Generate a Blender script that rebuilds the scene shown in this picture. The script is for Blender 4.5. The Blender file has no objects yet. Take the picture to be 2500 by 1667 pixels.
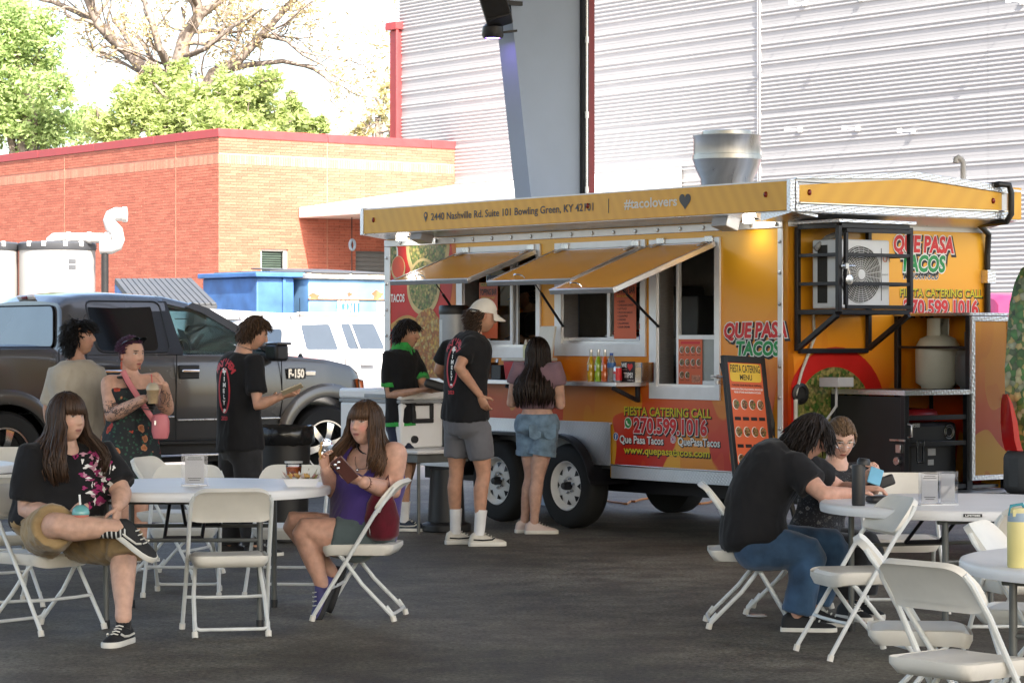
import bpy, bmesh, math, random
from math import sin, cos, pi, radians, sqrt, atan2, hypot
from mathutils import Vector, Matrix, Euler, noise
from mathutils.bvhtree import BVHTree
V = Vector
random.seed(7)
SC = bpy.context.scene
COL = SC.collection
# ---------------------------------------------------------------- camera, sky, sun, exposure
CAM_H = 1.55          # eye height
FPX, CX, HY = 6470.0, 1250.0, 825.0   # focal length / centre / horizon measured on the 2500 px wide photograph
cam_data = bpy.data.cameras.new('camera')
cam = bpy.data.objects.new('camera', cam_data)
COL.objects.link(cam)
cam.location = (0, 0, CAM_H)
cam.rotation_euler = (radians(90), 0, 0)
cam_data.sensor_width = 36.0
cam_data.lens = FPX / 2500.0 * 36.0
cam_data.shift_y = -(833.5 - HY) / 2500.0
cam_data.clip_start = 0.1
cam_data.clip_end = 600.0
SC.camera = cam
SUN_ELEV = radians(44.0)
SUN_DIR = V((-0.409, 0.912, 0)) * cos(SUN_ELEV) + V((0, 0, -sin(SUN_ELEV)))   # the way the light travels
world = bpy.data.worlds.new('World')
SC.world = world
world.use_nodes = True
wn = world.node_tree
sky_tex = wn.nodes.new('ShaderNodeTexSky')
sky_tex.sky_type = 'NISHITA'
sky_tex.sun_disc = False
sky_tex.sun_elevation = SUN_ELEV
sky_tex.sun_rotation = atan2(-SUN_DIR.x, -SUN_DIR.y)
sky_tex.air_density = 1.0
sky_tex.dust_density = 3.5
sky_tex.ozone_density = 1.0
wn.links.new(sky_tex.outputs[0], wn.nodes['Background'].inputs['Color'])
wn.nodes['Background'].inputs['Strength'].default_value = 0.15
sun_data = bpy.data.lights.new('sun', 'SUN')
sun_data.energy = 4.0
sun_data.angle = radians(0.5)
sun_data.color = (1.0, 0.95, 0.89)
sun = bpy.data.objects.new('sun', sun_data)
COL.objects.link(sun)
sun.rotation_euler = SUN_DIR.to_track_quat('-Z', 'Y').to_euler()
SC.view_settings.view_transform = 'Standard'
SC.view_settings.look = 'None'
SC.view_settings.gamma = 1.0
SC.view_settings.use_curve_mapping = False
SC.view_settings.exposure = 2.0
SC.view_settings.use_white_balance = True
SC.view_settings.white_balance_temperature = 6900.0
SC.view_settings.white_balance_tint = 9.0
SC.render.engine = 'CYCLES'
SC.cycles.max_bounces = 8
SC.cycles.transparent_max_bounces = 12
SC.cycles.caustics_reflective = False
SC.cycles.caustics_refractive = False
# ---------------------------------------------------------------- measuring on the photograph
def at(px, py, Y):
 return V(((px - CX) / FPX * Y, Y, CAM_H + (HY - py) / FPX * Y))
def ground_at(px, py):
 return at(px, py, FPX * CAM_H / (py - HY))
G1 = V((-0.604, 0.797, 0))
G2 = V((0.797, 0.604, 0))
TR0 = V((2.03, 19.5, 0))              # trailer corner nearest to the camera
TROT = atan2(-0.797, 0.604)
def ray(px, py):
 return V(((px - CX) / FPX, 1.0, (HY - py) / FPX))
def on_side(px, py, y=0.0):
 """trailer-local (x, z) where the line of sight meets the plane local y = y"""
 r = ray(px, py)
 t = (y + TR0.dot(G2)) / r.dot(G2)
 p = r * t
 return ((p - TR0).dot(-G1), CAM_H + r.z * t)
def on_end(px, py, x=0.0):
 """trailer-local (y, z) on the plane local x = x"""
 r = ray(px, py)
 t = (x + TR0.dot(-G1)) / r.dot(-G1)
 p = r * t
 return ((p - TR0).dot(G2), CAM_H + r.z * t)
# ---------------------------------------------------------------- mesh helpers
TMP = bpy.data.scenes.new('workbench')
def smoothstep(a, b, x):
 t = min(1.0, max(0.0, (x - a) / (b - a)))
 return t * t * (3 - 2 * t)
def lerp(a, b, t):
 return a + (b - a) * t
class MB:
 def __init__(s):
  s.v = []; s.f = []; s.m = []; s.c = []
 def add(s, vs, fs, mi=0, col=None):
  n = len(s.v)
  s.v.extend([V(p) for p in vs])
  s.c.extend([col] * len(vs))
  for f in fs:
   s.f.append([i + n for i in f]); s.m.append(mi)
  return s
 def box(s, a, b, mi=0):
  x0, y0, z0 = a; x1, y1, z1 = b
  if x0 > x1: x0, x1 = x1, x0
  if y0 > y1: y0, y1 = y1, y0
  if z0 > z1: z0, z1 = z1, z0
  return s.add([(x0,y0,z0),(x1,y0,z0),(x1,y1,z0),(x0,y1,z0),(x0,y0,z1),(x1,y0,z1),(x1,y1,z1),(x0,y1,z1)],
     [(3,2,1,0),(4,5,6,7),(0,1,5,4),(1,2,6,5),(2,3,7,6),(3,0,4,7)], mi)
 def cbox(s, c, d, mi=0, R=None):
  c = V(c); h = V(d) / 2
  vs = []
  for sx, sy, sz in ((-1,-1,-1),(1,-1,-1),(1,1,-1),(-1,1,-1),(-1,-1,1),(1,-1,1),(1,1,1),(-1,1,1)):
   p = V((h.x*sx, h.y*sy, h.z*sz))
   if R is not None: p = R @ p
   vs.append(c + p)
  return s.add(vs, [(3,2,1,0),(4,5,6,7),(0,1,5,4),(1,2,6,5),(2,3,7,6),(3,0,4,7)], mi)
 def bar(s, p, q, w, h, mi=0, up=(0,0,1)):
  p = V(p); q = V(q); d = (q - p); L = d.length; d.normalize()
  up = V(up)
  if abs(d.dot(up)) > 0.98: up = V((1, 0, 0))
  x = d.cross(up).normalized(); z = x.cross(d)
  R = Matrix((x, d, z)).transposed()
  return s.cbox((p + q) / 2, (w, L, h), mi, R)
 def loft(s, rings, cap=True, mi=0, closed=True, col=None):
  n = len(rings[0]); vs = [p for r in rings for p in r]; fs = []
  for i in range(len(rings) - 1):
   for j in range(n if closed else n - 1):
    k = (j + 1) % n
    fs.append((i*n + j, i*n + k, (i+1)*n + k, (i+1)*n + j))
  if cap:
   fs.append(tuple(range(n))[::-1]); fs.append(tuple((len(rings)-1)*n + j for j in range(n)))
  return s.add(vs, fs, mi, col)
 def tube(s, pts, r, n=8, mi=0, cap=True, flat=1.0, up=None, col=None, closed=False, round_=False):
  pts = [V(p) for p in pts]
  rs = list(r) if isinstance(r, (list, tuple)) else [r] * len(pts)
  if round_:
   d0 = (pts[0] - pts[1]).normalized(); d1 = (pts[-1] - pts[-2]).normalized()
   pts = [pts[0] + d0*rs[0]*.95, pts[0] + d0*rs[0]*.7] + pts + [pts[-1] + d1*rs[-1]*.7, pts[-1] + d1*rs[-1]*.95]
   rs = [rs[0]*.3, rs[0]*.72] + rs + [rs[-1]*.72, rs[-1]*.3]
  m = len(pts)
  tan = []
  for i in range(m):
   if closed: d = pts[(i+1) % m] - pts[i-1]
   elif i == 0: d = pts[1] - pts[0]
   elif i == m-1: d = pts[-1] - pts[-2]
   else: d = (pts[i+1] - pts[i]).normalized() + (pts[i] - pts[i-1]).normalized()
   tan.append(d.normalized() if d.length > 1e-9 else V((0,0,1)))
  u = V(up) if up is not None else (V((0,0,1)) if abs(tan[0].z) < .9 else V((1,0,0)))
  a = (u - tan[0] * u.dot(tan[0])).normalized()
  rings = []
  for i in range(m):
   a = a - tan[i] * a.dot(tan[i])
   a = a.normalized() if a.length > 1e-6 else tan[i].orthogonal().normalized()
   b = tan[i].cross(a)
   rings.append([pts[i] + (a * cos(2*pi*k/n) * flat + b * sin(2*pi*k/n)) * rs[i] for k in range(n)])
  if closed:
   rings.append(rings[0]); cap = False
  return s.loft(rings, cap, mi, True, col)
 def lathe(s, prof, n=24, c=(0,0,0), R=None, mi=0, cap=True):
  c = V(c); rings = []
  for r, z in prof:
   ring = []
   for k in range(n):
    p = V((r*cos(2*pi*k/n), r*sin(2*pi*k/n), z))
    ring.append(c + (R @ p if R is not None else p))
   rings.append(ring)
  return s.loft(rings, cap, mi)
 def ball(s, c, r, nu=12, nv=8, R=None, mi=0, col=None):
  c = V(c); r = V(r) if not isinstance(r, (int, float)) else V((r, r, r))
  prof = []
  rings = []
  for i in range(1, nv):
   t = pi * i / nv
   ring = []
   for k in range(nu):
    p = V((r.x*sin(t)*cos(2*pi*k/nu), r.y*sin(t)*sin(2*pi*k/nu), -r.z*cos(t)))
    ring.append(c + (R @ p if R is not None else p))
   rings.append(ring)
  return s.loft(rings, True, mi, True, col)
 def prism(s, poly, f, d0, d1, mi=0):
  """poly in 2D, f(a, b, d) maps to 3D"""
  n = len(poly)
  vs = [f(a, b, d0) for a, b in poly] + [f(a, b, d1) for a, b in poly]
  fs = [tuple(range(n))[::-1], tuple(range(n, 2*n))] + [(i, (i+1) % n, n + (i+1) % n, n + i) for i in range(n)]
  return s.add(vs, fs, mi)
 def poly(s, vs, mi=0):
  return s.add(vs, [tuple(range(len(vs)))], mi)
 def xf(s, M):
  s.v = [M @ p for p in s.v]; return s
 def mesh(s, name):
  me = bpy.data.meshes.new(name)
  me.from_pydata([tuple(p) for p in s.v], [], s.f)
  if any(s.m):
   me.polygons.foreach_set('material_index', s.m)
  if any(c is not None for c in s.c):
   at_ = me.color_attributes.new('col', 'FLOAT_COLOR', 'POINT')
   flat = []
   for c in s.c: flat.extend((c or (1,1,1))[:3]); flat.append(1.0)
   at_.data.foreach_set('color', flat)
  me.update()
  return me
 def build(s, name, mat, parent=None, bevel=0, angle=40, seg=2, loc=None, fix=True, recenter=None):
  me = s.mesh(name)
  return finish(me, name, mat, parent, bevel, angle, seg, loc, fix)
def finish(me, name, mat, parent=None, bevel=0, angle=40, seg=2, loc=None, fix=True):
 if fix:
  bm = bmesh.new(); bm.from_mesh(me)
  bmesh.ops.recalc_face_normals(bm, faces=bm.faces)
  bm.to_mesh(me); bm.free()
 for m_ in (mat if isinstance(mat, (list, tuple)) else [mat]):
  me.materials.append(m_)
 if angle:
  me.polygons.foreach_set('use_smooth', [True] * len(me.polygons))
  if angle < 170: me.set_sharp_from_angle(angle=radians(angle))
 o = bpy.data.objects.new(name, me)
 COL.objects.link(o)
 if parent is not None: o.parent = parent
 if loc is not None: o.location = loc
 if bevel:
  b = o.modifiers.new('Bevel', 'BEVEL')
  b.width = bevel; b.segments = seg; b.limit_method = 'ANGLE'; b.angle_limit = radians(35)
  b.harden_normals = False
 return o
def eval_mesh(o):
 """evaluated copy of a temporary object living in the workbench scene"""
 TMP.collection.objects.link(o)
 vl = TMP.view_layers[0]
 vl.update()
 me = bpy.data.meshes.new_from_object(o.evaluated_get(vl.depsgraph))
 TMP.collection.objects.unlink(o)
 d = o.data
 bpy.data.objects.remove(o)
 if d.users == 0:
  (bpy.data.meshes if isinstance(d, bpy.types.Mesh) else bpy.data.curves).remove(d)
 return me
def remesh(mb, voxel, sm=3, fac=.5):
 o = bpy.data.objects.new('t', mb.mesh('t'))
 m = o.modifiers.new('r', 'REMESH'); m.mode = 'VOXEL'; m.voxel_size = voxel
 if sm:
  k = o.modifiers.new('s', 'SMOOTH'); k.iterations = sm; k.factor = fac
 return eval_mesh(o)
_tc = {}
def text_mesh(body, h, xs=1.0, shear=0.0, bold=0.0, align='LEFT', spacing=1.0):
 """flat lettering in the XY plane: cap height h, baseline at y = 0"""
 cu = bpy.data.curves.new('t', 'FONT')
 cu.body = body; cu.size = h / 0.73; cu.shear = shear
 cu.offset = bold * h; cu.align_x = align; cu.space_character = spacing
 cu.resolution_u = 3
 me = eval_mesh(bpy.data.objects.new('t', cu))
 if abs(xs - 1) > 1e-6:
  me.transform(Matrix.Diagonal((xs, 1, 1, 1)))
 return me
def lettering(body, h, mat, parent, frame, xs=1.0, shear=0.0, bold=0.0, align='LEFT', width=None, name='lettering', spacing=1.0):
 """frame = (origin, right, up) in the parent's coordinates; width squeezes the line to a given length"""
 me = text_mesh(body, h, 1.0, shear, bold, align, spacing)
 if width and len(me.vertices):
  xsv = [v.co.x for v in me.vertices]
  w = max(xsv) - min(xsv)
  x0 = min(xsv)
  k = width / w
  for v in me.vertices: v.co.x = (v.co.x - x0) * k
 elif xs != 1: me.transform(Matrix.Diagonal((xs, 1, 1, 1)))
 o_, r_, u_ = V(frame[0]), V(frame[1]).normalized(), V(frame[2])
 u_ = (u_ - r_ * u_.dot(r_)).normalized()
 n_ = r_.cross(u_)
 M_ = Matrix((r_, u_, n_)).transposed().to_4x4(); M_.translation = o_
 me.transform(M_)
 me.materials.append(mat)
 o = bpy.data.objects.new(name, me); COL.objects.link(o)
 if parent is not None: o.parent = parent
 return o
# ---------------------------------------------------------------- things
def thing(name, label, cat, loc=(0,0,0), rotz=0, group=None):
 o = bpy.data.objects.new(name, None)
 o.empty_display_size = .1
 COL.objects.link(o)
 o.location = loc; o.rotation_euler = (0, 0, rotz)
 o['label'] = label; o['category'] = cat
 if group: o['group'] = group
 return o
def tag(o, label, cat, group=None, loc=None):
 o['label'] = label; o['category'] = cat
 if group: o['group'] = group
 return o
def struct(o):
 o['kind'] = 'structure'; return o
def copy_tree(o, parent=None):
 c = o.copy(); COL.objects.link(c)
 if parent is not None: c.parent = parent
 for ch in list(o.children): copy_tree(ch, c)
 return c
def local_z(mat_, dirs): pass
# ---------------------------------------------------------------- materials
MATS = {}
def M(name, col, rough=.55, metal=0., var=.12, vs=5., bump=0., bs=60., spec=.5, coat=0., trans=0., ior=1.45,
 emis=None, es=0., attr=None, alpha=1., sheen=0., sss=0., rvar=.1, stretch=None, speck=0.):
 if name in MATS: return MATS[name]
 m = bpy.data.materials.new(name); m.use_nodes = True; MATS[name] = m
 nt = m.node_tree; N = nt.nodes; L = nt.links
 b = N['Principled BSDF']
 b.inputs['Roughness'].default_value = rough
 b.inputs['Metallic'].default_value = metal
 b.inputs['Specular IOR Level'].default_value = spec
 b.inputs['Coat Weight'].default_value = coat
 b.inputs['Coat Roughness'].default_value = .06
 b.inputs['Transmission Weight'].default_value = trans
 b.inputs['IOR'].default_value = ior
 b.inputs['Alpha'].default_value = alpha
 b.inputs['Sheen Weight'].default_value = sheen
 if sss:
  b.inputs['Subsurface Weight'].default_value = sss
  b.inputs['Subsurface Radius'].default_value = (.012, .005, .003)
  b.inputs['Subsurface Scale'].default_value = 1.0
 if emis:
  b.inputs['Emission Color'].default_value = (*emis, 1); b.inputs['Emission Strength'].default_value = es
 tc = N.new('ShaderNodeTexCoord')
 src = tc.outputs['Object']
 if stretch:
  mp = N.new('ShaderNodeMapping'); mp.inputs['Scale'].default_value = stretch
  L.new(src, mp.inputs['Vector']); src = mp.outputs[0]
 nz = N.new('ShaderNodeTexNoise'); nz.inputs['Scale'].default_value = vs; nz.inputs['Detail'].default_value = 5
 L.new(src, nz.inputs['Vector'])
 mr = N.new('ShaderNodeMapRange'); mr.inputs['From Min'].default_value = .3; mr.inputs['From Max'].default_value = .7
 mr.inputs['To Min'].default_value = 1 - var; mr.inputs['To Max'].default_value = 1 + var
 L.new(nz.outputs['Fac'], mr.inputs['Value'])
 mx = N.new('ShaderNodeVectorMath'); mx.operation = 'SCALE'
 if attr:
  a = N.new('ShaderNodeAttribute'); a.attribute_name = attr
  L.new(a.outputs['Color'], mx.inputs[0])
 else:
  mx.inputs[0].default_value = col[:3]
 L.new(mr.outputs[0], mx.inputs['Scale'])
 last = mx.outputs[0]
 L.new(last, b.inputs['Base Color'])
 if rvar:
  r2 = N.new('ShaderNodeMapRange'); r2.inputs['From Min'].default_value = .3; r2.inputs['From Max'].default_value = .7
  r2.inputs['To Min'].default_value = max(0.02, rough - rvar*rough); r2.inputs['To Max'].default_value = min(1, rough + rvar*rough)
  L.new(nz.outputs['Fac'], r2.inputs['Value']); L.new(r2.outputs[0], b.inputs['Roughness'])
 if bump:
  n2 = N.new('ShaderNodeTexNoise'); n2.inputs['Scale'].default_value = bs; n2.inputs['Detail'].default_value = 4
  L.new(src, n2.inputs['Vector'])
  bp = N.new('ShaderNodeBump'); bp.inputs['Strength'].default_value = bump; bp.inputs['Distance'].default_value = .01
  L.new(n2.outputs['Fac'], bp.inputs['Height']); L.new(bp.outputs[0], b.inputs['Normal'])
 return m
def srgb(r, g, b):
 f = lambda c: c/12.92 if c <= .04045 else ((c + .055)/1.055)**2.4
 return (f(r/255), f(g/255), f(b/255))
m_white_plastic = M('white_plastic', (.66, .635, .575), .45, var=.09, vs=5, bump=.08, bs=220)
m_cream_plastic = M('cream_plastic', (.66, .62, .53), .42, var=.05, vs=9, bump=.08, bs=220)
m_white_tube = M('white_painted_tube', (.62, .64, .63), .35, var=.06, vs=14)
m_table_top = M('table_plastic', (.72, .72, .72), .38, var=.05, vs=3, bump=.12, bs=160)
m_grey_tube = M('grey_steel_tube', (.11, .115, .11), .42, .3, var=.15, vs=12)
m_black_plastic = M('black_plastic', (.015, .015, .016), .45, var=.2)
m_black_metal = M('black_painted_steel', (.012, .012, .016), .38, .1, var=.2, vs=12)
m_rubber = M('black_rubber', (.014, .014, .014), .78, var=.25, bump=.2, bs=90)
m_alu = M('brushed_aluminium', (.72, .72, .74), .32, .9, var=.08, vs=20, stretch=(1, 1, 8))
m_white_trim = M('white_trim', (.74, .75, .78), .35, .25, var=.05, vs=9)
m_white_paint = M('white_paint', (.78, .78, .77), .4, var=.04)
m_chrome = M('chrome', (.78, .78, .78), .12, 1., var=.03)
m_zinc = M('zinc_steel', (.55, .55, .56), .28, .95, var=.2, vs=18)
m_dark_inside = M('dark_interior', (.02, .02, .022), .7, var=.2)
m_steel = M('stainless_steel', (.42, .43, .44), .3, .9, var=.12, vs=3, stretch=(1, 8, 1))
m_steel_dark = M('dull_steel', (.16, .165, .17), .4, .7, var=.15, vs=3)
m_black_print = M('black_print', (.013, .013, .015), .5, var=.05)
m_white_print = M('white_print', (.8, .8, .78), .5, var=.03)
m_grey_print = M('grey_print', (.07, .075, .085), .5, var=.05)
m_red_print = M('red_print', (.62, .02, .025), .4, var=.08)
m_green_print = M('green_print', (.01, .26, .07), .4, var=.08)
m_yellow_print = M('yellow_print', (.72, .53, .02), .4, var=.06)
m_paper = M('paper', (.74, .74, .76), .7, var=.03)
def glass_mat(name, tint, rough=.02, alpha_mix=.8):
 """thin pane: part clear, part mirror"""
 m = bpy.data.materials.new(name); m.use_nodes = True; MATS[name] = m
 nt = m.node_tree; N = nt.nodes; L = nt.links
 out = N['Material Output']; N.remove(N['Principled BSDF'])
 tr = N.new('ShaderNodeBsdfTransparent'); tr.inputs[0].default_value = (*tint, 1)
 gl = N.new('ShaderNodeBsdfGlossy'); gl.inputs['Roughness'].default_value = rough; gl.inputs[0].default_value = (1, 1, 1, 1)
 fr = N.new('ShaderNodeFresnel'); fr.inputs['IOR'].default_value = 1.5
 mx = N.new('ShaderNodeMixShader')
 L.new(fr.outputs[0], mx.inputs[0]); L.new(tr.outputs[0], mx.inputs[1]); L.new(gl.outputs[0], mx.inputs[2])
 L.new(mx.outputs[0], out.inputs[0])
 return m
m_glass = glass_mat('clear_glass', (.86, .9, .88))
m_glass_green = glass_mat('green_tint_glass', (.78, .92, .82))
m_acrylic = glass_mat('clear_acrylic', (.93, .94, .96))
m_glass_dark = M('dark_tinted_glass', (.006, .007, .008), .06, var=.05, spec=.6, rvar=0)
m_glass_blue = M('reflecting_window_glass', (.05, .065, .085), .05, var=.05, spec=.9, rvar=0)
def frame_on_side(px, py, lift, y=0.0):
 x, z = on_side(px, py, y - lift)
 return V((x, y - lift, z)), V((1, 0, 0)), V((0, 0, 1))
# ================================================================ THE SETTING
def hit(px, py, P0, n):
 """world point where the line of sight meets the plane through P0 with normal n"""
 r = ray(px, py); c = V((0, 0, CAM_H))
 return c + r * ((V(P0) - c).dot(n) / r.dot(n))
# ---- ground
def asphalt_mat():
 m = bpy.data.materials.new('asphalt'); m.use_nodes = True
 nt = m.node_tree; N = nt.nodes; L = nt.links; b = N['Principled BSDF']
 tc = N.new('ShaderNodeTexCoord')
 def noise_(s, d=6, rough=.6):
  n = N.new('ShaderNodeTexNoise'); n.inputs['Scale'].default_value = s; n.inputs['Detail'].default_value = d
  n.inputs['Roughness'].default_value = rough; L.new(tc.outputs['Object'], n.inputs['Vector']); return n
 big, mid, fine = noise_(.45, 5), noise_(2.6, 8, .75), noise_(38, 5, .85)
 r1 = N.new('ShaderNodeValToRGB'); e = r1.color_ramp.elements
 e[0].position = .40; e[0].color = (.066, .056, .044, 1); e[1].position = .60; e[1].color = (.124, .107, .087, 1)
 L.new(big.outputs['Fac'], r1.inputs[0])
 r2 = N.new('ShaderNodeValToRGB'); e = r2.color_ramp.elements
 e[0].position = .40; e[0].color = (.66, .62, .62, 1); e[1].position = .60; e[1].color = (1.35, 1.42, 1.38, 1)
 L.new(mid.outputs['Fac'], r2.inputs[0])
 r3 = N.new('ShaderNodeValToRGB'); e = r3.color_ramp.elements
 e[0].position = .38; e[0].color = (.35, .3, .3, 1); e[1].position = .62; e[1].color = (1.9, 2.0, 1.95, 1)
 L.new(fine.outputs['Fac'], r3.inputs[0])
 a = N.new('ShaderNodeMixRGB'); a.blend_type = 'MULTIPLY'; a.inputs[0].default_value = 1
 c = N.new('ShaderNodeMixRGB'); c.blend_type = 'MULTIPLY'; c.inputs[0].default_value = .8
 L.new(r1.outputs[0], a.inputs[1]); L.new(r2.outputs[0], a.inputs[2]); L.new(a.outputs[0], c.inputs[1]); L.new(r3.outputs[0], c.inputs[2])
 mp = N.new('ShaderNodeMapping'); mp.inputs['Scale'].default_value = (1.1, .55, 1); mp.inputs['Rotation'].default_value = (0, 0, .5)
 L.new(tc.outputs['Object'], mp.inputs[0])
 st = N.new('ShaderNodeTexNoise'); st.inputs['Scale'].default_value = 1.6; st.inputs['Detail'].default_value = 9; st.inputs['Roughness'].default_value = .78
 L.new(mp.outputs[0], st.inputs['Vector'])
 r4 = N.new('ShaderNodeValToRGB'); e = r4.color_ramp.elements
 e[0].position = .66; e[0].color = (0, 0, 0, 1); e[1].position = .74; e[1].color = (1, 1, 1, 1)
 L.new(st.outputs['Fac'], r4.inputs[0])
 mx = N.new('ShaderNodeMixRGB'); mx.inputs[2].default_value = (.17, .155, .14, 1)
 sc = N.new('ShaderNodeMath'); sc.operation = 'MULTIPLY'; sc.inputs[1].default_value = .7
 L.new(r4.outputs[0], sc.inputs[0]); L.new(sc.outputs[0], mx.inputs[0]); L.new(c.outputs[0], mx.inputs[1])
 L.new(mx.outputs[0], b.inputs['Base Color'])
 rr = N.new('ShaderNodeMapRange'); rr.inputs['To Min'].default_value = .5; rr.inputs['To Max'].default_value = .85
 L.new(mid.outputs['Fac'], rr.inputs[0]); L.new(rr.outputs[0], b.inputs['Roughness'])
 b.inputs['Specular IOR Level'].default_value = .35
 bp = N.new('ShaderNodeBump'); bp.inputs['Strength'].default_value = .55; bp.inputs['Distance'].default_value = .008
 L.new(fine.outputs['Fac'], bp.inputs['Height']); L.new(bp.outputs[0], b.inputs['Normal'])
 return m
g = MB(); g.poly([(-260, -60, 0), (260, -60, 0), (260, 420, 0), (-260, 420, 0)])
ground = struct(g.build('ground', asphalt_mat(), angle=0, fix=False))
m_concrete = M('concrete_paving', (.22, .2, .185), .8, var=.15, vs=.8, bump=.2, bs=30)
g = MB()
for i in range(8):
 for j in range(5):
  x0 = -26 + i * 7; y0 = 29.0 + j * 6
  g.poly([(x0 + .01, y0 + .01, .004), (x0 + 6.985, y0 + .01, .004), (x0 + 6.985, y0 + 5.985, .004), (x0 + .01, y0 + 5.985, .004)])
struct(g.build('parking_pavement', m_concrete, angle=0, fix=False))
# ---- brick building (corner nearest the camera at K0)
K0 = V((-6.852, 62.0, 0))
def brick_mat(name, base, rnd, attr):
 m = bpy.data.materials.new(name); m.use_nodes = True
 nt = m.node_tree; N = nt.nodes; L = nt.links; b = N['Principled BSDF']
 b.inputs['Roughness'].default_value = .85
 if attr:
  s = N.new('ShaderNodeAttribute'); s.attribute_name = 'col'; src = s.outputs['Fac']
 else:
  s = N.new('ShaderNodeObjectInfo'); src = s.outputs['Random']
 rp = N.new('ShaderNodeValToRGB'); e = rp.color_ramp.elements
 e[0].position = 0; e[0].color = (*[c * .84 for c in base], 1)
 e[1].position = 1; e[1].color = (base[0] * 1.12, base[1] * 1.2, base[2] * 1.2, 1)
 L.new(src, rp.inputs[0]);
 tc = N.new('ShaderNodeTexCoord'); nz = N.new('ShaderNodeTexNoise'); nz.inputs['Scale'].default_value = 25
 L.new(tc.outputs['Object'], nz.inputs['Vector'])
 mx = N.new('ShaderNodeMixRGB'); mx.blend_type = 'OVERLAY'; mx.inputs[0].default_value = .3
 L.new(rp.outputs[0], mx.inputs[1]); L.new(nz.outputs['Fac'], mx.inputs[2]); L.new(mx.outputs[0], b.inputs['Base Color'])
 return m
BR = (.44, .130, .085)
m_brick = brick_mat('brick_single', BR, True, False)
m_brick_c = brick_mat('brick_course', BR, True, True)
m_soldier = brick_mat('pale_soldier_brick', (.50, .205, .14), True, True)
m_mortar = M('mortar', (.52, .25, .185), .9, var=.1, vs=3)
m_coping = M('red_metal_coping', (.33, .05, .055), .45, var=.06)
bb = thing('brick_building', 'low orange-red brick building with dark red coping and pale brick band', 'building', K0)
CRS = .0677; BL = .305; ZB, ZT = .1, 6.25
rb = random.Random(3)
brick_mesh = MB().box((.005, -.012, .005), (BL - .005, .02, CRS - .005)).mesh('brick')
brick_mesh.materials.append(m_brick)
def brick_wall(a, n, length, holes, singles, nm):
 """a: direction along the wall from the corner, n: outward normal; both building-local = world axes"""
 R = Matrix((a, -n, V((0, 0, 1)))).transposed()       # x along, y into the wall, z up
 M4 = R.to_4x4()
 w = MB()
 back = MB()
 xs = sorted(set([0, length] + [h for hh in holes for h in hh[:2]])); zs = sorted(set([0, ZT] + [h for hh in holes for h in hh[2:]]))
 for i in range(len(xs) - 1):
  for j in range(len(zs) - 1):
   cx, cz = (xs[i] + xs[i+1]) / 2, (zs[j] + zs[j+1]) / 2
   if any(h[0] < cx < h[1] and h[2] < cz < h[3] for h in holes): continue
   back.add([(xs[i], 0, zs[j]), (xs[i+1], 0, zs[j]), (xs[i+1], 0, zs[j+1]), (xs[i], 0, zs[j+1])], [(0, 1, 2, 3)])
 for h in holes:
  x0, x1, z0, z1 = h
  back.add([(x0,0,z0),(x0,.22,z0),(x0,.22,z1),(x0,0,z1)], [(0,1,2,3)])
  back.add([(x1,0,z0),(x1,.22,z0),(x1,.22,z1),(x1,0,z1)], [(0,1,2,3)])
  back.add([(x0,0,z1),(x1,0,z1),(x1,.22,z1),(x0,.22,z1)], [(0,1,2,3)])
  back.add([(x0,0,z0),(x1,0,z0),(x1,.22,z0),(x0,.22,z0)], [(0,1,2,3)])
 back.xf(M4)
 wall = back.build('wall', m_mortar, bb, angle=0, fix=False)
 nsing = 0
 k0 = int(ZB / CRS); k1 = int(ZT / CRS)
 sol0, sol1 = 5.62, 5.85
 for k in range(k1, k0, -1):
  z = k * CRS
  if z + CRS > ZT + .001 or (z + CRS > sol0 and z < sol1): continue
  off = (BL / 2 if k % 2 else 0)
  i = 0; x = -off
  while x < length - .02:
   xa, xb = max(0, x), min(length, x + BL); x += BL
   if xb - xa < .05: continue
   zc = z + CRS / 2
   for h in holes:
    if h[2] < zc < h[3]:
     if h[0] <= xa < h[1]: xa = min(xb, h[1])
     if h[0] < xb <= h[1]: xb = max(xa, h[0])
   if xb - xa < .03: continue
   if nsing < singles and xb - xa > BL - .01 and xa < 4.3:
    o = bpy.data.objects.new('brick', brick_mesh); COL.objects.link(o); o.parent = wall
    o.matrix_local = Matrix.Translation(M4 @ V((xa, 0, z))) @ M4
    nsing += 1
   else:
    c = rb.random() ** 1.1
    d = -.012 + rb.uniform(-.002, .002)
    x0, x1, z0, z1 = xa + .005, xb - .005, z + .005, z + CRS - .005
    w.add([(x0,d,z0),(x1,d,z0),(x1,d,z1),(x0,d,z1),(x0,.004,z0),(x1,.004,z0),(x1,.004,z1),(x0,.004,z1)],
     [(0,1,2,3),(0,4,5,1),(1,5,6,2),(2,6,7,3),(3,7,4,0)], 0, (c, c, c))
 w.xf(M4); o = w.build('brick_courses', m_brick_c, wall, angle=0, fix=False); o['kind'] = 'stuff'
 s = MB(); x = 0
 while x < length - .03:
  c = rb.random(); x0, x1 = x + .004, min(length, x + CRS) - .004
  s.add([(x0,-.013,sol0+.01),(x1,-.013,sol0+.01),(x1,-.013,sol1-.005),(x0,-.013,sol1-.005),(x0,.003,sol0+.01),(x1,.003,sol0+.01),(x1,.003,sol1-.005),(x0,.003,sol1-.005)],
   [(0,1,2,3),(0,4,5,1),(1,5,6,2),(2,6,7,3),(3,7,4,0)], 0, (c, c, c))
  x += CRS
 s.xf(M4); o = s.build('soldier_course', m_soldier, wall, angle=0, fix=False); o['kind'] = 'stuff'
 return wall, M4
def w_of(px, K=K0):
 k = (px - CX) / FPX
 return (K.y * k - K.x) / (.797 - .604 * k)
def zat(px, py, P0, n): return hit(px, py, P0, n).z
NR = -G1          # outward normal of the right-hand face
NL = -G2
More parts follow.
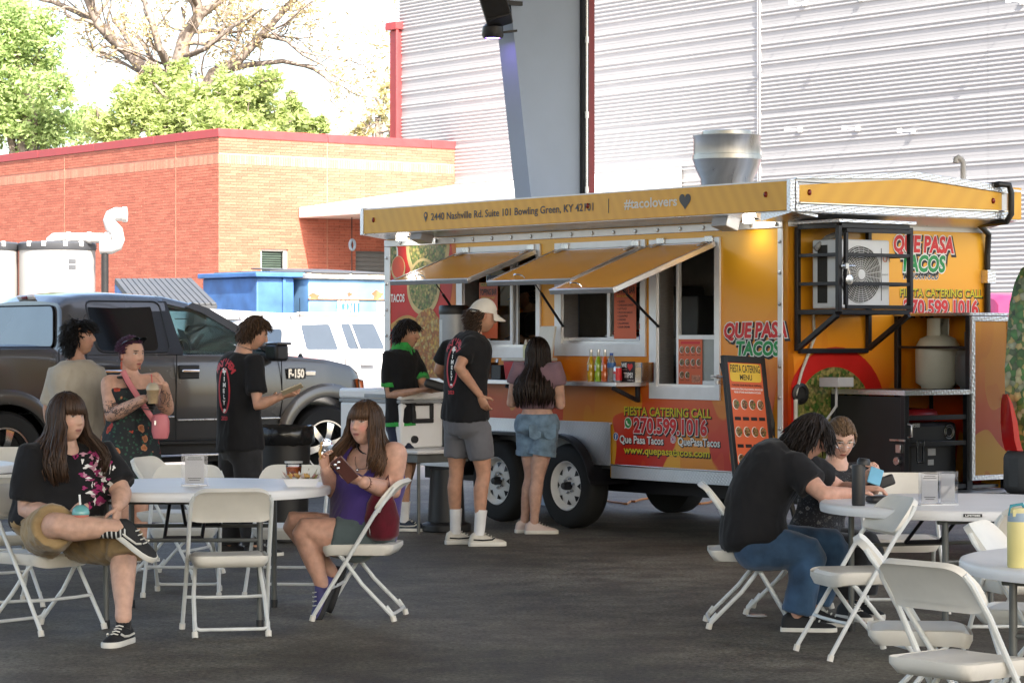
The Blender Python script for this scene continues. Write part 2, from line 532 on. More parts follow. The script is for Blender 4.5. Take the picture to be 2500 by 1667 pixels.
W0, W1 = w_of(637), w_of(703); D0, D1 = w_of(868), w_of(962)
zwin = zat(670, 608, K0, NR); zdoor = zat(900, 611, K0, NR)
RLEN = 6.83
wallR, MR = brick_wall(G2, NR, RLEN, [(W0, W1, zwin - 1.3, zwin), (D0, D1, 0, zdoor)], 300, 'r')
wallL, ML = brick_wall(G1, NL, 12.6, [], 0, 'l')
mb = MB()
p = [V((0,0,0)) + G2*.03 + G1*.03, G2*RLEN + G1*.03, G2*RLEN + G1*12, G1*12.6 + G2*.03]
mb.prism([(0,0),(1,0),(2,0),(3,0)], lambda a, b, d: V((p[a].x, p[a].y, d)), 6.0, 6.2)
mb.build('roof', M('roof_membrane', (.4, .4, .4), .8), bb, angle=0)
cop = MB()
for a, n, ln in ((G2, NR, RLEN), (G1, NL, 12.6)):
 R = Matrix((a, -n, V((0,0,1)))).transposed().to_4x4()
 t = MB(); x = -.03
 while x < ln:
  t.box((x + .004, -.035, 6.25), (min(ln, x + 3.05) - .004, .3, 6.45)); x += 3.05
 cop.add([R @ q for q in t.v], t.f)
cop.build('coping', m_coping, bb, bevel=.01)
m_joint = M('joint_sealant', (.46, .22, .15), .8)
for wall, MM, xs_ in ((wallR, MR, (w_of(798),)), (wallL, ML, None)):
 if xs_ is None:
  xs_ = []
  for px in (430, 158):
   q = hit(px, 500, K0, NL); xs_.append((q - K0).dot(G1))
 for x in xs_:
  MB().box((x - .012, -.016, 1.2), (x + .012, .0, 6.25)).xf(MM).build('control_joint', m_joint, wall, angle=0)
wf = MB()
z0, z1 = zwin - 1.3, zwin
for a_, b_ in (((W0, .05, z0), (W0+.05, .13, z1)), ((W1-.09, .05, z0), (W1, .13, z1)), ((W0+.05, .05, z1-.05), (W1-.09, .13, z1)), ((W0+.05, .05, z0), (W1-.09, .13, z0+.05))):
 wf.box(a_, b_)
win = wf.xf(MR).build('window', m_white_paint, bb, bevel=.004)
MB().add([(W0+.04,.09,z0+.04),(W1-.08,.09,z0+.04),(W1-.08,.09,z1-.04),(W0+.04,.09,z1-.04)], [(0,1,2,3)]).xf(MR).build('pane', m_glass, win, angle=0, fix=False)
bl = MB(); z = z1 - .07
while z > z0 + .05:
 bl.add([(W0+.05,.14,z),(W1-.1,.14,z),(W1-.1,.165,z+.035),(W0+.05,.165,z+.035)], [(0,1,2,3)]); z -= .055
o = bl.xf(MR).build('blind_slats', M('blind_vinyl', (.36, .5, .44), .5), win, angle=0, fix=False); o['kind'] = 'stuff'
MB().add([(W0,.2,z0),(W1,.2,z0),(W1,.2,z1),(W0,.2,z1)], [(0,1,2,3)]).xf(MR).build('room_dark', m_dark_inside, win, angle=0, fix=False)
dr = MB(); z = 0
m_roll = M('roller_door_grey', (.2, .215, .225), .55, .2, var=.06)
dp = []
while z < zdoor:
 dp += [(.10, z), (.085, z + .02), (.085, z + .085), (.10, z + .105)]; z += .11
rings = [[V((D0, y, min(zz, zdoor))) for y, zz in dp], [V((D1, y, min(zz, zdoor))) for y, zz in dp]]
door = dr.loft(rings, False, closed=False).xf(MR).build('roller_door', m_roll, bb, angle=30, fix=False)
tx0, tx1 = w_of(845), w_of(857)
MB().box((tx0, -.03, zat(850, 677, K0, NR)), (tx1, -.013, zat(850, 662, K0, NR))).xf(MR).build('wall_plate', M('teal_sign', (.02, .18, .17), .5), bb)
# ---- corrugated metal building
MW = V((-1.41, 66.1, 0))
m_metal_wall = M('white_ribbed_metal', (.345, .345, .355), .75, .0, var=.03, vs=1.2, spec=.1)
mbld = thing('metal_building', 'tall white metal building clad in horizontal ribbed panels', 'building', MW)
mpp = .00934
def zr(yz): return CAM_H + (HY - yz / 3.41) * mpp
ribs = [zr(y) for y in (-335, -303, -270, -238, -205, -173, -140, -108, -75, -43, -10, 22, 55, 90, 125, 160, 258, 288, 385, 415, 515, 548, 645, 672)]
ribs += [zr(770 + 32.4 * k) for k in range(18)]
ribs += [zr(y) for y in (1420, 1450, 1548, 1578, 1676, 1706)]
ribs += [zr(1806 + 32.4 * k) for k in range(26)]
ribs = sorted(ribs)
def rib_profile(zA, zB):
 pr = [(0, zA)]
 for r in ribs:
  if zA + .02 < r < zB - .06:
   pr += [(0, r - .004), (.022, r + .012), (.022, r + .036), (0, r + .056)]
 pr.append((0, zB)); return pr
RW = Matrix((-G1, G2, V((0,0,1)))).transposed().to_4x4()       # x along towards camera-right, y into wall
segs = [(-2.45, 10.75), (10.80, 17.6), (17.62, 24.5)]
def s_of(px):
 k = (px - CX) / FPX
 return (MW.y * k - MW.x) / (.604 + .797 * k)
sj = s_of(1855); sj2 = s_of(2412)
segs = [(-2.45, sj - .05), (sj + .05, sj2), (sj2 + .006, sj2 + 9)]
zb = [0, 1.9] + [zr(y) for y in (1760, 1500, 1370, 1050, 720, 595, 465, 335, 208, -60, -400)] + [12.2]
zb = sorted(zb)
for (sa, sb_) in segs:
 for j in range(len(zb) - 1):
  pr = rib_profile(zb[j] + .002, zb[j+1] - .002)
  MB().loft([[V((sa, -y, z)) for y, z in pr], [V((sb_, -y, z)) for y, z in pr]], False, closed=False).xf(RW).build('wall_panel', m_metal_wall, mbld, angle=0, fix=False)
MB().box((sj - .05, -.045, 0), (sj - .012, .02, 12.2)).box((sj + .012, -.045, 0), (sj + .05, .02, 12.2)).box((sj - .012, -.02, 0), (sj + .012, .02, 12.2)).xf(RW).build('joint_trim', m_metal_wall, mbld, bevel=.004)
MB().box((-2.44, .05, 0), (sj2 + 9, 9, 12.0)).xf(RW).build('building_core', m_metal_wall, mbld, angle=0)
rs = (hit(961, 300, MW + V((0, 0, 0)), -G2) - MW).dot(-G1); re = (hit(984, 300, MW, -G2) - MW).dot(-G1)
zt_ = zat(970, 57, MW, -G2)
MB().box((rs, -.12, 0), (re - .06, .02, zt_ - .2)).box((re - .058, -.2, 0), (re, -.13, zt_ - .2)).box((rs - .04, -.24, zt_ - .19), (re + .02, .06, zt_)).xf(RW).build('red_corner_trim', m_coping, mbld, bevel=.01)
for px, py in ((1965, 10), (2103, -2), (2496, 6), (1954, 318), (2095, 315), (2230, 322)):
 q = hit(px, py, MW, -G2) - MW
 t = MB(); s_ = q.dot(-G1)
 t.tube([(s_, .0, q.z), (s_, -.4, q.z)], .012, 6).cbox((s_, -.4, q.z), (.09, .05, .09)).cbox((s_ + .02, -.03, q.z), (.1, .04, .1))
 t.xf(RW).build('standoff_pin', m_white_paint, mbld)
# ---- dock canopy in the corner between brick and metal
zA = zat(728, 507, K0, NR); zAb = zat(728, 533, K0, NR); zH = zat(1112, 452, K0, NR); wA = w_of(728)
cn = thing('dock_canopy', 'white sloping canopy roof over the grey roller door, fixed to the brick wall', 'canopy', K0)
Lc = 8.7
def cpt(w, s, z): return G2 * w - G1 * s + V((0, 0, z))
t = MB()
t.add([cpt(wA, .03, zA), cpt(wA, Lc, zA), cpt(RLEN - .06, Lc, zH), cpt(RLEN - .06, .03, zH),
 cpt(wA, .03, zAb), cpt(wA, Lc, zAb), cpt(RLEN - .06, Lc, zAb + .06), cpt(RLEN - .06, .03, zAb + .06)],
 [(0,1,2,3),(7,6,5,4),(0,4,5,1),(1,5,6,2),(2,6,7,3),(3,7,4,0)])
t.build('canopy_roof', M('white_canopy_sheet', (.7, .7, .69), .5, var=.04), cn, bevel=.02)
q = hit(859, 535, K0 + NR * .9, NR) - K0
cd = thing('hanging_cord', 'thin dark cord with a pale ring hanging under the white dock canopy', 'cord', K0 + NR * .9)
wq = w_of(859, K0 + NR * .9)
zr1 = zat(859, 598, K0 + NR * .9, NR)
MB().tube([G2*wq + V((0,0,zAb + .02)), G2*wq + V((0,0,1.9))], .012, 6).build('cord', m_black_plastic, cd)
ring = [G2*(wq + .07*cos(a)) + V((0,0,zr1 + .12*sin(a))) - G1*.02 for a in [2*pi*k/16 for k in range(16)]]
MB().tube(ring, .035, 8, closed=True).build('ring', M('pale_blue_plastic', (.3, .4, .5), .5), cd)
# ---- the pavilion we stand under: roof overhead and the tapered column
pv = thing('pavilion', 'open pavilion with tapered blue-grey steel column rising behind the food trailer', 'pavilion', (0, 0, 0))
m_col = M('blue_grey_paint', (.37, .45, .57), .45, var=.05, vs=2)
m_roofpan = M('pavilion_roof_pan', (.72, .71, .69), .6, var=.05)
ROOF_Z, ROOF_Y = 6.25, 25.6
RX_0, RX_1, RY_0 = -10.0, 8.2, -2.0
t = MB().box((RX_0, RY_0, ROOF_Z), (RX_1, ROOF_Y, ROOF_Z + .25))
t.build('roof_deck', m_roofpan, pv, angle=0)
t = MB()
for k in range(8):
 y = RY_0 + .1 + k * 4.0
 t.box((RX_0, y, ROOF_Z - .3), (RX_1, y + .12, ROOF_Z - .002))
t.build('purlin', m_col, pv, angle=0)
CB = at(1296, 480, 24.4); CB.z = 0
def colpt(a, b, z): return CB + G2 * a + G1 * b + V((0, 0, z))
ztop = ROOF_Z - .3
def a_of(px, py):        # along-G2 coordinate of a pixel on the column's web plane
 return (hit(px, py, CB, -G1) - CB).dot(G2)
a_top, a_mid, aR = a_of(1246, 0), 0.0, a_of(1419, 250)
ztp = hit(1246, 0, CB, -G1).z; zmd = hit(1296, 480, CB, -G1).z
sl = (a_top - a_mid) / (ztp - zmd)
aL = lambda z: (z - zmd) * sl
b_t = .24
web = MB()
rings = []
for z in (0, 1.5, 3, ztop):
 rings.append([colpt(aL(max(z, 1.2)) + .02, .02, z), colpt(aR, .02, z), colpt(aR, .06, z), colpt(aL(max(z, 1.2)) + .02, .06, z)])
web.loft(rings)
c1 = web.build('column_web', m_col, pv, angle=0)
fl = MB(); rings = []
for z in (0, 1.5, 3, ztop):
 a = aL(max(z, 1.2)); rings.append([colpt(a, 0, z), colpt(a + .018, 0, z), colpt(a + .018, b_t, z), colpt(a, b_t, z)])
fl.loft(rings); fl.build('column_flange', m_col, pv, angle=0)
a1 = a_of(1440, 250); a2 = a_of(1450, 250)
MB().box((0, 0, 0), (1, 1, 1)).v
t = MB(); t.loft([[colpt(aR + .002, -.02, z), colpt(a1 - .03, -.02, z), colpt(a1 - .03, .1, z), colpt(aR + .002, .1, z)] for z in (0, ztop)])
t.build('column_flange', M('dark_flange_paint', (.03, .033, .036), .5), pv, angle=0)
t = MB(); t.loft([[colpt(a1 - .028, -.01, z), colpt(a2, -.01, z), colpt(a2, .12, z), colpt(a1 - .028, .12, z)] for z in (0, ztop)])
t.build('red_edge_trim', m_coping, pv, angle=0)
t = MB().tube([colpt(aR + .03, -.045, z) for z in (0, 2, ztop)], .012, 8)
for z in (2.9, 3.6, 4.3): t.tube([colpt(aR + .03, -.045, z), colpt(aR + .03, -.045, z + .06)], .02, 8)
t.build('conduit', m_zinc, pv)
sp = thing('loudspeaker', 'black tilted loudspeaker hung at the top of the column', 'loudspeaker', at(1205, 20, 24.2))
Rt = Matrix.Rotation(radians(-17), 3, 'Y') @ Matrix.Rotation(radians(-12), 3, 'X')
MB().cbox((-.02, 0, .12), (.24, .26, .56), 0, Rt).build('cabinet', M('speaker_black', (.02, .019, .02), .5), sp, bevel=.015)
MB().cbox((-.02, -.14, .1), (.2, .01, .42), 0, Rt).build('grille', m_black_plastic, sp)
MB().bar((.1, .02, .05), (.26, .1, .05), .03, .04).build('bracket', m_black_metal, sp)
lc = at(1203, 80, 24.2)
sl_ = thing('stage_light', 'small black stage lamp with purple glow fixed below the loudspeaker', 'stage light', lc)
MB().lathe([(.07, .075), (.095, .05), (.1, -.03), (.085, -.055), (.078, -.055), (.078, -.04)], 20, cap=False).lathe([(.07, .075), (.001, .076)], 20, cap=False).build('housing', m_black_metal, sl_)
MB().lathe([(.078, -.046), (.001, -.046)], 20, cap=False).build('lens', M('purple_led', (.2, .1, .9), .3, emis=(.35, .2, 1.0), es=6), sl_)
MB().bar((.09, .0, .0), (.22, .04, .02), .03, .02).tube([(-.02, 0, .07), (-.02, 0, .13)], .008, 6).build('bracket', m_black_metal, sl_)
# ---- trees
def leaf_mat(name, c1, c2):
 m = bpy.data.materials.new(name); m.use_nodes = True
 nt = m.node_tree; N = nt.nodes; L = nt.links; b = N['Principled BSDF']; out = N['Material Output']
 a = N.new('ShaderNodeAttribute'); a.attribute_name = 'col'
 rp = N.new('ShaderNodeValToRGB'); e = rp.color_ramp.elements
 e[0].color = (*c1, 1); e[1].color = (*c2, 1)
 L.new(a.outputs['Fac'], rp.inputs[0]); L.new(rp.outputs[0], b.inputs['Base Color'])
 b.inputs['Roughness'].default_value = .55
 t = N.new('ShaderNodeBsdfTranslucent'); L.new(rp.outputs[0], t.inputs[0])
 mx = N.new('ShaderNodeMixShader'); mx.inputs[0].default_value = .5
 L.new(b.outputs[0], mx.inputs[1]); L.new(t.outputs[0], mx.inputs[2]); L.new(mx.outputs[0], out.inputs[0])
 return m
m_bark = M('bark', (.22, .18, .155), .9, var=.35, vs=6, bump=.6, bs=14)
def leaves(mb, c, r, n, size, rng, squash=.8):
 for _ in range(n):
  d = V((rng.gauss(0, 1), rng.gauss(0, 1), rng.gauss(0, 1)))
  d.normalize(); p = c + V((d.x * r, d.y * r, d.z * r * squash)) * rng.random() ** .5
  u = V((rng.gauss(0, 1), rng.gauss(0, 1), rng.gauss(0, .6))).normalized(); w = u.orthogonal().normalized()
  w = (Matrix.Rotation(rng.uniform(0, 6.28), 3, u) @ w)
  s = size * rng.uniform(.6, 1.3); k = min(1, max(0, rng.gauss(.5, .25)))
  mb.add([p - u*s, p + w*s*.42, p + u*s, p - w*s*.42], [(0, 1, 2, 3)], 0, (k, k, k))
def limb(mb, pts, r0, r1, n=8):
 m = len(pts); mb.tube(pts, [lerp(r0, r1, (i/(m-1))**.8) for i in range(m)], n)
def wander(p, d, L_, k, rng, amp=.25, lift=.05):
 pts = [V(p)]; d = V(d).normalized()
 for _ in range(k):
  d = (d + V((rng.gauss(0, amp), rng.gauss(0, amp), rng.gauss(0, amp) + lift))).normalized()
  pts.append(pts[-1] + d * (L_ / k))
 return pts
def branching(wood, tips, p, d, L_, r, depth, rng, amp=.22):
 pts = wander(p, d, L_, 5, rng, amp)
 limb(wood, pts, r, r * .5, 7 if depth > 1 else 5)
 tips.append((pts[-1], depth)); tips.append((pts[3], depth))
 if depth <= 0: return
 for _ in range(rng.choice((2, 3))):
  i = rng.randint(2, 5); q = pts[i]
  dd = ((pts[i] - pts[i-1]).normalized() + V((rng.gauss(0, .55), rng.gauss(0, .55), rng.gauss(.12, .4)))).normalized()
  branching(wood, tips, q, dd, L_ * rng.uniform(.5, .75), r * .48, depth - 1, rng, amp)
rng = random.Random(11)
Yt = 84.0
base = at(430, 825, Yt); base.z = 0
tr = thing('budding_tree', 'large nearly bare tree with thick crooked limbs and tan buds', 'tree', base)
wood, tips = MB(), []
def P_(px, py, dy=0): return at(px, py, Yt + dy) - base
trunk = [V((0, 0, 0)), P_(432, 500), P_(430, 330), P_(440, 250)]
limb(wood, trunk, .62, .42, 12)
for path, r0, r1 in (
 ([P_(440, 250), P_(437, 150), P_(452, 90), P_(485, 40), P_(478, 0), P_(500, -60)], .36, .2),
 ([P_(478, 45), P_(520, 15), P_(560, -10), P_(610, -40)], .2, .1),
 ([P_(432, 300), P_(400, 240, 1), P_(350, 170, 1), P_(300, 115, 1), P_(240, 60, 1), P_(215, 0, 1), P_(190, -60, 1)], .34, .16),
 ([P_(245, 65, 1), P_(190, 30, 2), P_(130, 5, 2), P_(60, -10, 2)], .16, .08),
 ([P_(350, 170, 1), P_(330, 110, 3), P_(275, 50, 3)], .15, .07),
 ([P_(425, 190), P_(390, 120, -2), P_(370, 50, -2), P_(345, -20, -2)], .2, .1),
 ([P_(445, 330), P_(520, 180, 0), P_(580, 150), P_(640, 85), P_(690, 30), P_(740, -20)], .3, .1),
 ([P_(520, 180), P_(600, 160, 1), P_(690, 150, 1), P_(760, 165, 1), P_(810, 200, 1)], .17, .05),
 ([P_(640, 85), P_(700, 100, -1), P_(740, 135, -1), P_(800, 165, -1)], .1, .04),
 ([P_(450, 140), P_(500, 120, -2), P_(560, 70, -2), P_(640, 20, -2)], .13, .06)):
 limb(wood, path, r0*.8, r1*.75, 9)
 for i in range(1, len(path)):
  for _ in range(2):
   q = path[i-1].lerp(path[i], rng.random())
   d = (path[i] - path[i-1]).normalized() + V((rng.gauss(0, .8), rng.gauss(0, .6), rng.gauss(.15, .6)))
   branching(wood, tips, q, d, rng.uniform(1.3, 2.6), max(.03, r1 * .45), 2, rng, .25)
wood.build('trunk', m_bark, tr, angle=60, fix=False)
lf = MB()
for q, dpt in tips:
 leaves(lf, q, .34, 6 if dpt < 2 else 3, .085, rng)
lf.build('crown', leaf_mat('tan_bud', (.55, .40, .2), (.6, .55, .3)), tr, angle=0, fix=False)
def leafy_tree(name, label, base, trunk_r, crown, n, size, mat, seed, twig=True):
 rg = random.Random(seed)
 t = thing(name, label, 'tree', base, group='trees behind the brick building')
 wd = MB(); lv = MB()
 top = max(c[0].z for c in crown)
 ctr = sum((c[0] for c in crown), V((0,0,0))) / len(crown)
 limb(wd, [V((0,0,0)), V((ctr.x*.3, 0, ctr.z*.4)), V((ctr.x*.7, 0, ctr.z*.75)), ctr], trunk_r, trunk_r*.4, 9)
 for c, r in crown:
  limb(wd, [V((ctr.x*.5, 0, ctr.z*.6)), (c + ctr) / 2 + V((0, 0, -.3)), c], trunk_r*.35, .03, 6)
  for _ in range(6):
   d = V((rg.gauss(0, 1), rg.gauss(0, 1), rg.gauss(.3, .8))).normalized()
   limb(wd, [c, c + d*r*.5, c + d*r*.95 + V((0, 0, .1))], .04, .012, 5)
  k = int(n * (r ** 2) / sum(q[1] ** 2 for q in crown))
  m_ = max(6, int(k / 26))
  for _ in range(m_):
   d = V((rg.gauss(0, 1), rg.gauss(0, 1), rg.gauss(0, 1))).normalized()
   cc = c + d * r * rg.uniform(.35, 1.0)
   leaves(lv, cc, r * rg.uniform(.25, .6), 26, size, rg, .75)
 wd.build('trunk', m_bark, t, angle=60, fix=False)
 lv.build('crown', mat, t, angle=0, fix=False)
 return t
m_leaf1 = leaf_mat('spring_leaf', (.28, .40, .14), (.50, .60, .27))
m_leaf2 = leaf_mat('yellow_green_leaf', (.32, .41, .14), (.54, .61, .27))
def crown_px(base, Y, lst):
 return [(at(px, py, Y + dy) - base, rpx / FPX * Y) for px, py, rpx, dy in lst]
Y1 = 74.0; b1 = at(60, 825, Y1); b1.z = 0
leafy_tree('leafy_tree', 'bright green leafy tree rising at the edge of the photo', b1, .35, crown_px(b1, Y1, [
 (30, 80, 80, 0), (90, 150, 75, 1), (20, 210, 85, 0), (130, 230, 60, -1), (60, 300, 80, 0), (150, 320, 55, 0), (10, 20, 60, 2), (200, 300, 45, 1), (-60, 140, 90, 0), (-50, 290, 90, 0), (110, 60, 45, 1)]),
 21000, .092, m_leaf1, 5)
Y2 = 70.0; b2 = at(460, 825, Y2); b2.z = 0
leafy_tree('leafy_tree', 'rounded yellow-green tree in front of the bare limbs', b2, .3, crown_px(b2, Y2, [
 (330, 260, 60, 0), (400, 220, 60, 1), (470, 260, 70, 0), (560, 230, 60, 0), (620, 250, 55, 1), (650, 200, 40, 0), (520, 300, 60, -1), (600, 310, 55, 0), (400, 310, 60, 0), (290, 320, 50, 0), (680, 300, 42, 1), (440, 170, 30, 1), (240, 310, 45, 0), (360, 185, 26, 0)]),
 22000, .088, m_leaf2, 6)
Y3 = 78.0; b3 = at(740, 825, Y3); b3.z = 0
leafy_tree('leafy_tree', 'small pale green tree just above the red coping', b3, .16, crown_px(b3, Y3, [
 (730, 300, 40, 0), (700, 250, 28, 0), (770, 320, 30, 0), (790, 305, 20, 0)]), 1800, .15, m_leaf2, 8)
Y4 = 95.0; b4 = at(930, 825, Y4); b4.z = 0
leafy_tree('leafy_tree', 'thin sparse yellow tree beside the red metal trim', b4, .16, crown_px(b4, Y4, [
 (930, 260, 40, 0), (900, 310, 36, 0), (950, 320, 32, 0), (945, 215, 20, 0), (870, 325, 24, 0)]), 800, .10,
 leaf_mat('sparse_yellow_leaf', (.58, .52, .26), (.68, .64, .38)), 9)
# ================================================================ THE FOOD TRAILER
TRL = thing('food_trailer', 'orange and yellow taco trailer with three raised hatches and painted flames', 'food trailer', TR0, TROT)
X0, X1, YB, ZF, ZT_ = -5.22, 0.0, 2.15, .44, 2.44
def wrap_mat():
 m = bpy.data.materials.new('flame_wrap'); m.use_nodes = True
 nt = m.node_tree; N = nt.nodes; L = nt.links; b = N['Principled BSDF']
 b.inputs['Roughness'].default_value = .28; b.inputs['Coat Weight'].default_value = .25; b.inputs['Coat Roughness'].default_value = .1
 tc = N.new('ShaderNodeTexCoord'); sp_ = N.new('ShaderNodeSeparateXYZ'); L.new(tc.outputs['Object'], sp_.inputs[0])
 g = N.new('ShaderNodeValToRGB'); e = g.color_ramp.elements
 z_ = N.new('ShaderNodeMapRange'); z_.inputs['From Min'].default_value = .44; z_.inputs['From Max'].default_value = 2.45
 L.new(sp_.outputs['Z'], z_.inputs[0]); L.new(z_.outputs[0], g.inputs[0])
 e[0].position = .0; e[0].color = (.46, .012, .004, 1)
 e[1].position = 1.; e[1].color = (.84, .44, .03, 1)
 for p, c in ((.16, (.58, .02, .004)), (.30, (.66, .075, .006)), (.46, (.80, .25, .012)), (.7, (.84, .36, .02))):
  k = e.new(p); k.color = (*c, 1)
 def flame(scale, rot, lo, hi, zlo, zhi):
  mp = N.new('ShaderNodeMapping'); mp.inputs['Scale'].default_value = scale; mp.inputs['Rotation'].default_value = rot
  L.new(tc.outputs['Object'], mp.inputs[0])
  nz = N.new('ShaderNodeTexNoise'); nz.inputs['Scale'].default_value = 1.; nz.inputs['Detail'].default_value = 0; nz.inputs['Distortion'].default_value = 1.3
  L.new(mp.outputs[0], nz.inputs['Vector'])
  st = N.new('ShaderNodeMapRange'); st.inputs['From Min'].default_value = lo; st.inputs['From Max'].default_value = hi
  L.new(nz.outputs['Fac'], st.inputs[0])
  zz = N.new('ShaderNodeMapRange'); zz.inputs['From Min'].default_value = zhi; zz.inputs['From Max'].default_value = zlo
  L.new(sp_.outputs['Z'], zz.inputs[0])
  mu = N.new('ShaderNodeMath'); mu.operation = 'MULTIPLY'
  L.new(st.outputs[0], mu.inputs[0]); L.new(zz.outputs[0], mu.inputs[1])
  return mu.outputs[0]
 f1 = flame((2.1, 2.1, 1.25), (0, .35, 0), .53, .545, .7, 1.5)
 f2 = flame((2.6, 2.6, 1.3), (0, .2, .7), .57, .585, .3, 2.0)
 a = N.new('ShaderNodeMixRGB'); a.inputs[2].default_value = (.72, .34, .02, 1)
 L.new(f1, a.inputs[0]); L.new(g.outputs[0], a.inputs[1])
 c = N.new('ShaderNodeMixRGB'); c.inputs[2].default_value = (.62, .075, .01, 1)
 s2 = N.new('ShaderNodeMath'); s2.operation = 'MULTIPLY'; s2.inputs[1].default_value = .45
 L.new(f2, s2.inputs[0]); L.new(s2.outputs[0], c.inputs[0]); L.new(a.outputs[0], c.inputs[1])
 L.new(c.outputs[0], b.inputs['Base Color'])
 n3 = N.new('ShaderNodeTexNoise'); n3.inputs['Scale'].default_value = 3.5
 L.new(tc.outputs['Object'], n3.inputs['Vector'])
 bp = N.new('ShaderNodeBump'); bp.inputs['Strength'].default_value = .06; bp.inputs['Distance'].default_value = .05
 L.new(n3.outputs['Fac'], bp.inputs['Height']); L.new(bp.outputs[0], b.inputs['Normal'])
 return m
m_wrap = wrap_mat()
def fascia_mat():
 m = M('fascia_vinyl', (.84, .46, .05), .4, var=.06, vs=2.2, coat=.2)
 nt = m.node_tree; N = nt.nodes; L = nt.links; b = N['Principled BSDF']
 tc = N.new('ShaderNodeTexCoord'); mp = N.new('ShaderNodeMapping'); mp.inputs['Rotation'].default_value = (0, .5, .5)
 L.new(tc.outputs['Object'], mp.inputs[0])
 w = N.new('ShaderNodeTexWave'); w.inputs['Scale'].default_value = 3.4; w.inputs['Distortion'].default_value = .6
 L.new(mp.outputs[0], w.inputs['Vector'])
 mx = N.new('ShaderNodeMixRGB'); mx.blend_type = 'MULTIPLY'; mx.inputs[2].default_value = (.9, .82, .8, 1)
 old = b.inputs['Base Color'].links[0].from_socket
 fa = N.new('ShaderNodeMath'); fa.operation = 'MULTIPLY'; fa.inputs[1].default_value = .6
 L.new(w.outputs['Fac'], fa.inputs[0]); L.new(fa.outputs[0], mx.inputs[0]); L.new(old, mx.inputs[1]); L.new(mx.outputs[0], b.inputs['Base Color'])
 return m
m_fascia = fascia_mat()
def diamond_mat():
 m = M('diamond_plate', (.62, .63, .66), .3, .95, var=.08, vs=3)
 nt = m.node_tree; N = nt.nodes; L = nt.links; b = N['Principled BSDF']
 tc = N.new('ShaderNodeTexCoord'); mp = N.new('ShaderNodeMapping'); mp.inputs['Rotation'].default_value = (.78, .78, .78)
 mp.inputs['Scale'].default_value = (46, 46, 46)
 L.new(tc.outputs['Object'], mp.inputs[0])
 ck = N.new('ShaderNodeTexVoronoi'); ck.inputs['Scale'].default_value = 1; ck.inputs['Randomness'].default_value = 0
 L.new(mp.outputs[0], ck.inputs['Vector'])
 bp = N.new('ShaderNodeBump'); bp.inputs['Strength'].default_value = .8; bp.inputs['Distance'].default_value = .004
 L.new(ck.outputs['Distance'], bp.inputs['Height']); L.new(bp.outputs[0], b.inputs['Normal'])
 return m
m_dia = diamond_mat()
def holed(mb, u0, u1, v0, v1, holes, thick, f):
 """flat wall with rectangular openings; f(u, v, d) maps to 3D, d = depth into the wall"""
 us = sorted(set([u0, u1] + [h[0] for h in holes] + [h[1] for h in holes])); vs = sorted(set([v0, v1] + [h[2] for h in holes] + [h[3] for h in holes]))
 solid = lambda i, j: 0 <= i < len(us)-1 and 0 <= j < len(vs)-1 and not any(h[0] < (us[i]+us[i+1])/2 < h[1] and h[2] < (vs[j]+vs[j+1])/2 < h[3] for h in holes)
 for i in range(len(us)-1):
  for j in range(len(vs)-1):
   if not solid(i, j): continue
   a, b, c, d = us[i], us[i+1], vs[j], vs[j+1]
   for dd in (0, thick): mb.add([f(a,c,dd), f(b,c,dd), f(b,d,dd), f(a,d,dd)], [(0,1,2,3)])
   if not solid(i-1, j): mb.add([f(a,c,0), f(a,c,thick), f(a,d,thick), f(a,d,0)], [(0,1,2,3)])
   if not solid(i+1, j): mb.add([f(b,c,0), f(b,c,thick), f(b,d,thick), f(b,d,0)], [(0,1,2,3)])
   if not solid(i, j-1): mb.add([f(a,c,0), f(b,c,0), f(b,c,thick), f(a,c,thick)], [(0,1,2,3)])
   if not solid(i, j+1): mb.add([f(a,d,0), f(b,d,0), f(b,d,thick), f(a,d,thick)], [(0,1,2,3)])
 return mb
W = [(-4.131, -2.958, 1.384, 2.325), (-2.761, -1.611, 1.405, 2.323), (-1.561, -.735, 1.078, 2.315)]
FW = [(.085, .055, .09, .075), (.085, .06, .1, .075), (.085, .06, .095, .06)]    # frame widths: left, right, bottom, top
INN = [(w[0]+f[0], w[1]-f[1], w[2]+f[2], w[3]-f[3]) for w, f in zip(W, FW)]
HX0, HX1 = -4.17, -2.04     # wheel opening
fs = lambda u, v, d: V((u, d, v))
holes = [(a + .01, b - .01, c + .01, d - .01) for a, b, c, d in INN] + [(HX0 + .02, HX1 - .02, ZF, .82)]
holed(MB(), X0, X1, ZF, ZT_, holes, .06, fs).build('side_wall', m_wrap, TRL, angle=0, fix=True)
t = MB()
holed(t, .0, YB, ZF, ZT_, [], .05, lambda u, v, d: V((-d, u, v)))
t.build('front_wall', m_wrap, TRL, angle=0)
t = MB().box((X0, YB - .05, ZF), (-.05, YB, ZT_)).box((X0, .06, ZF), (X0 + .05, YB - .05, ZT_))
t.build('rear_wall', m_wrap, TRL, angle=0)
MB().box((X0 + .05, .06, .5), (-.05, YB - .05, .56)).build('floor', m_steel_dark, TRL, angle=0)
MB().box((X0 + .05, .06, 2.36), (-.05, YB - .05, 2.42)).build('ceiling', M('interior_white', (.6, .6, .6), .4), TRL, angle=0)
MB().box((X0 + .05, YB - .08, .56), (-.05, YB - .052, 2.36)).build('interior_wall', M('interior_white', (.6, .6, .6), .4), TRL, angle=0)
t = MB()
for z in (1.62, 1.98): t.box((-2.5, 1.62, z), (-.35, 2.06, z + .03))
for x in (-2.45, -1.45, -.95, -.4): t.box((x, 1.63, 1.3), (x + .025, 1.655, 2.3))
m_insteel = M('interior_steel', (.6, .61, .62), .32, .35, vs=3)
t.build('steel_shelf', m_insteel, TRL, bevel=.003)
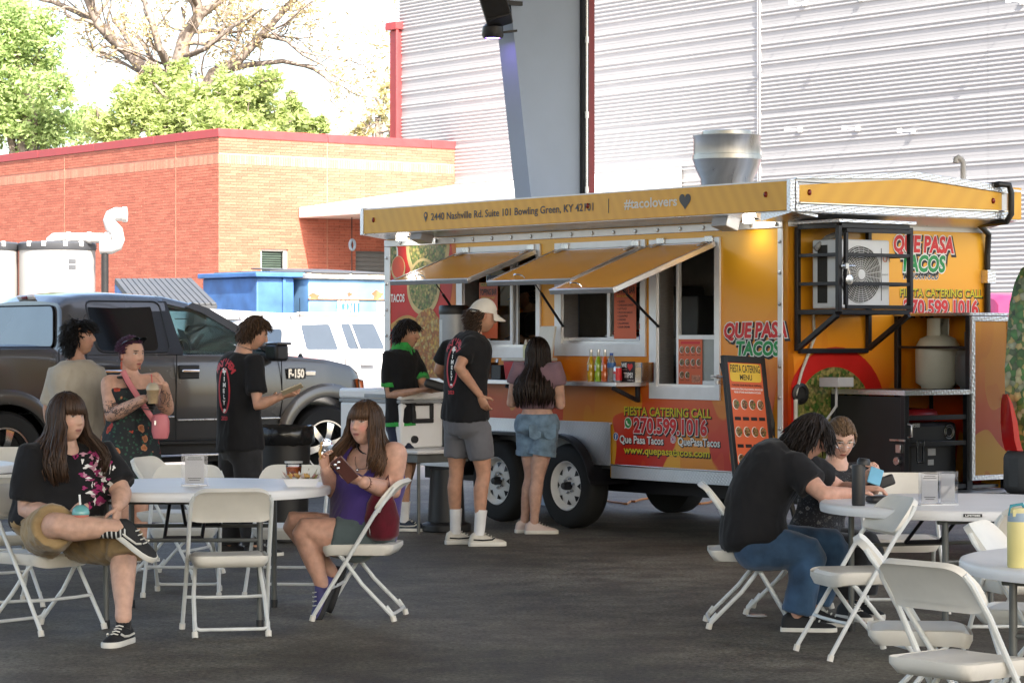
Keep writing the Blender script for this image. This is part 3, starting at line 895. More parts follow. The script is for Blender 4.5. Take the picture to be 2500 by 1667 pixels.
MB().box((-2.6, 1.35, .56), (-.2, 2.06, 1.36)).box((-2.6, 1.55, 1.36), (-.2, 1.58, 1.6)).build('steel_counter', m_insteel, TRL, bevel=.004)
MB().box((-4.9, 1.3, .56), (-2.75, 2.06, 1.4)).box((-4.6, .12, .56), (-1.7, .62, 1.33)).build('steel_counter', m_steel_dark, TRL, bevel=.004)
MB().box((-1.42, 1.65, 1.66), (-1.0, 2.0, 1.93)).build('storage_box', M('grey_tub', (.5, .5, .5), .5), TRL, bevel=.02)
MB().box((-.9, 1.7, 1.65), (-.5, 2.0, 1.86)).build('storage_box', M('dark_tub', (.05, .06, .05), .5), TRL, bevel=.01)
MB().prism([(1.2, 1.36), (2.05, 1.36), (2.05, 1.6), (1.4, 1.6)], lambda a, b, d: V((d, a, b)), -1.5, -.3).build('griddle_hood', m_insteel, TRL, bevel=.01)
t = MB().box((-2.58, .2, 1.33), (-2.2, .55, 1.53)); t.build('till', M('till_grey', (.04, .045, .05), .5), TRL, bevel=.01)
t = MB()
for k in range(4): t.box((-2.56, .197, 1.36 + .03 * k), (-2.47, .2, 1.37 + .03 * k))
t.build('till_label', m_white_print, TRL, angle=0)
t = MB()
for k, (x, z, r) in enumerate(((-2.5, 1.58, .06), (-2.42, 1.57, .05), (-2.28, 1.58, .055), (-2.18, 1.56, .05))): t.ball((x, .45, z), (r, r, r * .8), 10, 6)
t.build('napkin_bag', M('red_wrapper', (.35, .015, .02), .35, var=.3), TRL)
t = MB().box((-2.48, .28, 1.56), (-2.22, .5, 1.575)).box((-2.34, .26, 1.585), (-2.12, .48, 1.6)); t.build('paper_tray', m_paper, TRL, bevel=.004)
MB().box((-3.9, 1.7, 1.7), (-3.2, 2.0, 2.0)).build('appliance', m_steel_dark, TRL, bevel=.01)
MB().box((-2.55, 1.0, 1.55), (-2.15, 1.3, 1.9)).build('oven_box', M('oven_grey', (.12, .125, .13), .4, .5), TRL, bevel=.01)
MB().box((X0 - .012, -.014, .5), (X0 + .075, -.002, 2.36)).build('corner_trim', m_white_trim, TRL, bevel=.004)
MB().box((-.098, -.014, .5), (-.045, -.002, 2.36)).build('corner_trim', m_white_trim, TRL, bevel=.004)
MB().box((X0 - .012, -.016, 2.362), (-.045, -.002, 2.42)).build('top_trim', m_white_trim, TRL, bevel=.004)
t = MB()
RX = Matrix.Rotation(radians(90), 3, 'X')
x = X0 + .25
while x < -.1: t.lathe([(.001, .03), (.014, .028), (.018, .016)], 8, (x, -.0, 2.39), RX, cap=False); x += .27
z = .65
while z < 2.3:
 for x in (X0 + .03, -.072): t.lathe([(.001, .028), (.012, .026), (.016, .014)], 8, (x, 0, z), RX, cap=False)
 z += .23
o = t.build('bolt_heads', m_zinc, TRL, fix=False); o['kind'] = 'stuff'
for a_, c_ in ((X0, HX0), (HX1, .0)):
 MB().box((a_, -.012, .435), (c_, -.002, .534)).build('skirt', m_dia, TRL, bevel=.003); MB().box((a_, -.02, .534), (c_, -.002, .548)).build('skirt_edge', m_chrome, TRL, bevel=.003)
for a_, c_ in ((.0, .45), (1.5, YB)): MB().box((.002, a_, .42), (.012, c_, .54)).build('skirt', m_dia, TRL, bevel=.003)
t = MB(); n = 40; top = []; bot = []
hubs = (-3.584, -2.631); RA = .42
for i in range(n + 1):
 x = lerp(HX0, HX1, i / n)
 zb_ = .534
 for h in hubs:
  if abs(x - h) < RA: zb_ = max(zb_, .35 + sqrt(RA**2 - (x-h)**2))
 if hubs[0] < x < hubs[1]: zb_ = .35 + RA
 top.append((x, .862)); bot.append((x, min(zb_, .80)))
for i in range(n):
 t.add([(bot[i][0], -.014, bot[i][1]), (bot[i+1][0], -.014, bot[i+1][1]), (top[i+1][0], -.014, .862), (top[i][0], -.014, .862)], [(0,1,2,3)])
t.box((HX0, -.028, .862), (HX1, -.002, .878))
t.box((HX1 - .02, -.02, .55), (HX1, -.0145, .861))
t.build('wheel_surround', m_dia, TRL, angle=0, fix=False)
fp = [(hubs[1] + .44, .40)] + [(hubs[1] + (RA + .0) * cos(a), .35 + (RA + .0) * sin(a)) for a in [radians(d) for d in range(12, 91, 8)]]
fp = fp + [(2 * (-3.1075) - x, z) for x, z in fp[::-1]]
t = MB()
t.loft([[V((x, -.1, z)), V((x, -.1, z - .025)), V((x, .3, z - .025)), V((x, .3, z))] for x, z in fp])
t.build('fender', m_black_metal, TRL, angle=30)
t = MB().box((X0 + .1, .35, .3), (-.05, .45, .43)).box((X0 + .1, 1.7, .3), (-.05, 1.8, .43))
for h in hubs: t.tube([(h, .3, .35), (h, 1.9, .35)], .035, 8)
t.build('chassis_beam', m_black_metal, TRL, bevel=.004)
MB().bar((0, .4, .36), (1.5, 1.05, .36), .07, .12).bar((0, 1.75, .36), (1.5, 1.1, .36), .07, .12).box((.0, .3, .405), (.95, 1.85, .42)).build('hitch_frame', m_black_metal, TRL, bevel=.004)
MB().box((.762, .46, .422), (1.15, 1.75, .432)).box((.76, 1.52, .34), (1.15, 1.9, .421)).build('tongue_deck', m_dia, TRL, angle=0)
MB().tube([(1.35, 1.08, .05), (1.35, 1.08, .75)], .03, 10).box((1.27, 1.0, .0), (1.43, 1.16, .03)).build('tongue_jack', m_zinc, TRL)
def trailer_wheel(hx, hy):
 RY = Matrix.Rotation(radians(90), 3, 'X')          # lathe axis z -> -y (outwards)
 w = MB()
 prof = [(.20, -.10), (.30, -.105), (.333, -.085), (.345, -.05), (.345, .05), (.333, .085), (.30, .105), (.205, .10), (.20, .07)]
 w.lathe(prof, 40, (hx, hy, .347), RY, cap=False)
 wh = w.build('wheel', m_rubber, TRL, angle=50)
 rim = MB()
 rim.lathe([(.205, .085), (.198, .095), (.19, .09), (.182, .05), (.168, .03), (.16, .045), (.12, .062), (.075, .06), (.07, .05), (.001, .05)], 40, (hx, hy, .347), RY, cap=False)
 rim.build('rim', m_white_paint, wh, angle=50)
 sl = MB()
 for k in range(8):
  a = 2*pi*k/8; r0, r1 = .118, .152
  p = lambda r, da, lift: V((hx + r*cos(a+da), hy - lift, .347 + r*sin(a+da)))
  sl.add([p(.112, 0, .0665), p(.155, .20, .0555), p(.158, 0, .054), p(.155, -.20, .0555)], [(0,1,2,3)])
 o = sl.build('rim_slots', m_black_plastic, wh, angle=0); o['kind'] = 'stuff'
 hb = MB().lathe([(.034, .05), (.034, .10), (.026, .125), (.001, .127)], 16, (hx, hy, .347), RY, cap=False)
 hb.build('hub_cap', m_black_metal, wh)
 nt_ = MB()
 for k in range(6):
  a = 2*pi*k/6 + .3; nt_.lathe([(.011, .05), (.011, .075), (.004, .08), (.001, .08)], 6, (hx + .058*cos(a), hy, .347 + .058*sin(a)), RY, cap=False)
 o = nt_.build('lug_nuts', m_zinc, wh); o['kind'] = 'stuff'
for h in hubs: trailer_wheel(h, .09)
for h in hubs:
 MB().lathe([(.2, -.1), (.345, -.09), (.345, .09), (.2, .1)], 28, (h, 1.98, .347), RX).build('wheel', m_rubber, TRL, angle=40)
RX0, RX1, RY0, RY1, RZ0, RZ1 = -5.16, .36, -.3, 2.14, 2.464, 2.69
t = MB().box((RX0 + .02, RY0 + .02, RZ0 + .012), (RX1 - .02, RY1 - .02, RZ1 - .02)); t.build('roof', m_white_trim, TRL, angle=0)
ym = .93
t = MB(); t.add([(RX0, RY0, RZ1), (RX1, RY0, RZ1), (RX1, ym, RZ1 + .09), (RX0, ym, RZ1 + .09), (RX1, RY1, RZ1), (RX0, RY1, RZ1), (RX0, RY0, RZ1 - .015), (RX1, RY0, RZ1 - .015), (RX1, RY1, RZ1 - .015), (RX0, RY1, RZ1 - .015)],
 [(0,1,2,3), (3,2,4,5), (0,6,7,1), (4,8,9,5), (1,7,8,4,2), (0,3,5,9,6)]); t.build('roof_sheet', m_white_trim, TRL, angle=0)
MB().box((RX0 + .045, RY0 - .012, RZ0 + .004), (RX1 - .035, RY0 + .018, RZ1 - .012)).build('fascia', m_fascia, TRL, bevel=.003)
for a_, c_ in ((RX0 - .006, RX0 + .044), (RX1 - .034, RX1 + .006)): MB().box((a_, RY0 - .018, RZ0 - .006), (c_, RY0 + .03, RZ1 + .004)).build('fascia_end_cap', m_dia, TRL, bevel=.003)
zg = lambda y: RZ1 + .09 * (1 - abs(y - ym) / (ym - RY0)) if y < ym else RZ1 + .09 * (1 - (y - ym) / (RY1 - ym))
t = MB(); t.prism([(RY0+.06, RZ0+.065), (1.9, RZ0+.065), (1.9, zg(1.9)-.045), (ym, zg(ym)-.045), (RY0+.06, zg(RY0+.06)-.045)], lambda a, b, d: V((d, a, b)), RX1-.03, RX1+.004)
t.build('fascia', m_fascia, TRL, bevel=.002)
t = MB()
ff = lambda a, b, d: V((d, a, b))
t.prism([(RY0+.032, RZ0-.004), (1.96, RZ0-.004), (1.96, RZ0+.05), (RY0+.032, RZ0+.05)], ff, RX1-.02, RX1+.016)
t.prism([(RY0+.032, RZ0+.052), (RY0+.062, RZ0+.052), (RY0+.062, zg(RY0+.05)-.046), (RY0+.032, zg(RY0+.03)-.004)], ff, RX1-.02, RX1+.016)
t.prism([(RY0+.032, zg(RY0+.032)-.002), (ym, zg(ym)-.044), (ym, zg(ym)+.012), (RY0+.032, zg(RY0+.032)+.012)][::1], ff, RX1-.018, RX1+.018)
t.prism([(ym, zg(ym)-.044), (1.96, zg(1.96)-.044), (1.96, zg(1.96)+.012), (ym, zg(ym)+.012)], ff, RX1-.018, RX1+.018)
t.build('fascia_trim', m_dia, TRL, bevel=.003)
MB().box((RX1-.025, RY0+.064, RZ0+.052), (RX1+.03, 1.94, RZ0+.064)).build('trim_lip', m_chrome, TRL, bevel=.002)
MB().box((RX1-.2, 1.99, RZ0+.0), (RX1-.005, 2.13, RZ1+.02)).build('far_fascia', m_fascia, TRL, bevel=.003)
MB().prism([(-.29, 2.462), (-.003, 2.425), (-.003, 2.445), (-.29, 2.475)], lambda a, b, d: V((d, a, b)), X0 + .02, RX1 - .04).build('soffit', m_dia, TRL, angle=0)
MB().prism([(.01, 2.40), (.34, 2.455), (.34, 2.475), (.01, 2.46)], lambda a, b, d: V((a, d, b)), -.28, 2.1).build('soffit', m_dia, TRL, angle=0)
MB().box((.003, .0, 2.37), (.012, YB, 2.405)).build('top_trim', m_white_trim, TRL, bevel=.003)
m_marker = M('marker_lamp_red', (.2, .01, .005), .25)
for x, y, z in ((RX0 + .2, RY0 - .014, 2.585), (-1.96, RY0 - .014, 2.59), (.1, RY0 - .014, 2.59)): MB().ball((x, y, z), (.018, .014, .024), 10, 6).build('marker_lamp', m_marker, TRL)
for y in (-.13, 1.8): MB().ball((RX1 + .006, y, 2.6), (.014, .018, .024), 10, 6).build('marker_lamp', m_marker, TRL)
MB().tube([(RX1 - .1, 1.8, 2.71), (RX1 + .05, 1.82, 2.725), (RX1 + .075, 1.9, 2.72), (RX1 + .08, 1.92, 2.66), (RX1 + .08, 1.92, 2.5), (RX1 + .05, 1.9, 2.44), (.1, 1.93, 2.43), (.05, 2.09, 2.36), (.03, 2.1, 2.2), (.03, 2.1, .5)], .024, 10).build('drain_pipe', m_black_plastic, TRL)
MB().box((.0, 2.06, 1.98), (.07, 2.15, 2.08)).build('pipe_clamp', m_dia, TRL)
ex = at(1775, 440, 22.1) - TR0
exl = Matrix.Rotation(-TROT, 3, 'Z') @ ex
fc = V((exl.x, exl.y, 0))
zz = lambda py: CAM_H + (HY - py) / FPX * 22.1
rr = lambda w: w / 2 / FPX * 22.1
t = MB().lathe([(rr(120), 2.62), (rr(130), zz(438)), (rr(158), zz(408)), (rr(166), zz(392)), (rr(168), zz(390))], 40, fc, cap=False)
fan = t.build('exhaust_fan', m_steel, TRL, angle=50)
MB().lathe([(rr(169), zz(391)), (rr(169), zz(380)), (rr(164), zz(379)), (rr(164), zz(336)), (rr(168), zz(334)), (rr(168), zz(332)), (rr(120), zz(330))], 40, fc, cap=False).build('fan_housing', m_steel, fan, angle=50)
MB().lathe([(rr(122), zz(331)), (rr(122), zz(322)), (rr(118), zz(321)), (rr(60), zz(318)), (.001, zz(317))], 32, fc, cap=False).build('fan_cap', m_steel, fan, angle=50)
v_ = Matrix.Rotation(-TROT, 3, 'Z') @ (at(2352, 430, 21.6) - TR0)
vz = lambda py: CAM_H + (HY - py) / FPX * 21.6
k = 21.6 / FPX
MB().tube([(v_.x, v_.y, 2.6), (v_.x, v_.y, vz(398)), (v_.x - 3*k*1.6, v_.y - 3*k, vz(389)), (v_.x - 9*k, v_.y - 8*k, vz(385)), (v_.x - 13*k, v_.y - 12*k, vz(388)), (v_.x - 13*k, v_.y - 13*k, vz(398))], 7.5*k, 14).build('vent_pipe', M('grey_pvc', (.5, .5, .5), .5), TRL)
def hatch(i, out, drop, hz):
 w, f, n = W[i], FW[i], INN[i]
 t = MB()
 holed(t, w[0], w[1], w[2], w[3], [n], .018, lambda u, v, d: V((u, -.02 + d, v)))
 fr = t.build('window_frame', m_white_trim, TRL, bevel=.004, angle=0)
 t = MB(); holed(t, n[0] - .012, n[1] + .012, n[2] - .012, n[3] + .012, [(n[0] + .015, n[1] - .015, n[2] + .02, n[3] - .015)], .15, lambda u, v, d: V((u, -.0015 + d, v)))
 t.build('reveal', m_alu, fr, angle=0)
 x0, x1 = w[0] + .03, w[1] - .03
 e = V((0, -out, -drop)); L_ = e.length; e.normalize(); nrm = V((0, -drop, out)).normalized()
 P = lambda x, s, h: V((x, -.035, hz)) + V((x, 0, 0)) * 0 + e * s + nrm * h + V((0, 0, 0))
 Q = lambda x, s, h: V((x, (V((0, -.035, hz)) + e*s + nrm*h).y, (V((0, -.035, hz)) + e*s + nrm*h).z))
 t = MB(); t.prism([(x0+.02, .02), (x1-.02, .02), (x1-.02, L_-.02), (x0+.02, L_-.02)], Q, -.008, .006)
 h = t.build('hatch', m_hatch, TRL, angle=0)
 t = MB()
 for (a, b, c, d) in ((x0, x1, L_-.025, L_), (x0, x1, 0, .025), (x0, x0+.025, .025, L_-.025), (x1-.025, x1, .025, L_-.025)):
  t.prism([(a, c), (b, c), (b, d), (a, d)], Q, -.028, .012)
 t.build('hatch_edge', m_alu, h, bevel=.003)
 t = MB(); xm = x0 + (x1 - x0) * .33
 t.tube([Q(xm - .06, L_-.07, .006), Q(xm - .055, L_-.06, .03), Q(xm - .03, L_-.05, .045), Q(xm + .03, L_-.05, .045), Q(xm + .055, L_-.06, .03), Q(xm + .06, L_-.07, .006)], .006, 6)
 t.build('pull_handle', m_chrome, h)
 for xx in (x0 + .12, x1 - .08):
  t = MB().box((xx - .045, -.035, hz - .0), (xx + .045, -.0215, hz + .055))
  t.tube([(xx - .05, -.045, hz), (xx + .05, -.045, hz)], .012, 8)
  t.prism([(xx - .04, .01), (xx + .04, .01), (xx + .02, .1), (xx - .02, .1)], Q, .013, .019)
  t.build('hinge', m_zinc, h, bevel=.002)
 for xx in (n[0] + .02,):
  a = V((xx, -.01, hz - .62 * (1 if i < 2 else 1.02))); b = Q(xx, L_ * .52, -.03)
  t = MB().tube([a, a.lerp(b, .6)], .011, 8).tube([a.lerp(b, .6), b], .005, 8); t.build('gas_strut', m_black_metal, h)
 return fr
m_hatch = M('hatch_orange', (.86, .36, .025), .22, var=.06, vs=1.6, coat=.12)
f1 = hatch(0, .70, .25, 2.268); f2 = hatch(1, .70, .27, 2.262); f3 = hatch(2, 1.0, .365, 2.27)
def sash(fr, x0, x1, z0, z1, y, wd=.035, glass=m_glass):
 t = MB(); holed(t, x0, x1, z0, z1, [(x0 + wd, x1 - wd, z0 + wd, z1 - wd)], .02, lambda u, v, d: V((u, y + d, v)))
 s = t.build('sash', m_white_trim, fr, angle=0)
 MB().add([(x0+wd, y+.01, z0+wd), (x1-wd, y+.01, z0+wd), (x1-wd, y+.01, z1-wd), (x0+wd, y+.01, z1-wd)], [(0,1,2,3)]).build('pane', glass, s, angle=0, fix=False)
 return s
m_poster = M('orange_poster', (.66, .13, .05), .5, var=.04)
m_poster_y = M('poster_yellow', (.74, .5, .06), .5, var=.04)
def poster(parent, x0, x1, z0, z1, y, kind):
 """topping list or picture menu taped to a window, lettering on it"""
 p = MB().box((x0, y - .002, z0), (x1, y, z1)).build('poster', m_poster, parent, angle=0)
 fr = lambda u, v, l=.0035: (V((x0 + u*(x1-x0), y - l, z0 + v*(z1-z0))), V((1,0,0)), V((0,0,1)))
 w, h = x1 - x0, z1 - z0
 if kind == 'topping':
  MB().box((x0 + .08*w, y - .0028, z0 + .935*h), (x1 - .1*w, y - .0022, z0 + .995*h)).build('poster_band', m_poster_y, p, angle=0)
  lettering('PICK-UP HERE', .045*h, m_black_print, p, fr(.14, .945), bold=.02, width=.7*w)
  lettering('TOPPING BAR', .11*h, m_black_print, p, fr(.05, .78), bold=.03, width=.9*w)
  lettering('Build it your way!', .04*h, m_poster_y, p, fr(.12, .715), width=.74*w, shear=.3, bold=.03)
  for k, s in enumerate(('• QUESO', '• CHEDDAR CHEESE', '• LETTUCE', '• PICO DE GALLO', '• CILANTRO', '• ONIONS', '• JALAPENOS', '• SOUR CREAM')):
   lettering(s, .035*h, m_black_print, p, fr(.16, .62 - .062*k), width=w*.052*len(s)**.95, bold=.02)
 else:
  MB().box((x0 + .1*w, y - .003, z0 + .9*h), (x1 - .1*w, y - .0022, z0 + .955*h)).build('poster_band', m_red_print, p, angle=0)
  for rI in range(3):
   for cI in range(4):
    if rI == 2 and cI > 1: continue
    cx, cz = x0 + w*(.15 + .235*cI), z0 + h*(.78 - .26*rI)
    food_disc(p, cx, y - .0028, cz, w*.095)
    lettering('TACOS', .022*h, m_black_print, p, fr(.08 + .235*cI, .66 - .26*rI), width=.15*w, bold=.03)
  MB().box((x0 + .56*w, y - .003, z0 + .1*h), (x1 - .08*w, y - .0022, z0 + .26*h)).build('poster_drinks', M('drinks_print', (.5, .2, .12), .5, var=.5, vs=60), p, angle=0)
 return p
def food_mat(name, cols, scale):
 m = bpy.data.materials.new(name); m.use_nodes = True; MATS[name] = m
 nt = m.node_tree; N = nt.nodes; L = nt.links; b = N['Principled BSDF']; b.inputs['Roughness'].default_value = .35
 tc = N.new('ShaderNodeTexCoord'); nz = N.new('ShaderNodeTexNoise'); nz.inputs['Scale'].default_value = scale * .7; nz.inputs['Detail'].default_value = 2
 L.new(tc.outputs['Object'], nz.inputs['Vector'])
 ad = N.new('ShaderNodeVectorMath'); ad.operation = 'ADD'
 L.new(tc.outputs['Object'], ad.inputs[0])
 sc = N.new('ShaderNodeVectorMath'); sc.operation = 'SCALE'; sc.inputs['Scale'].default_value = 1.2 / scale
 L.new(nz.outputs['Color'], sc.inputs[0]); L.new(sc.outputs[0], ad.inputs[1])
 vo = N.new('ShaderNodeTexVoronoi'); vo.inputs['Scale'].default_value = scale; L.new(ad.outputs[0], vo.inputs['Vector'])
 s = N.new('ShaderNodeSeparateColor'); L.new(vo.outputs['Color'], s.inputs[0])
 rp = N.new('ShaderNodeValToRGB'); e = rp.color_ramp.elements
 e[0].color = (*cols[0], 1); e[1].position = 1 / len(cols); e[1].color = (*cols[1], 1)
 for i, c in enumerate(cols[2:]): k = e.new((i + 2) / len(cols)); k.color = (*c, 1)
 L.new(s.outputs[0], rp.inputs[0])
 mx = N.new('ShaderNodeMixRGB'); mx.blend_type = 'MULTIPLY'; mx.inputs[0].default_value = .75
 r2 = N.new('ShaderNodeValToRGB'); r2.color_ramp.elements[0].color = (1.1, 1.1, 1.05, 1); r2.color_ramp.elements[1].color = (.25, .2, .15, 1); r2.color_ramp.elements[1].position = .9
 L.new(vo.outputs['Distance'], r2.inputs[0]); L.new(rp.outputs[0], mx.inputs[1]); L.new(r2.outputs[0], mx.inputs[2]); L.new(mx.outputs[0], b.inputs['Base Color'])
 return m
m_food_small = food_mat('food_print_small', [(.05, .16, .02), (.3, .2, .05), (.4, .1, .03), (.5, .42, .25), (.1, .05, .02)], 75)
m_food_green = food_mat('food_print_greens', [(.03, .12, .02), (.12, .22, .03), (.5, .42, .14), (.04, .09, .015), (.45, .36, .14), (.16, .2, .05)], 40)
m_food_fries = food_mat('food_print_fries', [(.6, .32, .03), (.66, .42, .08), (.5, .16, .02), (.45, .2, .03), (.62, .5, .18), (.4, .12, .015)], 32)
m_bowl = M('bowl_print', (.55, .42, .2), .5, var=.15, vs=8)
def disc(mb, cx, y, cz, rx, rz, n=24, a0=0, a1=2*pi):
 return mb.poly([V((cx + rx*cos(a), y, cz + rz*sin(a))) for a in [a0 + (a1-a0)*k/n for k in range(n)]])
def food_disc(p, cx, y, cz, r):
 disc(MB(), cx - .08*r, y, cz, r*1.05, r*1.05, 16).build('dish_ring', m_white_print, p, angle=0, fix=False)
 disc(MB(), cx + .05*r, y - .0008, cz, r*.95, r*.98, 16).build('dish_print', m_food_small, p, angle=0, fix=False)
n0, n1, n2 = INN
s1 = sash(f1, n0[0] + .25, n0[0] + .62, n0[2] + .02, n0[3] - .02, .055)
s1b = sash(f1, n0[0] + .6, n0[0] + .66, n0[2] + .02, n0[3] - .02, .08, .02)
poster(f1, *[on_side(1172, 700, .06)[0], on_side(1217, 700, .06)[0]], on_side(1190, 826, .06)[1], on_side(1190, 690, .06)[1], .052, 'topping')
sg = MB().box((n0[0] + .27, .045, 1.99), (n0[0] + .62, .05, 2.08)).build('order_sign', M('navy_sign', (.01, .02, .06), .5), f1, angle=0)
lettering('ORDER HERE', .045, m_white_print, sg, (V((n0[0] + .29, .043, 2.01)), V((1,0,0)), V((0,0,1))), width=.31, bold=.01)
s2 = sash(f2, on_side(1484, 800, .055)[0] - .01, n1[1] - .015, n1[2] + .02, n1[3] - .02, .055)
MB().box((n1[0] + .015, .05, n1[2] + .02), (n1[1] - .015, .13, n1[2] + .05)).build('window_track', m_white_trim, f2, bevel=.004)
poster(f2, on_side(1500, 750, .052)[0], on_side(1554, 750, .052)[0], on_side(1530, 827, .052)[1], on_side(1530, 684, .052)[1], .05, 'topping')
cd_ = MB(); xa, xb = on_side(1561, 800, .05)[0], on_side(1570, 800, .05)[0]
for k, mm in enumerate((m_white_print, m_red_print, m_white_print, M('card_blue', (.02, .09, .4), .5), m_white_print)):
 zc = on_side(1565, 776 + 14*k, .05)[1]
 MB().box((xa, .0485, zc - .04), (xb, .05, zc)).build('card_sticker', mm, f2, angle=0)
xb0, xb1 = n2[0], n2[1]
zbar = 1.556
t = MB().box((xb0 + .19, .05, zbar - .018), (xb1 - .015, .075, zbar + .018)).box((xb0 + .165, .045, n2[2] + .02), (xb0 + .19, .08, n2[3] - .02)).box((xb0 + .19, .05, n2[2] + .02), (xb1 - .015, .075, n2[2] + .05))
lw = t.build('sash', m_white_trim, f3, bevel=.003, angle=0)
m_frost = M('frosted_glass', (.33, .36, .36), .22, var=.12, vs=4)
MB().box((xb0 + .19, .058, n2[2] + .05), (xb1 - .015, .062, zbar - .018)).build('pane', m_frost, lw, angle=0)
poster(f3, on_side(1657, 880, .05)[0], on_side(1715, 880, .05)[0], on_side(1690, 946, .05)[1], on_side(1690, 828, .05)[1], .05, 'menu')
MB().box((-.80, -.05, 1.245), (-.735, -.022, 1.27)).tube([(-.9 + .1, -.045, 1.257), (-.62, -.045, 1.257)], .007, 8).lathe([(.02, 0), (.02, .03)], 10, (-.715, -.05, 1.2)).build('latch', m_zinc, TRL)
MB().box((-4.75, -.31, 1.172), (-1.615, -.002, 1.205)).build('service_shelf', m_alu, TRL, bevel=.003)
t = MB()
for x in (-4.5, -3.1, -1.72): t.box((x, -.03, 1.045), (x + .035, -.002, 1.171)).bar((x + .018, -.02, 1.06), (x + .018, -.27, 1.16), .03, .03)
o = t.build('shelf_bracket', m_black_metal, TRL, bevel=.003); o['kind'] = 'stuff'
def food_panel():
 xa, xb, za, zb_ = X0 + .078, W[0][0] - .03, .55, 2.36
 y = -.002
 lay = MB().add([(xa, y, za), (xb, y, za), (xb, y, zb_), (xa, y, zb_)], [(0,1,2,3)]).build('food_picture', M('picture_yellow', (.7, .34, .02), .4, var=.1), TRL, angle=0, fix=False)
 def clip(poly): return [V((min(max(p.x, xa + .001), xb - .001), p.y, min(max(p.z, za), zb_ - .001))) for p in poly]
 cx, cz = xa + .1, 2.15
 for r, mm, dy in ((1.02, M('picture_orange', (.68, .16, .01), .4), .001), (.92, M('picture_red', (.52, .012, .008), .4, var=.12), .002)):
  MB().poly(clip([V((cx + r*cos(a)*.92, y - dy, cz + r*sin(a))) for a in [2*pi*k/48 for k in range(48)]])).build('picture_shape', mm, lay, angle=0, fix=False)
 def plate(px, py, r, rim, fill, lift):
  x, z = on_side(px, py)
  MB().poly(clip([V((x + r*cos(a), y - lift, z + r*sin(a)*1.0)) for a in [2*pi*k/36 for k in range(36)]])).build('dish_rim', rim, lay, angle=0, fix=False)
  MB().poly(clip([V((x + .86*r*cos(a), y - lift - .0008, z + .86*r*sin(a) + .01)) for a in [2*pi*k/36 for k in range(36)]])).build('dish_fill', fill, lay, angle=0, fix=False)
 plate(1045, 600, .33, m_bowl, m_food_green, .003)
 plate(950, 620, .15, m_white_print, m_food_green, .0045)
 plate(1035, 700, .25, m_bowl, m_food_green, .0045)
 plate(974, 655, .11, m_bowl, M('salsa_print', (.55, .06, .02), .4, var=.1), .006)
 x, z = on_side(1035, 850)
 MB().poly(clip([V((xa, y - .003, .55)), V((xb, y - .003, .55)), V((xb, y - .003, .95)), V((x - .1, y - .003, 1.35)), V((xa, y - .003, 1.2))])).build('picture_dark_area', M('picture_dark', (.03, .02, .012), .4), lay, angle=0, fix=False)  # dark printed area along the bottom of the food picture
 blob = lambda cx_, cz_, rx, rz, sd: clip([V((cx_ + rx*(1 + .12*sin(3*a + sd) + .06*sin(7*a + sd))*cos(a), y - .0045, cz_ + rz*(1 + .1*sin(4*a + sd))*sin(a))) for a in [2*pi*k/40 for k in range(40)]])
 MB().poly(blob(x - .22, 1.62, .3, .12, 1)).build('bread_print', M('bread_print', (.5, .27, .06), .45, var=.2), lay, angle=0, fix=False)
 MB().poly([p - V((0, .001, 0)) for p in blob(x + .06, 1.44, .36, .34, 2)]).build('fries_print', m_food_fries, lay, angle=0, fix=False)
 MB().poly([p - V((0, .0016, 0)) for p in blob(x - .02, 1.2, .2, .16, 5)]).build('fries_print', m_food_fries, lay, angle=0, fix=False)
 xx, zz_ = on_side(956, 737)
 lettering('TACOS', .07, m_white_print, lay, (V((xx, y - .008, zz_)), V((1,0,0)), V((0,0,1))), width=on_side(990, 737)[0] - xx, bold=.04)
food_panel()
R1, U1 = V((1, 0, 0)), V((0, 0, 1))
def side_text(s, pxa, pya, pxb, capz, mat_, lift=.003, bold=.02, shear=0, y=0., layers=(), rise=0.):
 """one line of print on the long side, from one pixel column to another"""
 xa, za = on_side(pxa, pya, y); xb, zb_ = on_side(pxb, pya, y)
 out = []
 for k, (mm, bd, dx, dz) in enumerate(list(layers) + [(mat_, bold, 0, 0)]):
  out.append(lettering(s, capz, mm, TRL, (V((xa + dx - bd*capz*.0, y - lift - .0009*k, za + dz)), V((1, 0, rise)), U1), width=(xb - xa) + 2*(bd - bold)*capz*0, bold=bd, shear=shear))
 return out
def stacked(s, xa, xb, za, capz, layers, frame, shear=0, tilt=0., spacing=1.0):
 """several offset copies of one line, outline below, fill on top; widths follow the outline"""
 base = text_mesh(s, capz, 1, shear, 0, spacing=spacing); xs = [v.co.x for v in base.vertices]; w = max(xs) - min(xs); x0 = min(xs)
 bpy.data.meshes.remove(base)
 kx = (xb - xa) / w
 for k, (mm, bd, dx, dz) in enumerate(layers):
  me = text_mesh(s, capz, 1, shear, bd, spacing=spacing)
  for v in me.vertices: v.co.x = (v.co.x - x0) * kx
  o_, r_, u_, n_ = frame
  for v in me.vertices:
   u, h = v.co.x + xa + dx, v.co.y + za + dz + (v.co.x) * tilt
   v.co = o_ + r_ * u + u_ * h + n_ * (.003 + .001 * k)
  me.materials.append(mm)
  o = bpy.data.objects.new('lettering', me); COL.objects.link(o); o.parent = TRL
FS = (V((0, 0, 0)), R1, U1, V((0, -1, 0)))
FE = (V((0, 0, 0)), V((0, 1, 0)), U1, V((1, 0, 0)))
m_lime = M('lime_print', (.62, .52, .02), .4, var=.05)
def sx(px, py): return on_side(px, py)
a, z = sx(1525, 1011); b_, _ = sx(1736, 1016)
stacked('FIESTA CATERING CALL', a, b_, z - .005, .07, [(m_black_print, .08, .006, -.006), (m_lime, .03, 0, 0)], FS)
a, z = sx(1549, 1053); b_, _ = sx(1726, 1056)
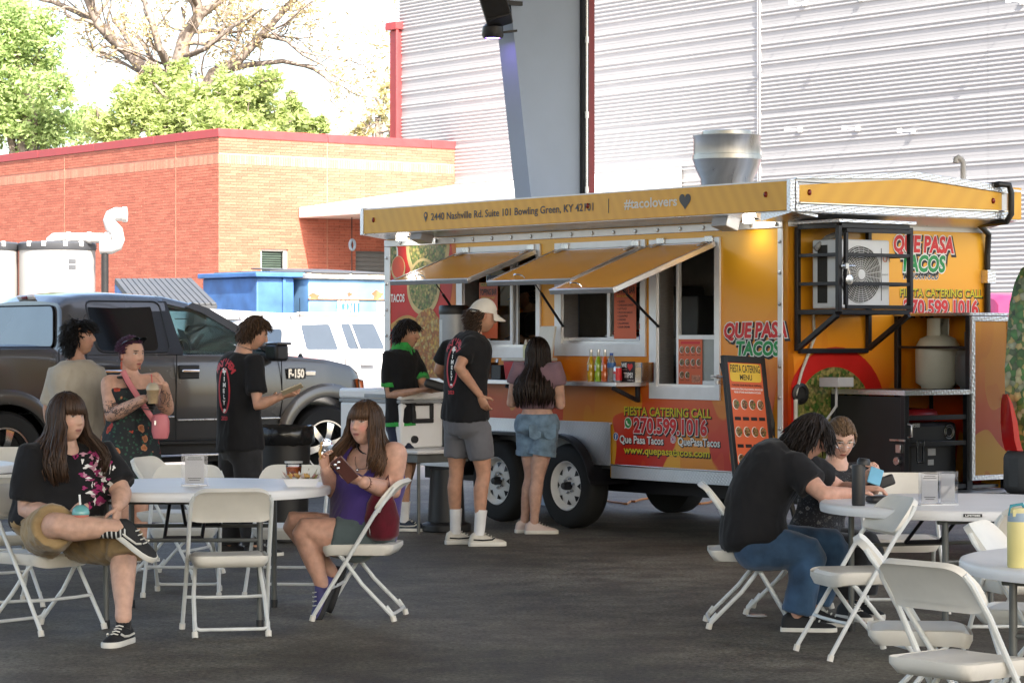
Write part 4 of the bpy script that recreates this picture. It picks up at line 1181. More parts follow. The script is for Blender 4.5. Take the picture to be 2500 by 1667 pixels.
stacked('270.599.1016', a, b_, z - .005, .118, [(m_black_print, .135, .01, -.008), (m_white_print, .10, 0, 0), (m_red_print, .055, 0, 0)], FS)
a, z = sx(1514, 1080); b_, _ = sx(1620, 1083)
stacked('Que Pasa Tacos', a, b_, z, .062, [(m_black_print, .1, .006, -.004), (m_white_print, .03, 0, 0)], FS)
a, z = sx(1656, 1086); b_, _ = sx(1758, 1089)
stacked('QuePasaTacos', a, b_, z, .062, [(m_black_print, .1, .006, -.004), (m_white_print, .03, 0, 0)], FS)
a, z = sx(1524, 1105); b_, _ = sx(1733, 1110)
stacked('www.quepasatacos.com', a, b_, z, .058, [(m_black_print, .1, .006, -.006), (m_lime, .03, 0, 0)], FS)
def icon(px, py, r, ring, fill, glyph, gm):
 x, z = sx(px, py)
 p = disc(MB(), x, -.003, z, r, r, 24).build('icon', ring, TRL, angle=0, fix=False)
 disc(MB(), x, -.004, z, r*.86, r*.86, 24).build('icon_fill', fill, p, angle=0, fix=False)
 if glyph: lettering(glyph, r*1.2, gm, p, (V((x, -.005, z - r*.6)), R1, U1), align='CENTER', bold=.05)
 return p, x, z
icon(1504, 1065, .032, m_white_print, M('icon_blue', (.03, .12, .4), .4), 'f', m_white_print)
p, x, z = icon(1644, 1072, .032, m_white_print, M('icon_pink', (.45, .12, .3), .4), '', None)
t = MB(); t.tube([V((x + .016*cos(a_), -.0055, z + .016*sin(a_))) for a_ in [2*pi*k/16 for k in range(16)]], .0028, 6, closed=True)
t.tube([V((x + sx_*.022, -.0055, z + sz_*.022)) for sx_, sz_ in ((-1,-1),(1,-1),(1,1),(-1,1))], .0026, 6, closed=True); t.build('icon_ring', m_white_print, p)
p, x, z = icon(1534, 1032, .046, m_white_print, M('icon_green', (.03, .3, .06), .4), '', None)
MB().tube([V((x - .016, -.0055, z + .016)), V((x - .012, -.0055, z - .002)), V((x + .002, -.0055, z - .014)), V((x + .018, -.0055, z - .016))], .006, 6).poly([V((x - .044, -.0045, z - .048)), V((x - .02, -.0045, z - .036)), V((x - .036, -.0045, z - .018))]).build('icon_glyph', m_white_print, p)
a, z = sx(1770, 824); b_ = sx(1922, 824)[0]
LOGO = lambda c: [(m_black_print, .19, .012, -.012), (m_white_print, .13, 0, 0), (c, .06, 0, 0)]
stacked('QUE PASA', a, min(b_, -.01), z - .0, .112, LOGO(m_red_print), FS, shear=.12, tilt=.01)
a, z = sx(1800, 866); b_ = sx(1904, 866)[0]
stacked('TACOS', a, b_, z, .105, LOGO(m_green_print), FS, shear=.12)
def ey(px, py): return on_end(px, py)
a, z = ey(2182, 613); b_ = ey(2326, 613)[0]
stacked('QUE PASA', a, b_, z, .125, LOGO(m_red_print), FE, shear=.12)
a, z = ey(2200, 661); b_ = ey(2306, 661)[0]
stacked('TACOS', a, b_, z, .125, LOGO(m_green_print), FE, shear=.12)
a, z = ey(2206, 680); b_ = ey(2290, 680)[0]
stacked('MEXICAN FOOD', a, b_, z, .045, [(m_white_print, .13, 0, 0), (m_black_print, .03, 0, 0)], FE, shear=.25)
a, z = ey(2197, 723); b_ = ey(2397, 723)[0]
stacked('FIESTA CATERING CALL', a, b_, z, .062, [(m_black_print, .1, .006, -.006), (m_lime, .03, 0, 0)], FE)
a, z = ey(2206, 768); b_ = ey(2386, 768)[0]
stacked('270.599.1016', a, b_, z, .118, [(m_black_print, .135, .01, -.008), (m_white_print, .10, 0, 0), (m_red_print, .055, 0, 0)], FE)
yF = RY0 - .012
fx = lambda px, py: on_side(px, py, yF)
FF = (V((0, yF, 0)), R1, U1, V((0, -1, 0)))
a, z = fx(1053, 538); b_ = fx(1449, 520)[0]
stacked('2440 Nashville Rd. Suite 101 Bowling Green, KY 42101', a, b_, z, .062, [(m_grey_print, .02, 0, 0)], FF)
a, z = fx(1525, 511); b_ = fx(1653, 503)[0]
stacked('#tacolovers', a, b_, z + .004, .076, [(m_white_print, .03, 0, 0)], FF)
x, z = fx(1486, 503); MB().box((x - .003, yF - .003, z - .055), (x + .003, yF - .001, z + .055)).build('print_bar', m_grey_print, TRL, angle=0)
x, z = fx(1673, 490)
heart_pts = [(16*sin(t_)**3, 13*cos(t_) - 5*cos(2*t_) - 2*cos(3*t_) - cos(4*t_)) for t_ in [2*pi*k/40 for k in range(40)]]
MB().poly([V((x + u*.0042, yF - .003, z + v*.0042)) for u, v in heart_pts]).build('heart_print', m_grey_print, TRL, angle=0, fix=False)
x, z = fx(1040, 529)
pin = [V((x + .028*cos(a_), yF - .003, z + .012 + .028*sin(a_))) for a_ in [radians(d) for d in range(-30, 211, 15)]] + [V((x, yF - .003, z - .05))]
p = MB().poly(pin).build('pin_print', m_grey_print, TRL, angle=0, fix=False)
disc(MB(), x, yF - .0042, z + .012, .014, .014, 16).build('pin_hole', m_fascia, p, angle=0, fix=False)
t = MB(); disc(t, 0, 0, 0, 1, 1, 40)
cy, cz = on_end(2040, 1010)
MB().poly([V((.004, max(.03, cy + .52*cos(a_)), max(.56, cz + .5*sin(a_)))) for a_ in [2*pi*k/40 for k in range(40)]]).build('picture_shape', MATS['picture_red'], TRL, angle=0, fix=False)
MB().poly([V((.006, max(.04, cy - .02 + .4*cos(a_)), max(.57, cz - .03 + .38*sin(a_)))) for a_ in [2*pi*k/36 for k in range(36)]]).build('dish_fill', m_food_green, TRL, angle=0, fix=False)
def flood(name, px, py, lit, energy, aim):
 x, z = on_side(px, py, -.16)
 c = V((x, -.16, z))
 t = MB().cbox(c, (.17, .13, .1), 0, Matrix.Rotation(radians(-18), 3, 'X')).tube([c + V((.03, .05, .03)), c + V((.03, .13, .07))], .012, 6)
 f = t.build(name, M('lamp_housing_grey', (.45, .46, .5), .4), TRL, bevel=.012)
 return f, c
flood('flood_lamp', 1030, 577, False, 0, None); flood('flood_lamp', 1772, 543, False, 0, None)
def lit_lamp(px, py, w, e, spot, name):
 x, z = on_side(px, py, -.12); c = V((x, -.12, z))
 t = MB().cbox(c + V((0, .02, .02)), (w, .06, .06)); p = t.build(name, m_black_metal, TRL, bevel=.006)
 MB().cbox(c + V((0, -.008, -.012)), (w*.86, .05, .045)).build('lit_lens', M('lit_lens', (1, 1, 1), .3, emis=(1, .96, .88), es=9), p, bevel=.004)
 ld = bpy.data.lights.new('lamp_light', 'SPOT'); ld.energy = e; ld.spot_size = radians(120); ld.spot_blend = .8; ld.shadow_soft_size = .03; ld.color = (1, .93, .8)
 lo = bpy.data.objects.new('lamp_light', ld); COL.objects.link(lo); lo.parent = TRL
 lo.location = c + V((0, -.05, -.06)); lo.rotation_euler = V((0, .45, -1)).to_track_quat('-Z', 'Y').to_euler()
lit_lamp(983, 578, .12, .8, 0, 'work_lamp'); lit_lamp(1830, 533, .09, .5, 0, 'work_lamp')
CX0, CX1, CY0, CY1, CZ0, CZ1, CZL = .03, .46, .07, .80, 1.74, 2.365, 1.455
t = MB(); b = .036
def bx(a, c): t.bar(a, c, b, b)
for y in (CY0, CY1):
 for x in (CX0, CX1): bx((x, y, CZ0 if x == CX1 else CZL), (x, y, CZ1))
 for z in (CZ0, CZ1): bx((CX0 + b*.5, y, z), (CX1 - b*.5, y, z))
 bx((CX0 + .01, y, CZL + .02), (CX1 - .01, y, CZ0 - .02))
 for z in (CZ0 + .205, CZ0 + .415): t.bar((CX0 + b*.5, y, z), (CX1 - b*.5, y, z), .022, .026)
for z in (CZ0, CZ1): bx((CX1, CY0 + b*.5, z), (CX1, CY1 - b*.5, z))
bx((CX0, CY0 + b*.5, CZL), (CX0, CY1 - b*.5, CZL)); bx((CX0, CY0 + b*.5, CZ0), (CX0, CY1 - b*.5, CZ0))
cage = t.build('cage_frame', m_black_metal, TRL, bevel=.003)
t = MB(); t.b = 0
for z in (CZ0 + .035, CZ1 - .035): t.bar((CX1 + .022, CY0 + .05, z), (CX1 + .022, CY1 - .015, z), .026, .03)
for y in (CY0 + .05, CY1 - .02): t.bar((CX1 + .022, y, CZ0 + .05), (CX1 + .022, y, CZ1 - .05), .026, .03)
for z in (CZ0 + .205, CZ0 + .415): t.bar((CX1 + .022, CY0 + .062, z), (CX1 + .022, CY1 - .032, z), .02, .026)
t.build('cage_door', m_black_metal, TRL, bevel=.003)
MB().box((.0, CY0 - .03, CZ1 + .02), (CX1 + .04, CY1 + .03, CZ1 + .045)).build('cage_roof', m_dia, TRL, bevel=.003)
t = MB().tube([(CX1 + .045, CY0 - .01, 2.07), (CX1 + .045, CY0 + .12, 2.07)], .009, 8).box((CX1 + .036, CY0 + .02, 2.05), (CX1 + .056, CY0 + .05, 2.09))
t.tube([(CX1 + .05, CY0 + .045, 2.05), (CX1 + .055, CY0 + .03, 2.0), (CX1 + .055, CY0 + .06, 2.0), (CX1 + .05, CY0 + .05, 2.05)], .005, 6).lathe([(.034, 0), (.036, .012), (.001, .02)], 14, (CX1 + .05, CY0 + .05, 1.97), Matrix.Rotation(radians(90), 3, 'Y'))
t.build('padlock', m_zinc, TRL)
m_ac = M('ac_white', (.62, .64, .66), .4, var=.04)
ax0, ax1, ay0, ay1, az0, az1 = .1, .39, .15, .66, 1.765, 2.27
ac = MB().box((ax0, ay0, az0), (ax1, ay1, az1)).build('air_conditioner', m_ac, TRL, bevel=.012)
MB().box((ax0 + .06, ay0 - .004, az0 + .04), (ax1 - .13, ay0 + .004, az1 - .04)).build('coil_side', M('coil_dark', (.02, .018, .014), .7, var=.4, vs=90), ac, angle=0)
RYf = Matrix.Rotation(radians(90), 3, 'Y')
fcx = (ax1, ay0 + .205, az0 + .25)
MB().lathe([(.001, .001), (.21, .001)], 40, fcx, RYf, cap=False).build('fan_recess', M('fan_dark', (.05, .05, .045), .7), ac, angle=0, fix=False)
t = MB()
for r in [.035 + .0155*k for k in range(12)]: t.tube([V(fcx) + V((.012, r*cos(a_), r*sin(a_))) for a_ in [2*pi*k/36 for k in range(36)]], .0028, 4, closed=True)
for k in range(24):
 a_ = 2*pi*k/24; t.tube([V(fcx) + V((.011, .03*cos(a_), .03*sin(a_))), V(fcx) + V((.011, .208*cos(a_ + .12), .208*sin(a_ + .12)))], .0022, 4)
o = t.build('fan_grille', m_ac, ac); o['kind'] = 'stuff'
MB().lathe([(.036, .004), (.036, .018), (.001, .02)], 20, fcx, RYf, cap=False).build('fan_hub', m_ac, ac)
MB().box((ax1, ay1 - .09, az0 + .06), (ax1 + .003, ay1 - .085, az1 - .06)).build('panel_groove', m_grey_print, ac, angle=0)
lettering('U', .05, M('logo_orange', (.6, .12, .04), .5), ac, (V((ax1 + .003, ay1 - .075, az1 - .16)), V((0,1,0)), U1))
lettering('Λ', .05, m_grey_print, ac, (V((ax1 + .003, ay1 - .042, az1 - .16)), V((0,1,0)), U1))
lettering('EFFICIENT', .012, m_grey_print, ac, (V((ax1 + .003, ay1 - .08, az1 - .26)), V((0,1,0)), U1), width=.06)
t = MB().tube([(.03, .48, 2.4), (.12, .47, 2.37), (.18, .38, 2.33), (.2, .2, 2.28), (.16, .12, 2.2)], .022, 10); t.build('line_set', M('pipe_wrap', (.3, .3, .3), .6, var=.3, vs=20), TRL)
MB().tube([(.04, .22, 1.74), (.03, .24, 1.55), (.02, .12, 1.3), (.015, .06, 1.12), (.015, .06, 1.0)], .011, 8).tube([(.02, .06, 1.1), (.02, .06, .6)], .016, 8).build('drain_hose', M('clear_hose', (.5, .5, .45), .4), TRL)
GX, GY0, GY1, GZ = .75, .45, 1.1, 1.165
t = MB(); b = .045
for x, y in ((.03, GY0), (GX, GY0), (GX, GY1)): t.bar((x, y, .43), (x, y, GZ - .02), b, b)
for z in (.46, .78, .97): t.bar((GX, GY0 + .025, z), (GX, GY1 - .025, z), .03, .035)
for y in (GY0, GY1): t.bar((.05, y, .455), (GX - .025, y, .455), b, b)
t.build('generator_frame', m_black_metal, TRL, bevel=.003)
MB().box((.03, GY0 - .03, GZ - .018), (GX + .03, GY1 + .0, GZ + .004)).build('counter_top', m_steel_dark, TRL, bevel=.002)
MB().box((.03, GY0 - .036, GZ - .03), (GX + .036, GY0 - .031, GZ + .006)).box((GX + .031, GY0 - .036, GZ - .03), (GX + .036, GY1 + .02, GZ + .006)).build('counter_edge', m_dia, TRL, bevel=.001)
MB().box((.05, GY0 - .012, .48), (GX - .03, GY0 + .002, GZ - .04)).build('cabinet_door', m_black_plastic, TRL, bevel=.004)
t = MB().tube([(GX + .03, GY0 + .0, .93), (GX + .07, GY0, .92), (GX + .07, GY0, .84), (GX + .03, GY0, .83)], .009, 8).bar((GX - .12, GY0 - .03, .81), (GX + .03, GY0 - .03, .81), .015, .015)
t.cbox((GX - .02, GY0 - .035, .75), (.05, .03, .06)).lathe([(.03, -.015), (.03, .015)], 16, (GX - .04, GY0 - .035, .66), RX)
t.build('door_latch', m_zinc, TRL, bevel=.002)
t = MB()
for a_, c_ in (((GX + .03, GY0 + .1, .65), (GX + .03, GY0 + .1, .8)), ((GX + .03, GY0 + .16, .65), (GX + .03, GY0 + .16, .8)), ((GX + .03, GY0 + .1, .8), (GX + .03, GY0 + .16, .8)), ((GX + .03, GY0 + .1, .65), (GX + .03, GY0 + .16, .65))): t.tube([a_, c_], .009, 6)
t.build('shackle_ring', m_chrome, TRL)
gen = MB().box((.2, GY0 + .1, .5), (GX - .06, GY1 - .04, .93)).build('generator', M('generator_black', (.02, .02, .023), .45), TRL, bevel=.03)
MB().box((.25, GY0 + .14, .93), (GX - .08, GY1 - .2, 1.03)).build('fuel_tank', M('tank_red', (.3, .01, .015), .35), gen, bevel=.04)
lettering('9500', .028, m_white_print, gen, (V((GX - .059, GY0 + .14, .90)), V((0,1,0)), U1), bold=.03)
MB().box((GX - .061, GY0 + .3, .62), (GX - .058, GY0 + .36, .66)).box((GX - .061, GY0 + .3, .69), (GX - .058, GY0 + .38, .74)).build('control_label', m_paper, gen, angle=0)
t = MB()
for r in (.05, .035): t.tube([V((GX - .055, GY0 + .52 + r*cos(a_), .86 + r*sin(a_))) for a_ in [2*pi*k/20 for k in range(20)]], .004, 5, closed=True)
t.build('recoil_ring', m_zinc, gen)
LZ = 1.715; LY1 = 1.5
t = MB()
for x, y in ((.02, GY1 + .02), (GX, GY1 + .02), (.02, LY1), (GX, LY1)): t.bar((x, y, .43), (x, y, LZ), .04, .04)
t.bar((.03, GY1 + .02, 1.48), (GX - .02, GY1 + .02, 1.48), .03, .02)
t.build('locker_frame', m_black_metal, TRL, bevel=.003)
MB().box((.0, GY1 - .01, LZ), (GX + .035, LY1 + .03, LZ + .022)).build('locker_roof', m_dia, TRL, bevel=.003)
MB().box((.02, LY1 - .015, .43), (GX - .03, LY1 - .005, LZ)).build('locker_back', m_wrap, TRL, angle=0)
MB().box((.03, GY1 + .05, .44), (GX - .03, LY1 - .03, .46)).box((.03, GY1 + .05, 1.15), (GX - .03, LY1 - .03, 1.165)).build('locker_shelf', m_steel_dark, TRL, angle=0)
MB().box((GX + .023, GY1 + .04, .53), (GX + .035, LY1 + .02, LZ - .03)).build('locker_door', m_wrap, TRL, angle=0)
t = MB()
y0_, y1_, z0_, z1_ = GY1 + .005, LY1 + .03, .50, LZ - .005
for a_, c_ in (((GX+.02, y0_, z0_), (GX+.045, y0_+.036, z1_)), ((GX+.02, y1_-.036, z0_), (GX+.045, y1_, z1_)), ((GX+.02, y0_+.036, z1_-.036), (GX+.045, y1_-.036, z1_)), ((GX+.02, y0_+.036, z0_), (GX+.045, y1_-.036, z0_+.036))): t.box(a_, c_)
t.build('door_trim', m_dia, TRL, bevel=.002)
MB().tube([(GX + .04, LY1 - .03, 1.1), (GX + .07, LY1 - .03, 1.1)], .012, 8).build('door_knob', m_zinc, TRL)
def gas_bottle(x, y, z, k, mat_, lab, kz=.86):
 q = thing('gas_bottle', lab, 'gas bottle', TR0 + Matrix.Rotation(TROT, 3, 'Z') @ V((x, y, z)), TROT, 'gas bottles in the locker')
 q.scale = (1, 1, kz)
 MB().lathe([(.11*k, 0), (.115*k, .02), (.15*k, .05), (.152*k, .3*k), (.145*k, .34*k), (.12*k, .39*k), (.06*k, .42*k), (.05*k, .425*k)], 32).build('tank', mat_, q, angle=60)
 t = MB()
 n_ = 24
 pts = [V((.075*k*cos(a_), .075*k*sin(a_), 0)) for a_ in [radians(35) + radians(290)*i/(n_-1) for i in range(n_)]]
 t.loft([[p_ + V((0, 0, .41*k)), p_ + V((0, 0, .55*k)), p_*.94 + V((0, 0, .55*k)), p_*.94 + V((0, 0, .41*k))] for p_ in pts]); t.build('collar', mat_, q, angle=40)
 MB().tube([(0, 0, .42*k), (0, 0, .5*k)], .018, 8).cbox((0, 0, .5*k), (.03, .07, .03)).build('valve', m_zinc, q)
m_bottle = M('bottle_cream', (.55, .53, .44), .4, var=.06)
gas_bottle(.27, 1.295, 1.17, 1.12, m_bottle, 'pale grey gas bottle standing nearest in the trailer locker')
gas_bottle(.60, 1.33, 1.17, .9, M('bottle_dark', (.10, .1, .1), .45), 'dark gas bottle behind the pale one in the locker')
MB().box((.1, .22, 1.19), (.3, .38, 1.26)).tube([(.2, .3, 1.19), (.25, .25, 1.05), (.2, .2, .95), (.1, .3, .9)], .012, 6).build('junction_box', M('box_grey', (.45, .45, .46), .4), TRL, bevel=.008)
MB().lathe([(.075, 0), (.08, .02), (.055, .03), (.05, .015), (.001, .012)], 24, (.004, .09 + .02, 1.14), RYf, cap=False).build('round_vent', m_black_plastic, TRL)
# ================================================================ VEHICLES
def interp(tab, x):
 if x <= tab[0][0]: return tab[0][1]
 for (a, va), (b, vb) in zip(tab, tab[1:]):
  if x <= b:
   t = (x - a) / (b - a) if b > a else 1
   return va + (vb - va) * t
 return tab[-1][1]
def body_shell(P):
 """lower body as one surface: columns along x, wheel arches cut from below"""
 xs = set(P['xs'])
 for hx, r in P['arches']:
  for k in range(25): xs.add(round(hx + r * cos(pi * k / 24), 4))
 x0, x1 = P['x0'], P['x1']
 n = 64
 for k in range(n + 1): xs.add(round(lerp(x0, x1, k / n), 4))
 xs = sorted(x for x in xs if x0 <= x <= x1)
 rings = []
 for x in xs:
  zt, zb, w = interp(P['top'], x), interp(P['bot'], x), interp(P['width'], x)
  for hx, r in P['arches']:
   if abs(x - hx) < r: zb = max(zb, P['wz'] + sqrt(r*r - (x-hx)**2))
  zt = max(zt, zb + .02)
  side = []
  for k in range(9):
   t = k / 8; z = lerp(zb, zt - .03, t)
   zz = (z - P['zs']) / (interp(P['top'], x) - P['zs'])
   bulge = P['bulge'] * (1 - (2*min(1, max(0, zz)) - 1.05)**2) - P['bulge']
   side.append((w + bulge, z))
  side += [(w - P['bulge'] * .6 - .02, zt - .01), (w - .07 - P['bulge'], zt), (w * .5, zt + P['crown'] * .8), (0, zt + P['crown'])]
  ring = [V((x, -y, z)) for y, z in side] + [V((x, y, z)) for y, z in side[-2::-1]]
  rings.append(ring)
 mb = MB().loft(rings, False, closed=False)
 n_ = len(rings[0])
 mb.add(rings[0], [tuple(range(n_))]); mb.add(rings[-1], [tuple(range(n_))[::-1]])
 return mb
def cab_y(P, z): return P['wb'] - (P['wb'] - P['wr']) * (z - P['belt']) / (P['roof'] - P['belt'])
def cab_shell(P, xa, xb, only_roof=False):
 xs = sorted(set([xa, xb] + [x for x, _ in P['cab'] if xa < x < xb] + [lerp(xa, xb, k/16) for k in range(17)]))
 rings = []
 for x in xs:
  zr_ = max(interp(P['cab'], x), P['belt'] + .002)
  yr = cab_y(P, zr_); yb = P['wb']
  side = [] if only_roof else [(yb, P['belt']), (lerp(yb, yr, .5), lerp(P['belt'], zr_, .5))]
  h = zr_ - P['belt']
  k = min(1, h / .3)
  side += [(lerp(yb, yr, .86) if not only_roof else yr + .005, zr_ - .07*k), (yr - .02*k, zr_ - .022*k), (yr - .07*k, zr_), (yr*.5, zr_ + .022*k), (0, zr_ + .03*k)]
  rings.append([V((x, -y, z)) for y, z in side] + [V((x, y, z)) for y, z in side[-2::-1]])
 mb = MB().loft(rings, False, closed=False)
 return mb, rings
def side_poly(P, pts, off=.004, s=-1):
 return [V((x, s * (cab_y(P, z) + off), z)) for x, z in pts]
def round_poly(pts, r=.05, n=4):
 out = []
 m = len(pts)
 for i in range(m):
  p0, p, p1 = V((*pts[i-1], 0)), V((*pts[i], 0)), V((*pts[(i+1) % m], 0))
  a = p + (p0 - p).normalized() * min(r, (p0-p).length*.4); b = p + (p1 - p).normalized() * min(r, (p1-p).length*.4)
  for k in range(n + 1):
   t = k / n; q = a.lerp(p, t).lerp(p.lerp(b, t), t); out.append((q.x, q.y))
 return out
def car_wheel(root, x, y, z, R, w, spokes, rimr, rim_mat, n=40):
 s = -1 if y < 0 else 1
 RR = Matrix.Rotation(radians(90) * (1 if s < 0 else -1), 3, 'X')
 wh = MB().lathe([(rimr, -w/2), (R - .03, -w/2), (R - .008, -w/2 + .03), (R, -w/2 + .06), (R, w/2 - .06), (R - .008, w/2 - .03), (R - .035, w/2), (rimr + .012, w/2 - .008), (rimr, w/2 - .03)], n, (x, y, z), RR, cap=False).build('wheel', m_rubber, root, angle=40)
 rm = MB().lathe([(rimr + .002, w/2 - .03), (rimr + .004, w/2 - .012), (rimr - .012, w/2 - .012), (rimr - .02, w/2 - .05), (rimr - .03, -w/2)], n, (x, y, z), RR, cap=False)
 c = V((x, y, z)); out = w/2 - .03
 for k in range(spokes):
  a = 2*pi*k/spokes + .25
  for da, wd in ((0, .032),):
   d = V((cos(a), 0, sin(a))); t_ = V((-sin(a), 0, cos(a)))
   o_ = V((0, s, 0))
   ring = lambda r, hw, h: [c + d*r + t_*hw + o_*(out + h), c + d*r - t_*hw + o_*(out + h), c + d*r - t_*hw*1.15 + o_*(out + h - .04), c + d*r + t_*hw*1.15 + o_*(out + h - .04)]
   rm.loft([ring(.05, .035, .0), ring(rimr*.5, wd, .012), ring(rimr - .02, wd*1.35, -.002)])
 rm.lathe([(.075, out - .03), (.075, out + .008), (.05, out + .02), (.001, out + .022)], 20, c, RR, cap=False)
 rm.build('rim', rim_mat, wh, angle=40)
 MB().lathe([(rimr - .03, -.02), (.001, -.02)], 20, c, RR, cap=False).build('brake_disc', m_dark_inside, wh, angle=0)
 nt_ = MB()
 for k in range(6):
  a = 2*pi*k/6; nt_.lathe([(.011, out), (.011, out + .025), (.001, out + .028)], 6, c + V((.06*cos(a), 0, .06*sin(a))), RR, cap=False)
 o = nt_.build('lug_nuts', m_chrome, wh); o['kind'] = 'stuff'
 return wh
def arch_lip(root, P, hx, r, mat_, wd=.05, s=-1, a0=8, a1=172, dz=0):
 t = MB(); rings = []
 for k in range(29):
  a = radians(lerp(a0, a1, k / 28)); y = interp(P['width'], hx + r*cos(a))
  f = lambda rr, o: V((hx + rr*cos(a), s * (y + o), P['wz'] + dz + rr*sin(a)))
  rings.append([f(r - .012, -.06), f(r - .012, .02), f(r + wd*.5, .03), f(r + wd, .002), f(r + wd, -.06)])
 return t.loft(rings).build('wheel_arch_flare', mat_, root, angle=50)
m_truck = M('dark_grey_metallic', (.080, .077, .074), .26, .35, var=.04, vs=2, coat=.8)
m_seam = M('seam_black', (.004, .004, .004), .7)
TK = dict(x0=-1.15, x1=4.24, xs=(.6, 4.1, 4.2), wz=.43, zs=.45, bulge=.05, crown=.035, arches=((0, .50), (3.67, .52)),
  top=((-1.15, 1.44), (.55, 1.455), (.64, 1.40), (2.9, 1.385), (3.1, 1.375), (3.2, 1.375), (3.7, 1.33), (4.0, 1.27), (4.12, 1.2), (4.2, 1.1), (4.24, .95)),
  bot=((-1.15, .62), (.5, .5), (3.1, .48), (4.24, .55)),
  width=((-1.15, .96), (-.9, 1.0), (3.7, 1.0), (4.0, .97), (4.12, .92), (4.2, .84), (4.24, .78)),
  belt=1.385, roof=1.99, wb=.96, wr=.72,
  cab=((.62, 1.40), (.63, 1.44), (.70, 1.89), (.80, 1.95), (1.0, 1.98), (1.3, 1.99), (1.9, 1.965), (2.2, 1.90), (2.5, 1.75), (3.08, 1.392)))
tk = thing('pickup_truck', 'dark grey four-door pickup truck parked beyond the round table', 'pickup truck', V((-5.444, 26.157, 0)), atan2(.604, .797))
body_shell(TK).build('body', m_truck, tk, angle=38, fix=True)
cb, rg = cab_shell(TK, .62, 1.86); cb.build('cab', m_truck, tk, angle=40)
cb2, rg2 = cab_shell(TK, 1.80, 2.36, True)
cb2.build('roof', m_truck, tk, angle=40)
cr_, _ = cab_shell(TK, .72, 2.34, True); cr_.v = [p - V((0, 0, .03)) for p in cr_.v]
cr_.build('headliner', M('headliner', (.12, .12, .12), .8), tk, angle=40)
for s in (-1, 1):
 pp = [V((x, s * cab_y(TK, z), z)) for x, z in ((2.16, 1.895), (2.34, 1.835), (2.62, 1.675), (2.9, 1.50), (3.08, 1.39))]
 MB().loft([[p + V((-.05, 0, -.03)), p + V((.03, 0, .015)), p + V((.03, -s*.06, .015)), p + V((-.05, -s*.06, -.03))] for p in pp]).build('pillar', m_truck, tk, angle=40)
 MB().loft([[V((1.80, s*(cab_y(TK, z)), z)), V((1.93 - .04*k, s*(cab_y(TK, z)), z)), V((1.93 - .04*k, s*(cab_y(TK, z) - .06), z)), V((1.80, s*(cab_y(TK, z) - .06), z))] for k, z in ((-1, 1.385), (1, 1.92))]).build('pillar', m_black_plastic, tk, angle=40)
 MB().poly(side_poly(TK, ((1.95, 1.40), (2.95, 1.40), (2.55, 1.69), (2.3, 1.83), (1.90, 1.88)), -.012, s)).build('door_glass', m_glass_green, tk, angle=0, fix=False)
 MB().poly(side_poly(TK, round_poly(((1.03, 1.425), (1.70, 1.425), (1.70, 1.895), (.98, 1.895)), .07), .004, s)).build('rear_door_glass', m_glass_dark, tk, angle=0, fix=False)
 q = [V((*p, 0)) for p in round_poly(((1.015, 1.41), (1.83, 1.41), (1.80, 1.915), (.965, 1.915)), .08)]
 MB().tube([V((p.x, s*(cab_y(TK, p.y) + .003), p.y)) for p in q], .010, 6, closed=True).build('window_surround', m_black_plastic, tk)
 MB().poly(side_poly(TK, ((1.66, 1.40), (1.97, 1.40), (1.88, 1.9), (1.62, 1.9)), .003, s)).build('pillar_trim', m_black_plastic, tk, angle=0, fix=False)
 t = MB()
 for pts in ([(.86, 1.39), (.84, .9), (.84, .55)], [(1.87, 1.385), (1.86, .9), (1.86, .52)], [(3.10, 1.375), (3.11, .9), (3.05, .53)], [(.56, 1.44), (.57, .9), (.57, .56)], [(.84, .54), (3.05, .51)]):
  for a, b_ in zip(pts, pts[1:]):
   t.tube([V((a[0], s*(interp(TK['width'], a[0]) + .0), a[1])), V((b_[0], s*(interp(TK['width'], b_[0]) + .0), b_[1]))], .006, 4)
 t.build('door_seam', m_seam, tk)
 t = MB()
 for a, b_ in ((.58, 1.84), (1.88, 3.08)): t.box((a, s*.985, interp(((.58, .765), (3.1, .70)), a) - .008), (b_, s*1.012, interp(((.58, .765), (3.1, .70)), a) + .006))
 t.build('chrome_trim', m_zinc, tk, bevel=.003)
 MB().box((.55, s*.88, .36), (3.05, s*1.06, .39)).box((.7, s*.7, .40), (.76, s*.9, .5)).box((2.8, s*.7, .40), (2.86, s*.9, .5)).build('running_board', m_black_plastic, tk, bevel=.01)
 MB().box((.6, s*1.062, .368), (3.0, s*1.072, .388)).build('board_edge', m_chrome, tk, bevel=.003)
 for hx in (1.12, 2.0):
  MB().box((hx - .1, s*.985, 1.14), (hx + .13, s*1.003, 1.28)).build('handle_recess', m_black_plastic, tk, bevel=.012)
  MB().box((hx - .085, s*1.005, 1.205), (hx + .115, s*1.04, 1.235)).build('door_handle', m_chrome, tk, bevel=.008)
 for hx, r in TK['arches']: arch_lip(tk, TK, hx, r, m_truck, .13, s)
 MB().cbox((2.97, s*1.12, 1.40), (.16, .22, .17)).build('wing_mirror', m_black_plastic, tk, bevel=.03)
 MB().cbox((2.99, s*1.12, 1.492), (.17, .24, .03)).bar((2.99, s*.96, 1.36), (2.98, s*1.04, 1.36), .05, .04).build('mirror_cap', m_truck, tk, bevel=.012)
 MB().cbox((2.48, s*1.003, .8), (.3, .012, .03)).build('fender_badge', m_chrome, tk, bevel=.003)
 lp = [V((x, s*(y + .006), z)) for x, y, z in ((4.08, .95, 1.12), (4.17, .895, 1.10), (4.225, .83, 1.0), (4.235, .81, .93), (4.16, .90, .95), (4.10, .945, .99))]
 MB().loft([lp, [p + V((-.03, -s*.05, 0)) for p in lp]]).build('headlight', M('amber_lamp', (.75, .16, .03), .2, var=.1), tk, angle=30)
 t = MB().tube(lp, .010, 6, closed=True); t.build('headlight_rim', m_chrome, tk)
